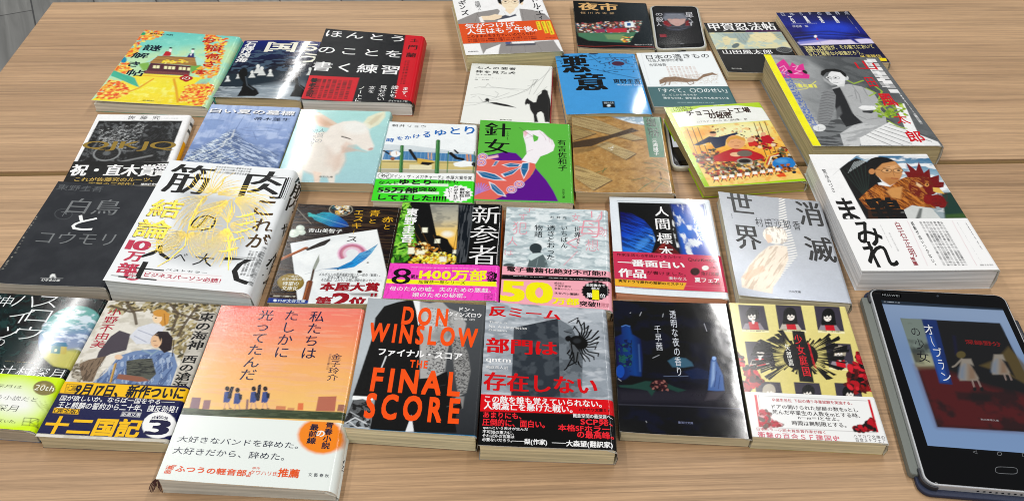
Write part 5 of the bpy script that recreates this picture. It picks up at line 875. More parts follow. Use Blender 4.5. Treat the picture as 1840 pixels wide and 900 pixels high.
def a_tori(s):
    s.F(*F9); s.c[:] = alb('e8ebed'); P1 = [466, 442, 572, 360, 1045, 360, 1180, 600, 1310, 800, 655, 800]
    s.G([(0, '3f6c90'), (.25, '7d9fb4'), (.5, 'b9c8d0'), (1, '8c9aa0')], 800, 360, 900, 700, P1); s.N('e9edee', (12, 5), .45, .6, P1, a=.85, seed=5); s.P('2a3f38', 1120, 600, 1205, 592, 1312, 800, 1150, 800, b=5); s.P('3f5a30', 1150, 740, 1280, 730, 1312, 800, 1150, 800, a=.8, b=6)
    s.P('1c211f', 462, 445, 520, 400, 570, 375, 640, 400, 690, 480, 720, 560, 760, 720, 760, 800, 655, 800)
    for k in range(9): s.L('c9d2d4', 4, 520 + k * 14, 470 - k * 9, 560 + k * 12, 400 - k * 3, a=.7)
    for k in range(7): s.L('2c3632', 7, 640, 640, 480 + k * 30, 450 - k * 10 + k * k, a=.8)
    s.P('3a2a1c', 640, 640, 780, 560, 900, 700, 880, 800, 655, 800); s.P('c3c6c4', 860, 690, 960, 680, 1060, 700, 1150, 800, 860, 800); s.P('6a6e6c', 980, 700, 1000, 700, 990, 760, 950, 780, b=3)
    s.E('1a1717', 742, 430, 108, 62, 8); s.P('1a1717', 640, 430, 700, 480, 740, 530, 700, 535, 670, 470); s.P('bb8553', 690, 455, 740, 410, 820, 395, 866, 440, 870, 480, 845, 530, 790, 552, 740, 520, 700, 485, b=2); s.E('b87e50', 672, 462, 20, 18); s.P('a46a3c', 760, 500, 850, 505, 845, 530, 790, 552, 745, 525, a=.7, b=8); s.P('d8a878', 760, 430, 830, 420, 840, 440, 770, 450, a=.7, b=6)
    for x in (768, 842): s.E('3a2a20', x, 456, 34, 14); s.E('cf9d6c', x, 456, 30, 11); s.E('1f1714', x + 3, 455, 11, 5)
    s.L('3a2a20', 4, 690, 446, 734, 455); s.L('8a3c30', 7, 800, 505, 840, 508); s.L('8a5a38', 4, 808, 462, 818, 490); s.L('2a1c18', 4, 745, 438, 790, 432); s.L('2a1c18', 4, 825, 434, 860, 440)
    RB = [590, 640, 640, 590, 700, 545, 790, 560, 860, 510, 930, 485, 1000, 500, 1060, 560, 1040, 640, 1090, 700, 1000, 690, 930, 680, 860, 720, 760, 690, 700, 720, 640, 700]; s.P('8a4c22', *RB, b=2); s.N('c27a38', (1.4, 9), .48, .6, RB, a=.85, seed=4, ang=-25); s.N('4a2816', (1.2, 8), .56, .62, RB, a=.8, seed=14, ang=-35)
    s.P('c28a50', 765, 590, 800, 565, 870, 560, 860, 640, 800, 630, b=5); rd = '6e131b'
    s.P(rd, 905, 500, 880, 462, 918, 462, 892, 404, 940, 440, 958, 455, 975, 400, 1008, 470, 1044, 444, 1052, 500, 1106, 484, 1108, 528, 1140, 530, 1136, 562, 1060, 580, 1000, 560, 960, 505); s.E('6a2a1a', 990, 560, 80, 70, 0, 1, 3); s.N('b06c34', (1.2, 4), .5, .6, [920, 500, 1040, 500, 1040, 640, 930, 640], a=.8, seed=51, ang=-40); s.E(rd, 1052, 580, 40, 30, 20); s.E('76161f', 1092, 650, 52, 40); s.E('76161f', 1126, 668, 30, 30); s.E('7a1620', 1040, 640, 34, 34); s.N('5c1018', 2, .5, .62, [1000, 560, 1160, 600, 1170, 690, 1080, 700], a=.6)
    s.P('d2ac58', 1066, 564, 1108, 568, 1142, 606, 1098, 600, 1070, 590); s.E('c88a4a', 1028, 548, 14, 12); s.E('141010', 1030, 546, 6, 6); s.P('d8b890', 960, 530, 1000, 555, 985, 565, 960, 550, b=3)
    s.F(*TO); K = '161314'; s.L('8a8d90', 2, 125, 122, 180, 75)
    s.T('繁延あづさ', 56, 84, 146, 226, K, 'v'); s.T('ま', 136, 266, 306, 410, K, b=.03)
    s.T('鶏', 326, 264, 604, 420, '170e0e', b=.03, m=.02)
def b_tori(s):
    s.F(*TO); s.c[:] = alb('e9ecee'); K = '1a1819'; s.T('み', 236, 414, 458, 560, K, b=.02); s.T('れ', 290, 536, 545, 692, K, b=.02)
    s.T('白石正明', 500, 412, 652, 630, '8f1c30', 'v', b=.01); s.T('推薦', 604, 632, 660, 684, '8f1c30', 'v', b=.02); s.T('感動が追いつかない。', 606, 412, 772, 682, K, 'v', b=.01); s.T('大変なものを', 946, 414, 1056, 582, K, 'v', b=.01); s.T('読まされてしまった。', 896, 414, 1052, 668, K, 'v', b=.01)
    for x0, x1 in ((590, 715), (868, 1020)): s.L('c9a0a8', 3, x0, 408, x1, 684)
    s.MT('4a4a4c', 662, 412, 975, 684, 7, 'v', .85); s.MT('6a6a6c', 420, 430, 500, 575, 1, 'v', .6); s.MT('6a6a6c', 480, 480, 530, 600, 2, 'v', .6); s.MT('4a4a4c', 1040, 676, 1130, 690, 1, 'h', .8)
def a_halloween(s):
    s.F(*HW); s.c[:] = alb('0d1416'); s.N('1c3030', (9, 7), .45, .62, seed=4, a=.9); s.N('2c4644', 4, .6, .7, seed=9, a=.6)
    M = sum([[388 + (178 * math.cos(t * .21) - 30 * math.sin(t * .21)), 254 + 168 * math.sin(t * .21)] for t in range(30)], [])
    s.G([(0, '4a8f84'), (.28, '659e9e'), (.5, '7488ae'), (.68, '8694ae'), (.74, '9fa05c'), (1, '8f9048')], 430, 86, 340, 424, M); s.N('d4dde8', (7, 3), .5, .62, sum([[395 + 172 * math.cos(t * .3), 215 + 110 * math.sin(t * .3)] for t in range(21)], []), a=.8, seed=3)
    s.P('c2bc62', 222, 330, 300, 320, 420, 335, 480, 345, 430, 400, 380, 420, 290, 410, b=5, a=.8); s.P('4f7f80', 272, 340, 280, 298, 330, 300, 325, 345); s.P('b9a850', 325, 345, 330, 300, 362, 305, 358, 345); s.P('2b6e90', 272, 300, 305, 280, 358, 284, 368, 306); s.P('e6e0b0', 296, 318, 308, 318, 306, 332, 294, 332)
    Wt = 'e6eaea'
    for c, *q in (('ス', 212, 34, 296, 98), ('ロ', 170, 106, 250, 176), ('ウ', 104, 196, 198, 272), ('ハ', 96, 32, 176, 96), ('イ', 76, 106, 146, 182), ('ツ', -6, 196, 74, 270), ('神', -20, 30, 46, 94), ('の', -30, 262, 12, 306)): s.T(c, *q, Wt, b=-.015)
    s.T('MIZUKI TSUJIMURA', 30, 382, 176, 396, '8f8250'); s.T('辻村深月', 20, 404, 326, 480, Wt, b=-.008)
def b_halloween(s):
    s.F(*HW); s.c[:] = alb('c4e41c'); s.E('f4f6ea', 70, 600, 150, 90, 5, .95, 70); K = '24281c'; h = dict(b=-.015)
    s.T('深月は', -14, 508, 116, 534, K, **h); s.T('う小説だと', -10, 566, 196, 606, K, **h); s.T('深月', -10, 616, 86, 660, K, **h); s.T('ていた。', 0, 698, 82, 722, '4a5030')
    s.E('7f7448', 240, 530, 60, 40); s.T('20th', 200, 512, 286, 548, 'f0ecd8'); s.E('a89c70', 236, 515, 16, 10, 0, .7)
    for q in ((132, 692, 206, 696), (206, 696, 196, 736), (196, 736, 120, 730), (120, 730, 132, 692), (168, 694, 160, 733), (126, 711, 163, 714), (165, 716, 205, 698), (165, 716, 196, 734)): s.L('4a5030', 4, *q)
    for k in range(9): s.L('8a9850', 3, 190 + k * 9, 600 + (k % 3) * 12, 215 + k * 6, 630 + (k % 4) * 7, a=.8)
def a_juuni(s):
    s.F(*JU); s.c[:] = alb('d4d0c6'); s.N('b9b4a6', (9, 6), .45, .6, seed=5, a=.8)
    s.SP(['6b6046', '8a7c58', '4c4636', 'a39468', 'b5aa88'], 520, 1.3, [560, 85, 1110, 100, 1060, 250, 980, 360, 900, 380, 860, 240, 760, 130, 560, 150], 5, 2)
    for q in ((560, 110, 660, 140, 720, 130), (640, 90, 680, 150, 690, 200), (860, 100, 900, 150, 870, 230), (1000, 110, 940, 190, 900, 260), (880, 140, 1000, 180)): s.L('54483a', 14, *q, a=.9)
    s.SP(['8c8478', 'b3ab9a', '6a6254'], 120, 1.0, [350, 400, 420, 380, 470, 480, 380, 490], 6)
    s.P('48424a', 560, 262, 605, 232, 660, 250, 640, 330, 560, 350, 520, 370, 480, 400, 500, 340); s.P('c9ccd4', 655, 262, 700, 215, 770, 195, 835, 215, 800, 270, 760, 300, 690, 300); s.L('8f94a8', 4, 700, 230, 780, 260, 760, 295); s.L('8f94a8', 4, 680, 260, 740, 290)
    s.P('7a6856', 402, 400, 450, 378, 540, 360, 500, 420, 470, 490, 420, 488); s.N('4a3e34', (1.2, 5), .5, .6, [402, 400, 540, 360, 470, 490, 420, 488], a=.8)
    s.P('c28a3c', 778, 140, 820, 130, 858, 150, 850, 200, 822, 212, 800, 190); s.E('e0c4a0', 795, 172, 24, 24); s.E('2c241c', 788, 170, 5, 3); s.E('c28a3c', 808, 146, 36, 18); s.L('8a5a24', 4, 830, 150, 835, 205)
    rb = '6a80a6'; s.P(rb, 600, 360, 680, 335, 780, 325, 880, 345, 898, 410, 862, 515, 470, 495, 540, 440); s.N('3f527a', (1.5, 7), .5, .6, [600, 360, 880, 345, 862, 515, 470, 495], a=.75, seed=4, ang=20); s.N('a9b8cc', (1.5, 6), .58, .64, [600, 360, 880, 345, 862, 515, 470, 495], a=.7, seed=24, ang=-20)
    s.P('54564e', 640, 385, 700, 375, 770, 372, 790, 450, 760, 480, 640, 465); s.N('26282a', (5, 1), .5, .58, [640, 385, 770, 372, 790, 450, 640, 465], a=.8); s.P('8a5a48', 600, 450, 720, 465, 760, 485, 700, 490, 590, 475); s.L('c9a050', 12, 585, 400, 560, 490); s.L('6a4c24', 4, 588, 400, 563, 490); s.L('7f97a8', 9, 720, 330, 770, 350, 800, 330)
    s.P('2a2326', 770, 262, 800, 236, 850, 238, 875, 270, 868, 330, 830, 345, 805, 320); s.E('d6b08c', 790, 285, 28, 34, 10); s.P('2a2326', 775, 255, 820, 250, 812, 290, 800, 262); s.L('2a2326', 4, 776, 284, 790, 284); s.L('9a5a48', 4, 782, 306, 796, 308); s.L('2a2326', 5, 880, 280, 872, 360); s.E('d9b89a', 600, 365, 20, 13)
    s.P('b9b4aa', 1020, 138, 1106, 146, 952, 530, 862, 522); s.N('8c887e', 3, .55, .65, [1020, 138, 1106, 146, 952, 530, 862, 522], a=.4); K = '1a1614'
    s.T('東の海神', 1016, 144, 1020, 330, K, 'v', b=.01, m=.02); s.T('西の滄海', 932, 358, 938, 530, K, 'v', b=.01, m=.02); s.T('小野不由美', 556, 124, 524, 320, 'a8283c', 'v', m=.01)
def b_juuni(s):
    s.F(*JU); s.c[:] = alb('1a2549'); Y = 'f4b61c'; s.P(Y, 318, 488, 960, 525, 950, 590, 304, 548); K = '1a1c2c'; Wt = 'eceef2'
    s.T('9月17日、新作ついに！', 400, 500, 945, 582, K, b=.05); s.T('国が欲しいか。ならば一国をやる──', 316, 560, 880, 610, Wt, b=.012); s.T('王と麒麟の誓約から二十年、謀反勃発！', 305, 592, 892, 650, Wt, b=.012)
    for q in ((342, 502, 396, 506), (396, 506, 384, 546), (384, 546, 330, 543), (330, 543, 342, 502)): s.L(K, 3, *q)
    s.T('十二国記', 350, 508, 382, 540, K); s.P(Y, 278, 624, 404, 632, 396, 658, 268, 650); s.T('〈完全版〉', 282, 627, 396, 655, K, b=.02); s.T('十二国記', 258, 668, 690, 776, Y, b=.05)
    for q in ((622, 644, 714, 650), (714, 650, 706, 672), (706, 672, 612, 666), (612, 666, 622, 644)): s.L(Wt, 2.5, *q)
    s.T('新潮文庫', 622, 647, 706, 670, Wt, b=.01); s.E('e8eaf0', 804, 712, 86, 68, -10); s.T('3', 768, 686, 834, 764, '1a2040', b=.02, m=.03)
    for i, c in enumerate('Episode'): s.TP(c, (770 + i * 12, 664 + (i - 3) ** 2 * .9 - 2), (780 + i * 12, 664 + (i - 3) ** 2 * .9), (767 + i * 12, 678 + (i - 3) ** 2 * .9), '1a2040')
def a_watashi(s):
    s.F(*WA); s.G([(0, 'e6736a'), (.3, 'ee8868'), (.6, 'f2a868'), (1, 'f0bc72')], 640, 45, 560, 490); s.N('f2b494', (22, 2.2), .58, .68, a=.35, seed=8, ang=3); s.N('e0a08a', (30, 3), .6, .7, a=.3, seed=18)
    for q, c in (((208, 440, 246, 442, 236, 492, 196, 490), '7c5c66'), ((258, 452, 288, 452, 280, 492, 250, 492), '8a6468'), ((440, 448, 450, 448, 446, 492, 436, 492), '8a6a68'), ((570, 476, 612, 478, 610, 495, 566, 493), 'c8805a'), ((666, 464, 690, 464, 688, 495, 662, 494), 'd8744a'), ((756, 436, 838, 434, 830, 500, 744, 498), 'b06a56'), ((846, 470, 880, 470, 876, 500, 840, 499), '9a6a5c'), ((620, 484, 650, 485, 648, 496, 618, 494), 'c88a60')): s.P(c, *q)
    s.P('3c4634', 168, 486, 300, 494, 520, 490, 700, 498, 890, 504, 880, 540, 150, 520); s.N('566048', (8, 1.5), .5, .6, [168, 486, 880, 504, 880, 540, 150, 520], a=.6); K = '20283a'; U = '3a4c86'
    for x, y in ((358, 402), (402, 408), (472, 402), (522, 402)):
        s.E('2a1c20', x, y, 10, 11); s.P(U, x - 12, y + 14, x + 10, y + 12, x + 14, y + 45, x + 6, y + 62, x - 18, y + 60, x - 16, y + 40); s.L('c99c84', 5, x - 8, y + 60, x - 14, y + 86); s.L('c99c84', 5, x + 4, y + 60, x + 10, y + 84); s.L('1a1c24', 4, x - 16, y + 88, x - 8, y + 88); s.L('1a1c24', 4, x + 8, y + 86, x + 16, y + 87); s.P(K, x + 4, y + 16, x + 20, y + 20, x + 18, y + 42, x + 6, y + 40)
    for q in ((378, 398, 366, 440), (497, 390, 490, 450)): s.L('1c2030', 15, *q)
    s.L('1c2030', 7, 384, 396, 366, 440); s.L('1c2030', 8, 500, 386, 488, 450); T = '1c2444'
    s.T('私たちは', 722, 70, 740, 272, T, 'v', m=.006); s.T('たしかに', 614, 66, 620, 268, T, 'v', m=.006); s.T('光ってたんだ', 502, 64, 474, 366, T, 'v', m=.006); s.T('金子玲介', 816, 250, 840, 368, T, 'v'); s.T('Reisuke Kaneko', 800, 250, 806, 320, T, 'h') if 0 else s.MT(T, 806, 250, 802, 322, 1, 'v', .7)
def b_watashi(s):
    s.F(*WA); s.c[:] = alb('dfe5e1'); s.E('ef832a', 768, 612, 104, 78, 5, 1, 7); T = '20283c'; O = 'dd5628'
    s.T('青春小説', 792, 548, 806, 668, T, 'v', b=.03); s.T('の', 750, 586, 782, 614, 'f8efe4', b=.03); s.T('最前線', 722, 558, 742, 646, T, 'v', b=.03)
    s.T('大好きなバンドを辞めた。', 152, 610, 664, 668, T); s.T('大好きだから、辞めた。', 132, 660, 602, 720, T)
    s.T('漫画', 96, 744, 112, 782, O, 'v', b=.02); s.T('『ふつうの軽音部』', 122, 742, 452, 792, O, b=.03); s.T('原作', 464, 748, 496, 760, O); s.T('クワハリ氏', 456, 762, 572, 790, O); s.T('推薦', 582, 754, 666, 798, O, b=.03); s.T('文藝春秋', 713, 774, 803, 796, '3a3f48', gap=.3)
def s_watashi(s):
    s.F(*WA); s.c[:] = alb('e6a06a'); n = s.X.shape[1]; s.c[:, int(n * .62):] = alb('dfe5e1')
    for c, x, y in (('玲', 872, 640), ('介', 866, 672), ('文', 850, 742), ('春', 848, 764), ('秋', 845, 788)): s.TP(c, (x, y), (x + 12, y), (x - 3, y + 24), '20283c')
def a_winslow(s):
    s.F(*WI); s.c[:] = alb('3a3c3f'); s.G([(0, 'a4abb0'), (.5, 'b3babf'), (1, '8f9599')], 60, 100, 260, 600, [180, 40, 470, 40, 470, 740, 30, 740, 50, 720]); s.G([(0, '54575a'), (1, '303235')], 640, 60, 740, 760, [440, 40, 800, 60, 760, 780, 440, 760])
    K = '141517'; sk = 'a3a3a2'; s.P(K, 262, 88, 330, 66, 420, 48, 448, 60, 448, 745, 186, 735, 215, 570, 95, 560, 140, 430, 200, 250, 215, 150, b=1); s.P('e6e8ea', 412, 52, 450, 62, 486, 86, 440, 190, 428, 110); s.P('e6e8ea', 98, 556, 205, 562, 202, 580, 95, 576); s.P('d0d4d6', 268, 350, 276, 350, 250, 412, 244, 412); s.P('d8dadc', 404, 655, 416, 740, 372, 740)
    s.P(sk, 448, 62, 500, 72, 560, 60, 600, 100, 655, 120, 690, 180, 672, 260, 610, 250, 590, 330, 578, 430, 520, 465, 448, 468, b=2); s.P('c9c9c8', 470, 90, 580, 110, 600, 200, 520, 240, 470, 200, a=.6, b=14); s.P('6d6d6c', 540, 180, 600, 240, 560, 280, 500, 250, a=.5, b=10); s.P('6a6a69', 600, 130, 612, 240, 590, 260, b=5, a=.7)
    A_ = [612, 240, 665, 250, 700, 340, 712, 430, 690, 540, 650, 560, 632, 460, 618, 340]; s.P('8e8e8d', *A_, b=2); s.N('303032', (1.2, .9), .47, .6, A_, a=.8, seed=7); s.N('3c3c3e', (1.3, 1), .53, .64, [480, 280, 590, 260, 580, 430, 480, 450], a=.9, seed=5); s.N('6c6c6d', (1.1, 1.1), .55, .66, [480, 90, 640, 110, 620, 230, 500, 220], a=.7, seed=6)
    s.P('1a1b1d', 446, 468, 520, 462, 590, 430, 620, 600, 640, 745, 446, 742); s.L('3f4143', 3, 470, 520, 580, 500); s.P('7f7f7e', 640, 560, 680, 560, 672, 620, 640, 630, 600, 600, b=2); s.P('0f1011', 575, 605, 660, 580, 668, 620, 640, 640, 625, 745, 600, 740, 605, 650, 580, 640); s.L('55585b', 4, 590, 612, 655, 595)
    s.P('5a5c5e', 75, 640, 100, 580, 150, 572, 195, 590, 190, 650, 150, 690, 90, 680); s.N('17181a', 3, .45, .55, [50, 700, 100, 580, 195, 590, 190, 720, 60, 718], a=.95, seed=3); s.L('c9cccf', 7, 60, 700, 110, 670, 170, 700); s.L('c9cccf', 5, 80, 690, 120, 720, 180, 722); s.L('aeb2b5', 5, 85, 640, 130, 665)
    O = 'ec5216'; Wt = 'f0f1f1'; q = dict(b=.045)
    s.T('DON', 366, 92, 586, 194, O, gap=.22, **q); s.T('WINSLOW', 194, 178, 742, 304, O, gap=.16, **q); s.T('THE', 400, 372, 484, 414, O, gap=.15, **q); s.T('FINAL', 210, 414, 650, 556, O, gap=.16, **q); s.T('SCORE', 178, 546, 646, 698, O, gap=.2, **q)
    s.T('ファイナル・スコア', 236, 308, 666, 372, Wt, b=.04); s.T('ドン・', 656, 92, 728, 118, Wt, b=.03); s.T('ウィンズロウ', 598, 116, 768, 150, Wt, b=.03); s.T('田口俊樹（訳）', 628, 148, 734, 166, Wt)
    s.L('2f86b8', 5, 45, 722, 380, 742, 745, 764)
def a_antimeme(s):
    s.F(*AN); s.c[:] = alb('9ea5ad'); s.G([(0, 'b4bbc2'), (.5, '9aa1a9'), (1, '8e969f')], 300, 40, 500, 520); s.N('7d858d', (12, 6), .5, .65, seed=4, a=.7); s.N('c9ced4', (14, 4), .55, .66, seed=14, a=.5)
    s.P('353a40', 246, 172, 478, 122, 492, 535, 230, 535); s.N('4c5258', 7, .45, .6, [246, 172, 478, 122, 492, 535, 230, 535], a=.7); s.P('6e757c', 478, 122, 545, 165, 606, 290, 600, 535, 490, 535); s.N('4c5258', 6, .5, .62, [478, 122, 545, 165, 606, 290, 600, 535, 490, 535], a=.7, seed=8)
    K = '1b1d20'; c0 = (590, 248)
    for i in range(17):
        t = -1.9 + i * .27; r = 62 + 26 * ((i * 7) % 4) / 3; x1, y1 = c0[0] + r * .7 * math.cos(t + .25), c0[1] + r * .8 * math.sin(t + .25); x2, y2 = c0[0] + (r + 28) * math.cos(t) * .95, c0[1] + (r + 22) * math.sin(t) * 1.05; s.L(K, 9, *c0, x1, y1, x2, y2); s.L(K, 6, x2, y2, x2 - 14 * math.cos(t + .9), y2 + 14)
    s.E(K, 585, 248, 48, 34, 20); s.E('3a3d40', 575, 240, 20, 12, 0, .6, 4); s.E('1f2023', 530, 228, 16, 15); s.P('54585c', 532, 250, 560, 262, 590, 300, 585, 345, 566, 350, 560, 300, 540, 290); s.L('1f2023', 8, 545, 255, 555, 320, 520, 385, 510, 392); s.L('1f2023', 8, 580, 300, 572, 350, 530, 372); s.L('1f2023', 6, 510, 190, 545, 200); s.L('1f2023', 6, 530, 145, 580, 118, 575, 150)
    R = 'c91f26'; Wt = 'eceff0'; s.T('反ミーム', 118, 56, 486, 132, R, b=.01, m=.03); s.T('部門は', 104, 222, 470, 320, R, b=.01, m=.03); s.T('存在しない', 90, 402, 678, 524, R, b=.01, m=.025)
    s.T('There Is', 114, 136, 210, 152, Wt); s.T('No Antimemetics', 113, 156, 313, 182, Wt); s.T('Division', 112, 178, 208, 194, Wt); s.T('qntm', 98, 328, 228, 362, Wt, m=.02); s.T('鳴庭真人訳', 97, 368, 215, 390, Wt)
def b_antimeme(s):
    s.F(*AN); s.c[:] = alb('151517'); s.P('cf1c27', 60, 510, 770, 545, 770, 628, 55, 608); Wt = 'f2f2f0'; R = 'e0323a'
    s.T('この敵を誰も覚えていられない。', 92, 526, 702, 590, Wt, b=.015, m=.01); s.T('人類滅亡を懸けた戦い。', 88, 560, 552, 618, Wt, b=.015, m=.01); s.T('ハヤカワ文庫ＳＦ', 585, 590, 745, 614, '1a0a0c', b=.02)
    s.T('あまりにも、', 84, 610, 285, 650, R, b=.03); s.T('圧倒的に、面白い。', 80, 646, 408, 696, R, b=.03); s.T('qntmという天才が生んだ', 82, 686, 320, 712, Wt, b=.015); s.T('不可知の重力に、', 80, 706, 244, 730, Wt, b=.015); s.T('それ以外の言葉は', 79, 726, 248, 750, Wt, b=.015); s.T('必要ないだろう。', 77, 746, 235, 770, Wt, b=.015)
    s.T('──梨(作家)', 235, 748, 420, 788, Wt, b=.03); s.T('概念空間の最深淵へ、', 554, 620, 756, 650, Wt, b=.015); s.T('SCP発、', 594, 644, 756, 686, R, b=.03); s.T('本格SFホラー', 478, 676, 742, 720, R, b=.03); s.T('の最高峰。', 576, 710, 762, 754, R, b=.03); s.T('──大森望(翻訳家)', 446, 756, 758, 804, Wt, b=.03)
def a_toumei(s):
    s.F(*TM); s.c[:] = alb('0d0f16'); s.G([(0, '0e0f12'), (.45, '121519'), (.7, '1c1f26'), (1, '11141f')], 380, 40, 430, 740); s.N('1d2432', (14, 9), .5, .65, seed=4, a=.6)
    s.P('232228', 85, 470, 330, 455, 690, 480, 735, 590, 95, 575, b=5); s.P('34323a', 90, 500, 690, 500, 720, 560, 92, 560, a=.6, b=18); s.L('4c4d58', 4, 92, 572, 400, 580, 730, 594, a=.7, b=2)
    J = [72, 222, 108, 205, 106, 165, 148, 160, 160, 205, 205, 232, 216, 330, 208, 440, 92, 445]; s.G([(0, '101f48'), (.6, '1f3f7c'), (1, '0f1c3c')], 80, 300, 220, 300, J, b=3); s.N('0f1c38', 3, .5, .6, [80, 240, 160, 230, 160, 400, 90, 400], a=.8); s.N('2a5c48', 2.5, .55, .62, [90, 260, 160, 250, 165, 380, 95, 380], a=.7, seed=8); s.L('5578b0', 4, 195, 260, 202, 400, a=.6, b=3); s.L('4f78b8', 7, 108, 165, 128, 158, 148, 165, a=.8); s.E('24479a', 100, 400, 22, 34)
    s.P('101018', 110, 455, 150, 420, 230, 430, 330, 440, 350, 470, 150, 480, b=4); s.P('2a423c', 90, 472, 160, 470, 230, 450, 262, 452, 250, 478, 280, 500, 262, 528, 240, 500, 200, 492, 100, 482, b=2); s.P('28403a', 340, 462, 380, 480, 440, 498, 400, 508, 345, 490, b=2); s.E('3a2428', 300, 472, 46, 28); s.SP(['8a5a54', '1c1418'], 40, .7, [262, 450, 345, 450, 345, 498, 262, 498], 3)
    s.P('3c5c70', 345, 345, 380, 325, 440, 332, 470, 352, 480, 372, 430, 380, 370, 378, b=3); s.P('1e2a44', 430, 400, 500, 380, 560, 400, 560, 440, 470, 440, b=6); s.L('7f8fb0', 4, 325, 425, 450, 425, a=.5)
    s.P('40609a', 572, 345, 580, 322, 598, 325, 602, 350, 634, 420, 642, 500, 600, 502, 556, 498, 562, 430, b=2); s.P('a8c4ec', 580, 350, 592, 350, 590, 440, 572, 480, a=.6, b=5); s.E('8fb0e4', 588, 332, 10, 10); s.L('2c4478', 4, 600, 400, 590, 480); s.L('2c4478', 4, 620, 420, 610, 490); s.P('4a454c', 560, 505, 640, 505, 600, 545, 540, 550, a=.7, b=5)
    g = 'c6cad2'; s.T('透明な夜の香り', 352, 80, 424, 424, g, 'v', m=.008); s.T('千早茜', 274, 160, 320, 292, g, 'v'); s.T('集英社文庫', 398, 658, 478, 674, '7f86a8')
    for q in ((200, 108, 208, 90), (318, 115, 322, 98), (150, 95, 153, 92), (232, 658, 236, 664), (535, 150, 550, 190), (90, 438, 104, 450), (268, 330, 300, 315)): s.L('d0d4dc', 3, *q, a=.8)
def a_shoujo(s):
    s.F(*SJ); s.c[:] = alb('d9cd82'); s.G([(0, 'e0d68e'), (1, 'd2c476')], 100, 60, 640, 480); PQ = ((75, 50, 0), (268, 50, 1), (470, 55, 2), (110, 240, 3), (528, 248, 4), (160, 448, 5), (364, 452, 6), (576, 456, 7))
    for x, y, k in PQ:
        w, h = 134, 128; q = [x, y, x + w, y + 6, x + w + 26, y + h + 6, x + 20, y + h]; s.P('3f3b46', *q); cx, cy = x + 76, y + 56
        s.P('b9b0a6' if k % 2 else '8f8790', cx - 52, y + h - 2, cx - 38, cy + 40, cx + 38, cy + 40, cx + 62, y + h + 3); s.P('c0222e', cx - 22, cy + 34, cx + 26, cy + 34, cx + 36, y + h + 2, cx - 14, y + h); s.P('efeae4', cx - 6, cy + 24, cx + 12, cy + 24, cx + 8, cy + 44, cx - 2, cy + 44)
        hc = ['17151a', '1a171c', '15131a', '17151a', 'a39a88', 'b0a898', '201c24', '19171c'][k]
        s.E(hc, cx, cy - 8, 34, 35); s.P(hc, cx - 34, cy - 6, cx + 34, cy - 6, cx + (42 if k in (1, 2) else 30), cy + (46 if k in (1, 2) else 14), cx - (38 if k in (1, 2) else 29), cy + (46 if k in (1, 2) else 14)); s.E('ece2da', cx + (5 if k % 2 else -4), cy + 6, 20, 20); s.P(hc, cx - 27, cy - 24, cx + 28, cy - 24, cx + 22, cy + 4, cx + 10, cy - 6, cx + 2, cy + 5, cx - 6, cy - 6, cx - 14, cy + 4, cx - 22, cy)
        s.L('26222a', 4, cx - 14, cy + 8, cx - 5, cy + 8); s.L('26222a', 4, cx + 6, cy + 8, cx + 15, cy + 8); s.L('a85a5a', 3, cx, cy + 18, cx + 5, cy + 18)
        s.P('e6dfb0', x + 20, y + h, x + w + 26, y + h + 6, x + w + 28, y + h + 18, x + 22, y + h + 12); s.MT('2a262c', x + 40, y + h + 3, x + w + 10, y + h + 14, 1, 'h', .8)
    K = '121013'; rnd = random.Random(5)
    for i in range(90):
        t = i / 90 * 6.283; r0 = rnd.uniform(20, 60); r1 = rnd.uniform(140, 265) * (1 if abs(math.cos(t)) > .5 else .62); w = rnd.uniform(12, 26)
        s.P(K, 400 + r0 * math.cos(t + .12), 315 + r0 * .6 * math.sin(t + .12), 400 + r1 * math.cos(t), 315 + r1 * .62 * math.sin(t), 400 + r1 * .97 * math.cos(t + w / 200), 315 + r1 * .6 * math.sin(t + w / 200), 400 + r0 * math.cos(t - .12), 315 + r0 * .6 * math.sin(t - .12))
    s.E(K, 400, 318, 92, 72); s.P(K, 355, 185, 420, 190, 470, 455, 395, 450); s.L('c0222e', 4, 440, 250, 480, 380)
    R = 'cf2630'; s.T('少女庭国', 362, 205, 456, 424, R, 'v', m=.02); s.T('矢部嵩', 314, 255, 366, 368, 'ece8e0', 'v', m=.01); s.MT(R, 436, 248, 486, 380, 1, 'v', .8)
    for q in ([105, 375, 160, 370, 195, 440, 175, 480, 130, 480], [650, 360, 720, 350, 755, 420, 770, 500, 700, 510, 645, 470], [700, 300, 725, 310, 735, 350, 705, 345], [70, 310, 95, 330, 95, 360, 75, 350], [95, 455, 120, 460, 130, 500, 108, 500]): s.P('6a0f1a', *q); s.SP(['a8182a', '8c1424', 'c42a34', '4c0a14', '1a1014'], 60, 2.0, q, 5)
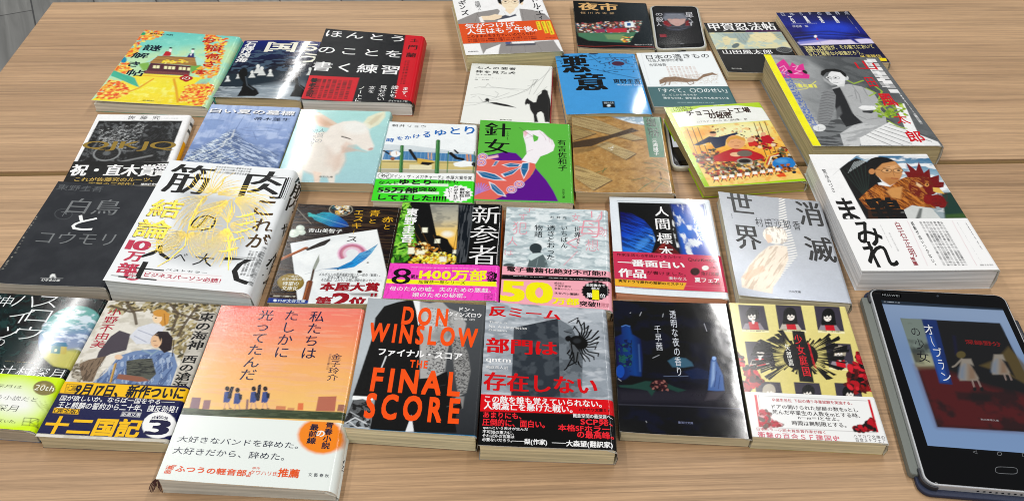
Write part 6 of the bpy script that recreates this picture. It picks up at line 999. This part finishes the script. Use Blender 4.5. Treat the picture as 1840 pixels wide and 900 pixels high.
def b_shoujo(s):
    s.F(*SJ); s.c[:] = alb('e4e5e4'); R = 'b8283a'; K = '2c2426'
    s.P('c41f2e', 158, 520, 172, 521, 198, 690, 184, 689); s.P('c41f2e', 750, 545, 762, 546, 808, 716, 794, 715)
    for q in ((185, 525, 745, 552), (205, 690, 800, 718), (180, 522, 205, 690)): s.L('8a8486', 3, *q)
    s.SP(['b8283a', '8c1424', 'd8a0a4', '6a5a54'], 110, 1.6, [190, 610, 225, 600, 250, 650, 310, 680, 215, 690, 200, 680], 4); s.SP(['b01e2c', '8c1424', '2a1416'], 60, 1.8, [680, 690, 740, 680, 775, 640, 785, 705, 690, 705], 6)
    s.T('卒業生各位 下記の通り卒業試験を実施する。', 248, 538, 670, 574, R, m=.008); s.T('ドアの開けられた部屋の数をnとし', 248, 570, 702, 612, K, m=.01); s.T('死んだ卒業生の人数をmとする時、', 250, 597, 712, 642, K, m=.01); s.T('n－m＝1とせよ。', 384, 630, 602, 658, K, m=.01); s.T('時間は無制限とする。', 352, 655, 640, 692, K, m=.01)
    s.T('日本ホラー小説大賞受賞作家が描く', 170, 692, 530, 725, R); s.T('衝撃の百合ＳＦ建国史', 175, 714, 608, 766, 'cf5a6c', b=.01, gap=.08); s.T('ハヤカワ文庫の', 672, 726, 842, 752, '6a6466', gap=.1); s.T('百合ＳＦフェア', 682, 744, 848, 772, '6a6466', gap=.1)
# ------------------------------------------------------------------ the books, one by one
GL1 = (.08, .2, 15., .42, 0.)      # laminated, mirror-like
GL2 = (.15, .18, 15., .28, 0.)
ST = (.36, .18, 18., .11, 0.)      # satin
MT_ = (.5, .2, 26., .2, 0.)        # uncoated
B_ = 'paperback_book'
book('fox', B_, 'teal and yellow book with a shrine among autumn leaves, its cover lifting at the front', art=a_fox, sart=s_fox, spine='4fb09c', rs=.006, mat=GL2, page='d9d1bb', lift=(.001, 0, .0005, .0045), res=1.)
book('chess', B_, bulge=.0019, curl=.0016, label='dark blue book with chess pieces between the shrine book and the black and red book', art=a_chess, spine='2b3a44', mat=(.1, .55, 20., .42, 0.), page='cbbb92', res=1., warp=.0006, lift=(.0008, 0, .0004, .002))
book('hontou', B_, grain=.01, label='thick black book with large white lettering and a red strip on its right side', art=a_hontou, sart=s_hontou, spine='b0142a', rs=.005, mat=ST, page='e2dfd0', res=1.)
book('suit', B_, 'white book with a man in a grey suit and an orange paper band', art=a_suit, spine='c8b9a8', mat=ST, page='cfc393', res=1., band=(SU, 150, 285, 206, 514), bart=b_suit, inset=.002)
book('yoichi', B_, curl=.002, label='black book with a gold title lying beside the phone in the back row', art=a_yoichi, spine='2a2c2e', mat=GL2, page='d3c6a2', res=1., warp=.0012, lift=(0, .002, .002, 0))
book('kouga', B_, curl=.001, label='black book with a pale strip of drawn faces, right of the phone', art=a_kouga, spine='1a1c1e', mat=ST, page='cbb98f', res=1.)
book('ishiguro', B_, 'navy and blue book at the back right, half behind the thick magazine book', art=a_ishiguro, spine='161b40', mat=ST, page='d2c39b', res=1., band=(F4, 214, 298, 330, 470), bart=b_ishiguro)
book('shichinin', B_, grain=.01, label='thin white book with a black silhouette of a rider on horseback', art=a_shichinin, spine='b32a42', mat=MT_, page='d6cdb5', res=.9)
book('akui', B_, bulge=.0017, curl=.0018, label='sky blue book with huge black characters and dark cracks', art=a_akui, spine='3a6a90', mat=GL1, page='cdbb8c', res=.9, warp=.001, sag=.001)
book('tsukimono', B_, grain=.01, label='white book with a brown lizard drawing and a teal paper band', art=a_tsukimono, spine='dfe4e6', mat=ST, page='d6caac', res=.9, band=(F3, 78, 563, 124, 694), bart=b_tsukimono)
book('qjkjq', B_, grain=.1, label='white framed book with a dark motorcycle photo and a black paper band', art=a_qjkjq, sart=s_qjkjq, spine='e4e6e8', mat=ST, page='d6caac', res=.85, rs=.004, band=(F5, 497, 400, 400, 560), bart=b_qjkjq)
book('hakucho', B_, grain=.03, curl=.0016, label='worn charcoal grey book with faint grey title characters at the left edge', art=a_hakucho, spine='2c2e31', mat=(.4, .4, 22., .08, 0.), page='b9b1a0', res=.7, warp=.0005)
book('kinniku', B_, grain=.02, label='thick white book covered in branching gold foil lines', art=a_kinniku, sart=s_kinniku, spine='e3e6e8', rs=.006, mat=ST, page='d9dbda', res=.7, gold=True)
book('shiroi', B_, 'pale blue book with a snowy mountain and a white outlined title', art=a_shiroi, spine='838c3c', mat=ST, page='cdbb8c', res=.85)
book('deer', B_, 'pale turquoise book with a white fawn on its cover', art=a_deer, spine='7fb4b4', mat=GL1, page='c9b691', res=.85)
book('yutori', B_, 'white book with people hanging from bars and a bright green paper band', art=a_yutori, spine='d9dee2', mat=ST, page='dcd6c4', res=.8, band=(F7, 132, 466, 96, 660), bart=b_yutori)
book('hari', B_, grain=.02, label='green book with a white hand holding a needle and a purple kimono', art=a_hari, spine='cf9a2c', mat=GL2, page='d9ceb2', res=.8)
book('shiokari', B_, grain=.12, curl=.0014, label='brown book with painted planks and a green title label, in a clear wrapper', art=a_shiokari, spine='8a6c40', mat=(.2, .3, 30., .5, .4), page='c6ae86', res=.8, rs=.004)
book('choco', B_, 'lime green children\'s book with a crowded colourful picture and yellowed pages', art=a_choco, spine='9cc414', mat=GL2, page='a8925c', res=.75, rs=.004, bot=(.0085, .004, 0, .0018), inset=.002)
book('mook', 'magazine_book', grain=.1, label='thick magazine book with a grey photo of a seated man and a yellow edge strip', cat='magazine', art=a_mook, spine='8f9294', mat=ST, page='b3a47a', res=.8, inset=.0025)
book('esquisse', B_, curl=.001, label='dark wood patterned book with white paper, blue feather and gold lettering', art=a_esquisse, spine='2a211c', mat=GL2, page='cdbb8c', res=.65)
book('shinsan', B_, 'book with a lantern lit alley photo and a hot pink paper band', art=a_shinsan, spine='d26a26', mat=GL2, page='cdbb8c', res=.65, rs=.003, band=(ES, 938, 512, 885, 800), bart=b_shinsan, blabel='hot pink paper band with yellow numerals')
book('sekai', B_, 'pale grey book with pink characters and a boy seen from behind, in a pink band', art=a_sekai, spine='d98f3a', mat=GL2, page='cdbb96', res=.65, rs=.004, band=(SK, 90, 570, 60, 860), bart=b_sekai)
book('hyohon', B_, 'white framed book with a blue butterfly and a crimson paper band', art=a_hyohon, spine='cfd6de', mat=GL1, page='e0a080', res=.65, band=(SK, 912, 458, 925, 716), bart=b_hyohon, warp=.0005)
book('shometsu', B_, curl=.0015, label='silver grey book with a figure whose spine is bare, its cover lifting off', art=a_shometsu, spine='9a9ea4', mat=(.3, .2, 16., .6, 0., .35), page='cfc7ab', res=.65, lift=(.003, .0005, .001, .003), warp=.0006)
book('tori', B_, 'thick white book with a painted woman holding a red combed rooster', art=a_tori, spine='e3e6e8', mat=ST, page='dfe1e2', res=.75, band=(TO, 200, 396, 306, 730), bart=b_tori, blabel='white paper band with black and dark red lettering', inset=.0018)
book('halloween', B_, 'black book with a planet and little house, in a lime green paper band', art=a_halloween, spine='3a78b0', mat=GL1, page='b2a68f', res=.65, rs=.004, band=(HW, 0, 452, -70, 745), bart=b_halloween, bmat=ST, warp=.0002)
book('juuni', B_, 'book with long haired figures under a tree and a navy and yellow band', art=a_juuni, spine='1e2a50', mat=ST, page='d0c19a', res=.6, lift=(.0005, 0, .0006, .0012), band=(JU, 322, 490, 190, 756), bart=b_juuni)
WT_ = book('watashi', 'hardcover_book', grain=.02, label='sunset orange book with walking students above a plain pale grey paper band', art=a_watashi, sart=s_watashi, spine='dfe5e1', rs=.007, mat=(.2, .12, 16., .4, .05), page='cfcbbb', res=.62, band=(WA, 150, 516, 48, 808), bart=b_watashi)
book('winslow', B_, grain=.05, curl=.0012, label='black and grey book with bold orange English lettering over a tattooed torso', art=a_winslow, spine='3a1a20', mat=ST, page='ddd2ab', res=.6)
book('antimeme', B_, 'grey book with a dark monolith, red title characters and a black and red band', art=a_antimeme, spine='9ea5ad', rs=.004, mat=GL2, page='d9cba2', res=.6, band=(AN, 70, 519, 54, 786), bart=b_antimeme)
book('toumei', B_, curl=.0012, label='black still life book with a blue jar, reflecting the ceiling light', art=a_toumei, spine='1a1c28', mat=(.075, .4, 17., .5, 0.), page='cfc19c', res=.6, warp=0., lift=(.0005, 0, .0008, .001))
book('shoujo', B_, 'cream yellow book with rows of drawn schoolgirls and a white paper band', art=a_shoujo, spine='c9bd74', mat=GL2, page='dccfa6', res=.6, band=(SJ, 112, 504, 150, 742), bart=b_shoujo)
# frayed bookmark ribbon under the front corner of the sunset book
def strands(par):
    rnd = random.Random(4); V = []; F = []
    a = at(284, 858, .006)
    for k in range(11):
        b = at(268 + k * 2.4, 879 + 5 * math.sin(k * .8), .0015 + rnd.random() * .002); m = (a + b) / 2 + np.array([rnd.uniform(-.002, .001), 0, .003]); P = [(1 - t) ** 2 * a + 2 * t * (1 - t) * m + t * t * b for t in np.linspace(0, 1, 6)]; n0 = len(V)
        for i, p in enumerate(P):
            r = .0006 * (1 - .5 * i / 5)
            for j in range(4): V.append(p + [r * math.cos(j * 1.571), 0, r * math.sin(j * 1.571)])
        for i in range(5):
            for j in range(4): F.append((n0 + i * 4 + j, n0 + i * 4 + (j + 1) % 4, n0 + (i + 1) * 4 + (j + 1) % 4, n0 + (i + 1) * 4 + j))
    o = mesh('bookmark_ribbon', V, F, plain('brown_thread', '4a2a26', .8), par); o['label'] = 'frayed dark brown bookmark ribbon'
strands(WT_)
# ------------------------------------------------------------------ phones and tablet
def screenmat(k, strength):
    m, N, L, B = nodemat('lit_screen'); a = N.new('ShaderNodeAttribute'); a.attribute_name = 'Col'
    B.inputs['Base Color'].default_value = (.006, .006, .007, 1); B.inputs['Roughness'].default_value = .08
    L.new(a.outputs[0], B.inputs['Emission Color']); B.inputs['Emission Strength'].default_value = strength; return m
BLKG = plain('black_glass', '08080a', .06); SIL = plain('brushed_silver_metal', 'b4b7bb', .35, .15); CLR = plain('clear_plastic', 'ece8d0', .18, 0., .6, None, 0., .45, 1.35)
def flatpatch(name, Qd, res, paint, mat, par, lay=.00004, fr=None):
    Qd = [np.array(q, float) for q in Qd]; TL, TR, BR, BL = Qd
    w = np.linalg.norm(TR - TL); h = np.linalg.norm(BL - TL); Hm = homog([tuple(proj(p)) for p in Qd], [(0, 0), (1, 0), (1, 1), (0, 1)])
    P = lambda u, v, dz=0.: (lambda U, V: TL * (1 - U) * (1 - V) + TR * U * (1 - V) + BR * U * V + BL * (1 - U) * V + np.array([0, 0, 1]) * dz)(np.asarray(u)[:, None], np.asarray(v)[:, None])
    us = np.linspace(0, 1, int(w * 1000 / res) + 1); vs = np.linspace(0, 1, int(h * 1000 / res) + 1); A = Art(us, vs, w * 1000, h * 1000, Hm, '000'); paint(A)
    return surface(name, P, us, vs, A, [mat], par, thick=.0002, edge='08080a', under='08080a', lay=lay)
def off(Qd, dx0, dx1, dy0, dy1, z):
    """quad inset by metres from left, right, top, bottom"""
    TL, TR, BR, BL = [np.array(q, float)[:2] for q in Qd]; u = (TR - TL) / np.linalg.norm(TR - TL); v = (BL - TL) / np.linalg.norm(BL - TL)
    return [np.array([*p, z]) for p in (TL + u * dx0 + v * dy0, TR - u * dx1 + v * dy0, BR - u * dx1 - v * dy1, BL + u * dx0 - v * dy1)]
TBF = (1560, 500, 4.089); TB2 = (1620, 700, 4.5)
Qt = Q['tablet']; c = np.mean(Qt, 0); TT = root('tablet_computer', (c[0], c[1], 0), math.atan2(Qt[1][1] - Qt[0][1], Qt[1][0] - Qt[0][0]), 'black tablet in a navy folio case, its screen showing a book cover on pale blue', 'tablet')
NAVY = plain('navy_leather_case', '232c46', .55); GREY = plain('grey_green_case_edge', '6c716c', .6); DKC = plain('dark_case_plastic', '2a2c33', .35)
V, F = prism(rquad(off(Qt, -.0035, -.0030, -.0035, -.0045, 0), .010), 0., .0042, .001); mesh('case', V, F, NAVY, TT, None, None, True)
V, F = prism(rquad(off(Qt, -.0075, .110, .008, .012, 0), .002), .0004, .0066, .0012); mesh('case_hinge', V, F, GREY, TT)
V, F = prism(rquad(off(Qt, 0, 0, 0, 0, 0), .009), .0040, .0104, .0008); mesh('body', V, F, SIL, TT)
V, F = prism(rquad(off(Qt, .0013, .0013, .0013, .0013, 0), .0078), .0100, .0109, .0003); mesh('glass', V, F, BLKG, TT)
WB = float(np.linalg.norm(np.array(Qt[1]) - Qt[0])); HB = float(np.linalg.norm(np.array(Qt[3]) - Qt[0]))
def shell(cx, cy, sx, sy, n='corner_clip'):
    # thin L-shaped grip that hugs one corner of the tablet body (cx, cy = corner, sx, sy = inward signs)
    o = off(Qt, 0, 0, 0, 0, 0); u = (o[1] - o[0])[:2]; u = u / np.linalg.norm(u); v = (o[3] - o[0])[:2]; v = v / np.linalg.norm(v); O = o[0][:2] + u * cx + v * cy
    R0, r0, a = .0104, .0090, .010; pts = []
    for R1, ks in ((R0, range(7)), (r0, range(6, -1, -1))):
        c2 = (.0088, .0088); arc = [(c2[0] - R1 * math.cos(k * math.pi / 12), c2[1] - R1 * math.sin(k * math.pi / 12)) for k in range(7)]
        ext = [(c2[0] - R1, a + .006)] + arc + [(a, c2[1] - R1)]; pts += ext if R1 == R0 else ext[::-1]
    P = [O + u * sx * x + v * sy * y for x, y in pts]
    if sx * sy > 0: P = P[::-1]
    n0 = len(P); V = [(*p, .0036) for p in P] + [(*p, .0086) for p in P]; F = [(i, (i + 1) % n0, n0 + (i + 1) % n0, n0 + i) for i in range(n0)]; h = n0 // 2
    for i in range(h - 1): F.append((n0 + i, n0 + i + 1, n0 + n0 - 2 - i, n0 + n0 - 1 - i))
    mesh(n, V, F, DKC, TT)
for q in ((0, 0, 1, 1), (WB, 0, -1, 1), (0, HB, 1, -1), (WB, HB, -1, -1)): shell(*q)
V, F = prism(rquad(off(Qt, WB - .0010, -.0042, .030, HB - .052, 0), .002), .0038, .0085, .0010); mesh('camera_bump', V, F, DKC, TT, None, None, True)
a0, a1, a3 = at(1583, 539, .0110), at(1801, 554, .0110), at(1667, 800, .0110); SQ = [a0, a1, a1 + a3 - a0, a3]
def p_tab(s):
    s.F(*TBF); s.c[:] = alb('7891bf'); s.G([(0, '8a9fbe'), (.4, '768fb4'), (1, '7c98c0')], 300, 190, 400, 1100); s.P('26303c', 80, 150, 1200, 232, 1200, 246, 85, 188); s.MT('c9d0d8', 112, 168, 232, 182, 1, 'h', .9); s.MT('c9d0d8', 875, 206, 975, 216, 1, 'h', .9)
    q = lambda x, y: ((1620 + x / 4.5 - 1560) * 4.089, (700 + y / 4.5 - 500) * 4.089); bl = q(290, 300); br = q(1100, 344)
    C_ = [236, 292, 968, 328, 1330, 1130, *bl]; C_ = [236, 292, 968, 328, br[0] + 130, br[1] + 8, *bl]
    s.P('120f14', *C_); s.P('76827a', 236, 292, 400, 300, 500, 640, 350, 650); s.P('b8b48a', 330, 560, 480, 560, 500, 650, 362, 660, a=.6, b=25); s.P('5c1a18', 350, 640, 520, 660, 900, 800, 1330, 900, *br, *bl, a=.75, b=30); s.N('0d0a0c', 14, .45, .62, C_, a=.75, seed=5)
    s.P('1e3468', 392, 300, 500, 305, 620, 780, 525, 770); s.P('2e55a8', 425, 420, 470, 400, 590, 760, 530, 760, a=.8, b=8); s.P('16203a', 620, 420, 640, 420, 660, 560, 640, 560, a=.8, b=6)
    s.P('5e5030', 820, 640, 950, 590, 1030, 500, 1160, 640, 1200, 800, 1000, 690, 880, 660, b=8, a=.8)
    for cx, cy, w in ((735, 690, 1), (970, 650, .92)):
        s.P('8f877c', cx - 50 * w, cy - 100 * w, cx + 20 * w, cy - 100 * w, cx + 80 * w, cy + 40 * w, cx + 70 * w, cy + 60 * w, cx - 60 * w, cy + 60 * w, cx - 72 * w, cy + 30 * w, b=3); s.P('56789a', cx - 60 * w, cy - 30 * w, cx - 25 * w, cy - 60 * w, cx - 30 * w, cy + 50 * w, cx - 66 * w, cy + 40 * w, a=.6, b=16); s.P('7a5432', cx, cy - 60 * w, cx + 50 * w, cy - 20 * w, cx + 60 * w, cy + 50 * w, cx, cy + 55 * w, a=.6, b=12)
        s.P('1a1618', cx + 15 * w, cy - 60 * w, cx + 60 * w, cy - 40 * w, cx + 120 * w, cy + 80 * w, cx + 90 * w, cy + 60 * w, b=4); s.L('a08c84', 9 * w, cx + 30, cy + 60 * w, cx + 45, cy + 110 * w); s.L('a08c84', 9 * w, cx + 72 * w, cy + 60 * w, cx + 92 * w, cy + 105 * w); s.E('14100f', cx + 48, cy + 122 * w, 14, 16); s.E('14100f', cx + 100 * w, cy + 122 * w, 14, 16)
    s.E('5a5030', 682, 560, 34, 26); s.L('8c8478', 12, 690, 590, 640, 640, 620, 650); s.P('1a1214', 640, 830, 900, 850, 900, 900, 660, 890, a=.7, b=10)
    Wt = 'e6e8ea'; D = '1a2026'
    for c2, *r in (('オ', 398, 336, 492, 414), ('ブ', 470, 506, 558, 580), ('ラ', 506, 596, 572, 672), ('ン', 530, 690, 622, 756)): s.T(c2, *r, Wt, 'v' if c2 == 'ー' else 'h')
    s.V(Wt, 6, 458, 424, 470, 470, 488, 500)
    for c2, *r in (('の', 306, 362, 390, 424), ('少', 330, 440, 426, 524), ('女', 348, 530, 462, 618)): s.T(c2, *r, D)
    s.T('深緑野分', 706, 448, 980, 500, '8c1c22', b=.02); s.F(*TB2); s.T('創元推理文庫', 636, 230, 788, 256, 'a9a9ac')
flatpatch('screen', SQ, .9, p_tab, screenmat('t', .85), TT)
def marks(name, par, fr, items, z, col, par_z=.0111):
    V = []; F = []
    for pts, w in items:
        P = [at(fr[0] + x / fr[2], fr[1] + y / fr[2], par_z) for x, y in pts]; n = len(P); n0 = len(V)
        for i in range(n):
            t = P[min(i + 1, n - 1)] - P[max(i - 1, 0)]; t = t / (np.linalg.norm(t) + 1e-9); nn = np.array([-t[1], t[0], 0]) * w / 2; V += [P[i] + nn, P[i] - nn]
        F += [(n0 + 2 * i, n0 + 2 * i + 1, n0 + 2 * i + 3, n0 + 2 * i + 2) for i in range(n - 1)]
    return mesh(name, V, F, col, par)
ov = lambda cx, cy, rx, ry, p=1.: [(cx + rx * math.copysign(abs(math.cos(t * .262)) ** p, math.cos(t * .262)), cy + ry * math.copysign(abs(math.sin(t * .262)) ** p, math.sin(t * .262)) + (rx * math.copysign(abs(math.cos(t * .262)) ** p, math.cos(t * .262))) * .05) for t in range(25)]
GRY = plain('grey_print', '5c5f63', .5)
marks('home_button', TT, TB2, [(ov(848, 650, 88, 27, .5), .0005)], 0, GRY)
marks('navigation_icons', TT, TB2, [([(578, 502), (605, 490), (612, 516), (578, 502)], .0005), (ov(792, 515, 17, 14), .0005), ([(975, 512), (1002, 514), (1008, 540), (980, 537), (975, 512)], .0005)], 0, GRY)
V, F = prism([at(1560 + (510 + 9 * math.cos(t)) / 4.089, 500 + (130 - 7 * math.sin(t)) / 4.089, .0109)[:2] for t in np.linspace(0, 5.8, 12)], .0109, .0111); mesh('front_camera', V, F, plain('lens', '3a4048', .1), TT)
def p_logo(s): s.c[:] = alb('060607'); s.F(*TBF); s.T('HUAWEI', 102, 113, 228, 136, '8a8d90', b=.02, gap=.1)
flatpatch('printed_logo', [at(1560 + x / 4.089, 500 + y / 4.089, .0109) for x, y in ((95, 106), (240, 116), (243, 142), (98, 130))], .6, p_logo, printed(.1, 0., 30., .5), TT)
bt = off(Qt, 0, 0, 0, 0, .0072); ub = (bt[2] - bt[3]) / np.linalg.norm(bt[2] - bt[3]); dn = np.array([ub[1], -ub[0], 0])
V = []; F = []
for k in range(8):
    p = bt[3] + ub * (.040 + k * .0046) + dn * .0001; n0 = len(V)
    for t in range(8): V.append(p + ub * .0011 * math.cos(t * .785) + np.array([0, 0, .0008 * math.sin(t * .785)]) + dn * .0002)
    F.append(tuple(range(n0, n0 + 8)))
mesh('speaker_holes', V, F, BLKG, TT)
p = bt[3] + ub * .098 + dn * .0003; mesh('charging_port', [p + ub * x + np.array([0, 0, z]) for x, z in ((-.0045, -.0012), (.0045, -.0012), (.0052, 0), (.0045, .0012), (-.0045, .0012), (-.0052, 0))], [(0, 1, 2, 3, 4, 5)], BLKG, TT)
def phone(Qp, name, label, paint, rise, top):
    c = np.mean(Qp, 0); r = root('smartphone', (c[0], c[1], 0), math.atan2(Qp[1][1] - Qp[0][1], Qp[1][0] - Qp[0][0]), label, 'phone')
    V, F = prism(rquad(off(Qp, 0, 0, 0, 0, 0), .010), 0., top - .0003, .0012); mesh('clear_case', V, F, CLR, r, None, None, True)
    V, F = prism(rquad(off(Qp, .0022, .0022, .0022, .0022, 0), .0085), top - .0009, top - .0001, .0002); mesh('metal_rim', V, F, SIL, r)
    V, F = prism(rquad(off(Qp, .0034, .0034, .0034, .0034, 0), .0075), top - .0004, top + .0003, .0002); mesh('glass', V, F, BLKG, r)
    flatpatch('screen', off(Qp, .0055, .0055, .008, .012, top + .0005), .9, paint, screenmat(name, .9), r)
    V, F = prism(rquad(off(Qp, .029, .029, .1, -.0004, 0), .001), top - .0062, top - .0028); 
    q = off(Qp, .030, .030, 0, 0, 0); V, F = prism([q[3][:2] + (q[3] - q[0])[:2] * s2 for s2 in ()] or rquad([*off(Qp, .030, .030, np.linalg.norm(np.array(Qp[0]) - Qp[3]) - .0012, -.0005, 0)], .0004), .0016, top - .0022); mesh('charging_port', V, F, BLKG, r)
    return r
PZ = (1160, 0, 9)
def p_ph(s):
    s.F(*PZ); s.c[:] = alb('0b0b0d'); s.P('3a3c44', 280, 215, 640, 215, 740, 330, 740, 450, 560, 510, 400, 500, 280, 420, a=.8, b=20); s.P('6a6e78', 320, 220, 620, 220, 680, 300, 640, 330, 340, 330, 290, 300, b=12)
    s.P('8a2028', 280, 350, 350, 340, 430, 420, 380, 440, 310, 410, b=5); s.P('7a1c26', 650, 360, 700, 330, 720, 420, 660, 430, b=5); s.P('c9a39a', 350, 310, 660, 310, 640, 380, 560, 425, 500, 428, 420, 390, b=4); s.P('7a7e88', 290, 290, 400, 230, 600, 240, 690, 320, 620, 300, 560, 318, 500, 290, 440, 320, 380, 300, 330, 345, b=4)
    s.L('2a1a1e', 9, 395, 332, 440, 330); s.L('2a1a1e', 9, 570, 330, 615, 330); s.L('a8303c', 8, 488, 396, 545, 396); s.L('8a8ea0', 6, 300, 400, 420, 440, 560, 440, 700, 420); s.L('5a5e74', 12, 360, 470, 520, 490, 680, 460, b=3); s.L('7a7e90', 4, 340, 450, 500, 470, 720, 430); s.P('9a2a36', 232, 560, 335, 560, 345, 605, 240, 605); s.MT('3a1014', 240, 565, 338, 600, 2, 'h', .7)
    Wt = 'd6d6da'
    for c2, *r in (('の', 160, 218, 285, 262), ('殺', 165, 280, 300, 360), ('人', 175, 370, 265, 430), ('星', 640, 205, 780, 280), ('く', 690, 290, 760, 340), ('ず', 700, 350, 790, 430)): s.T(c2, *r, Wt)
    s.MT('9a9ca4', 345, 235, 575, 252, 1, 'h', .8); s.E('55585e', 600, 722, 40, 16)
phone(Q['phone'], 'p1', 'smartphone in a clear case showing a pale haired face, between two black books', p_ph, 0, .0092)
def p_ph2(s):
    s.c[:] = alb('c9ccd0'); n = s.Y.shape[0]; s.c[int(n * .66):] = alb('0a0a0c'); s.c[:int(n * .12)] = alb('3a2a30'); s.c[int(n * .12):int(n * .3)] = alb('d8c4c8')
p2 = [at(1192, 212, .0066), at(1285, 209, .0066), at(1308, 296, .0066), at(1207, 302, .0066)]
phone(p2, 'p2', 'smartphone in a clear case lying half under the lime green book', p_ph2, 0, .0064)
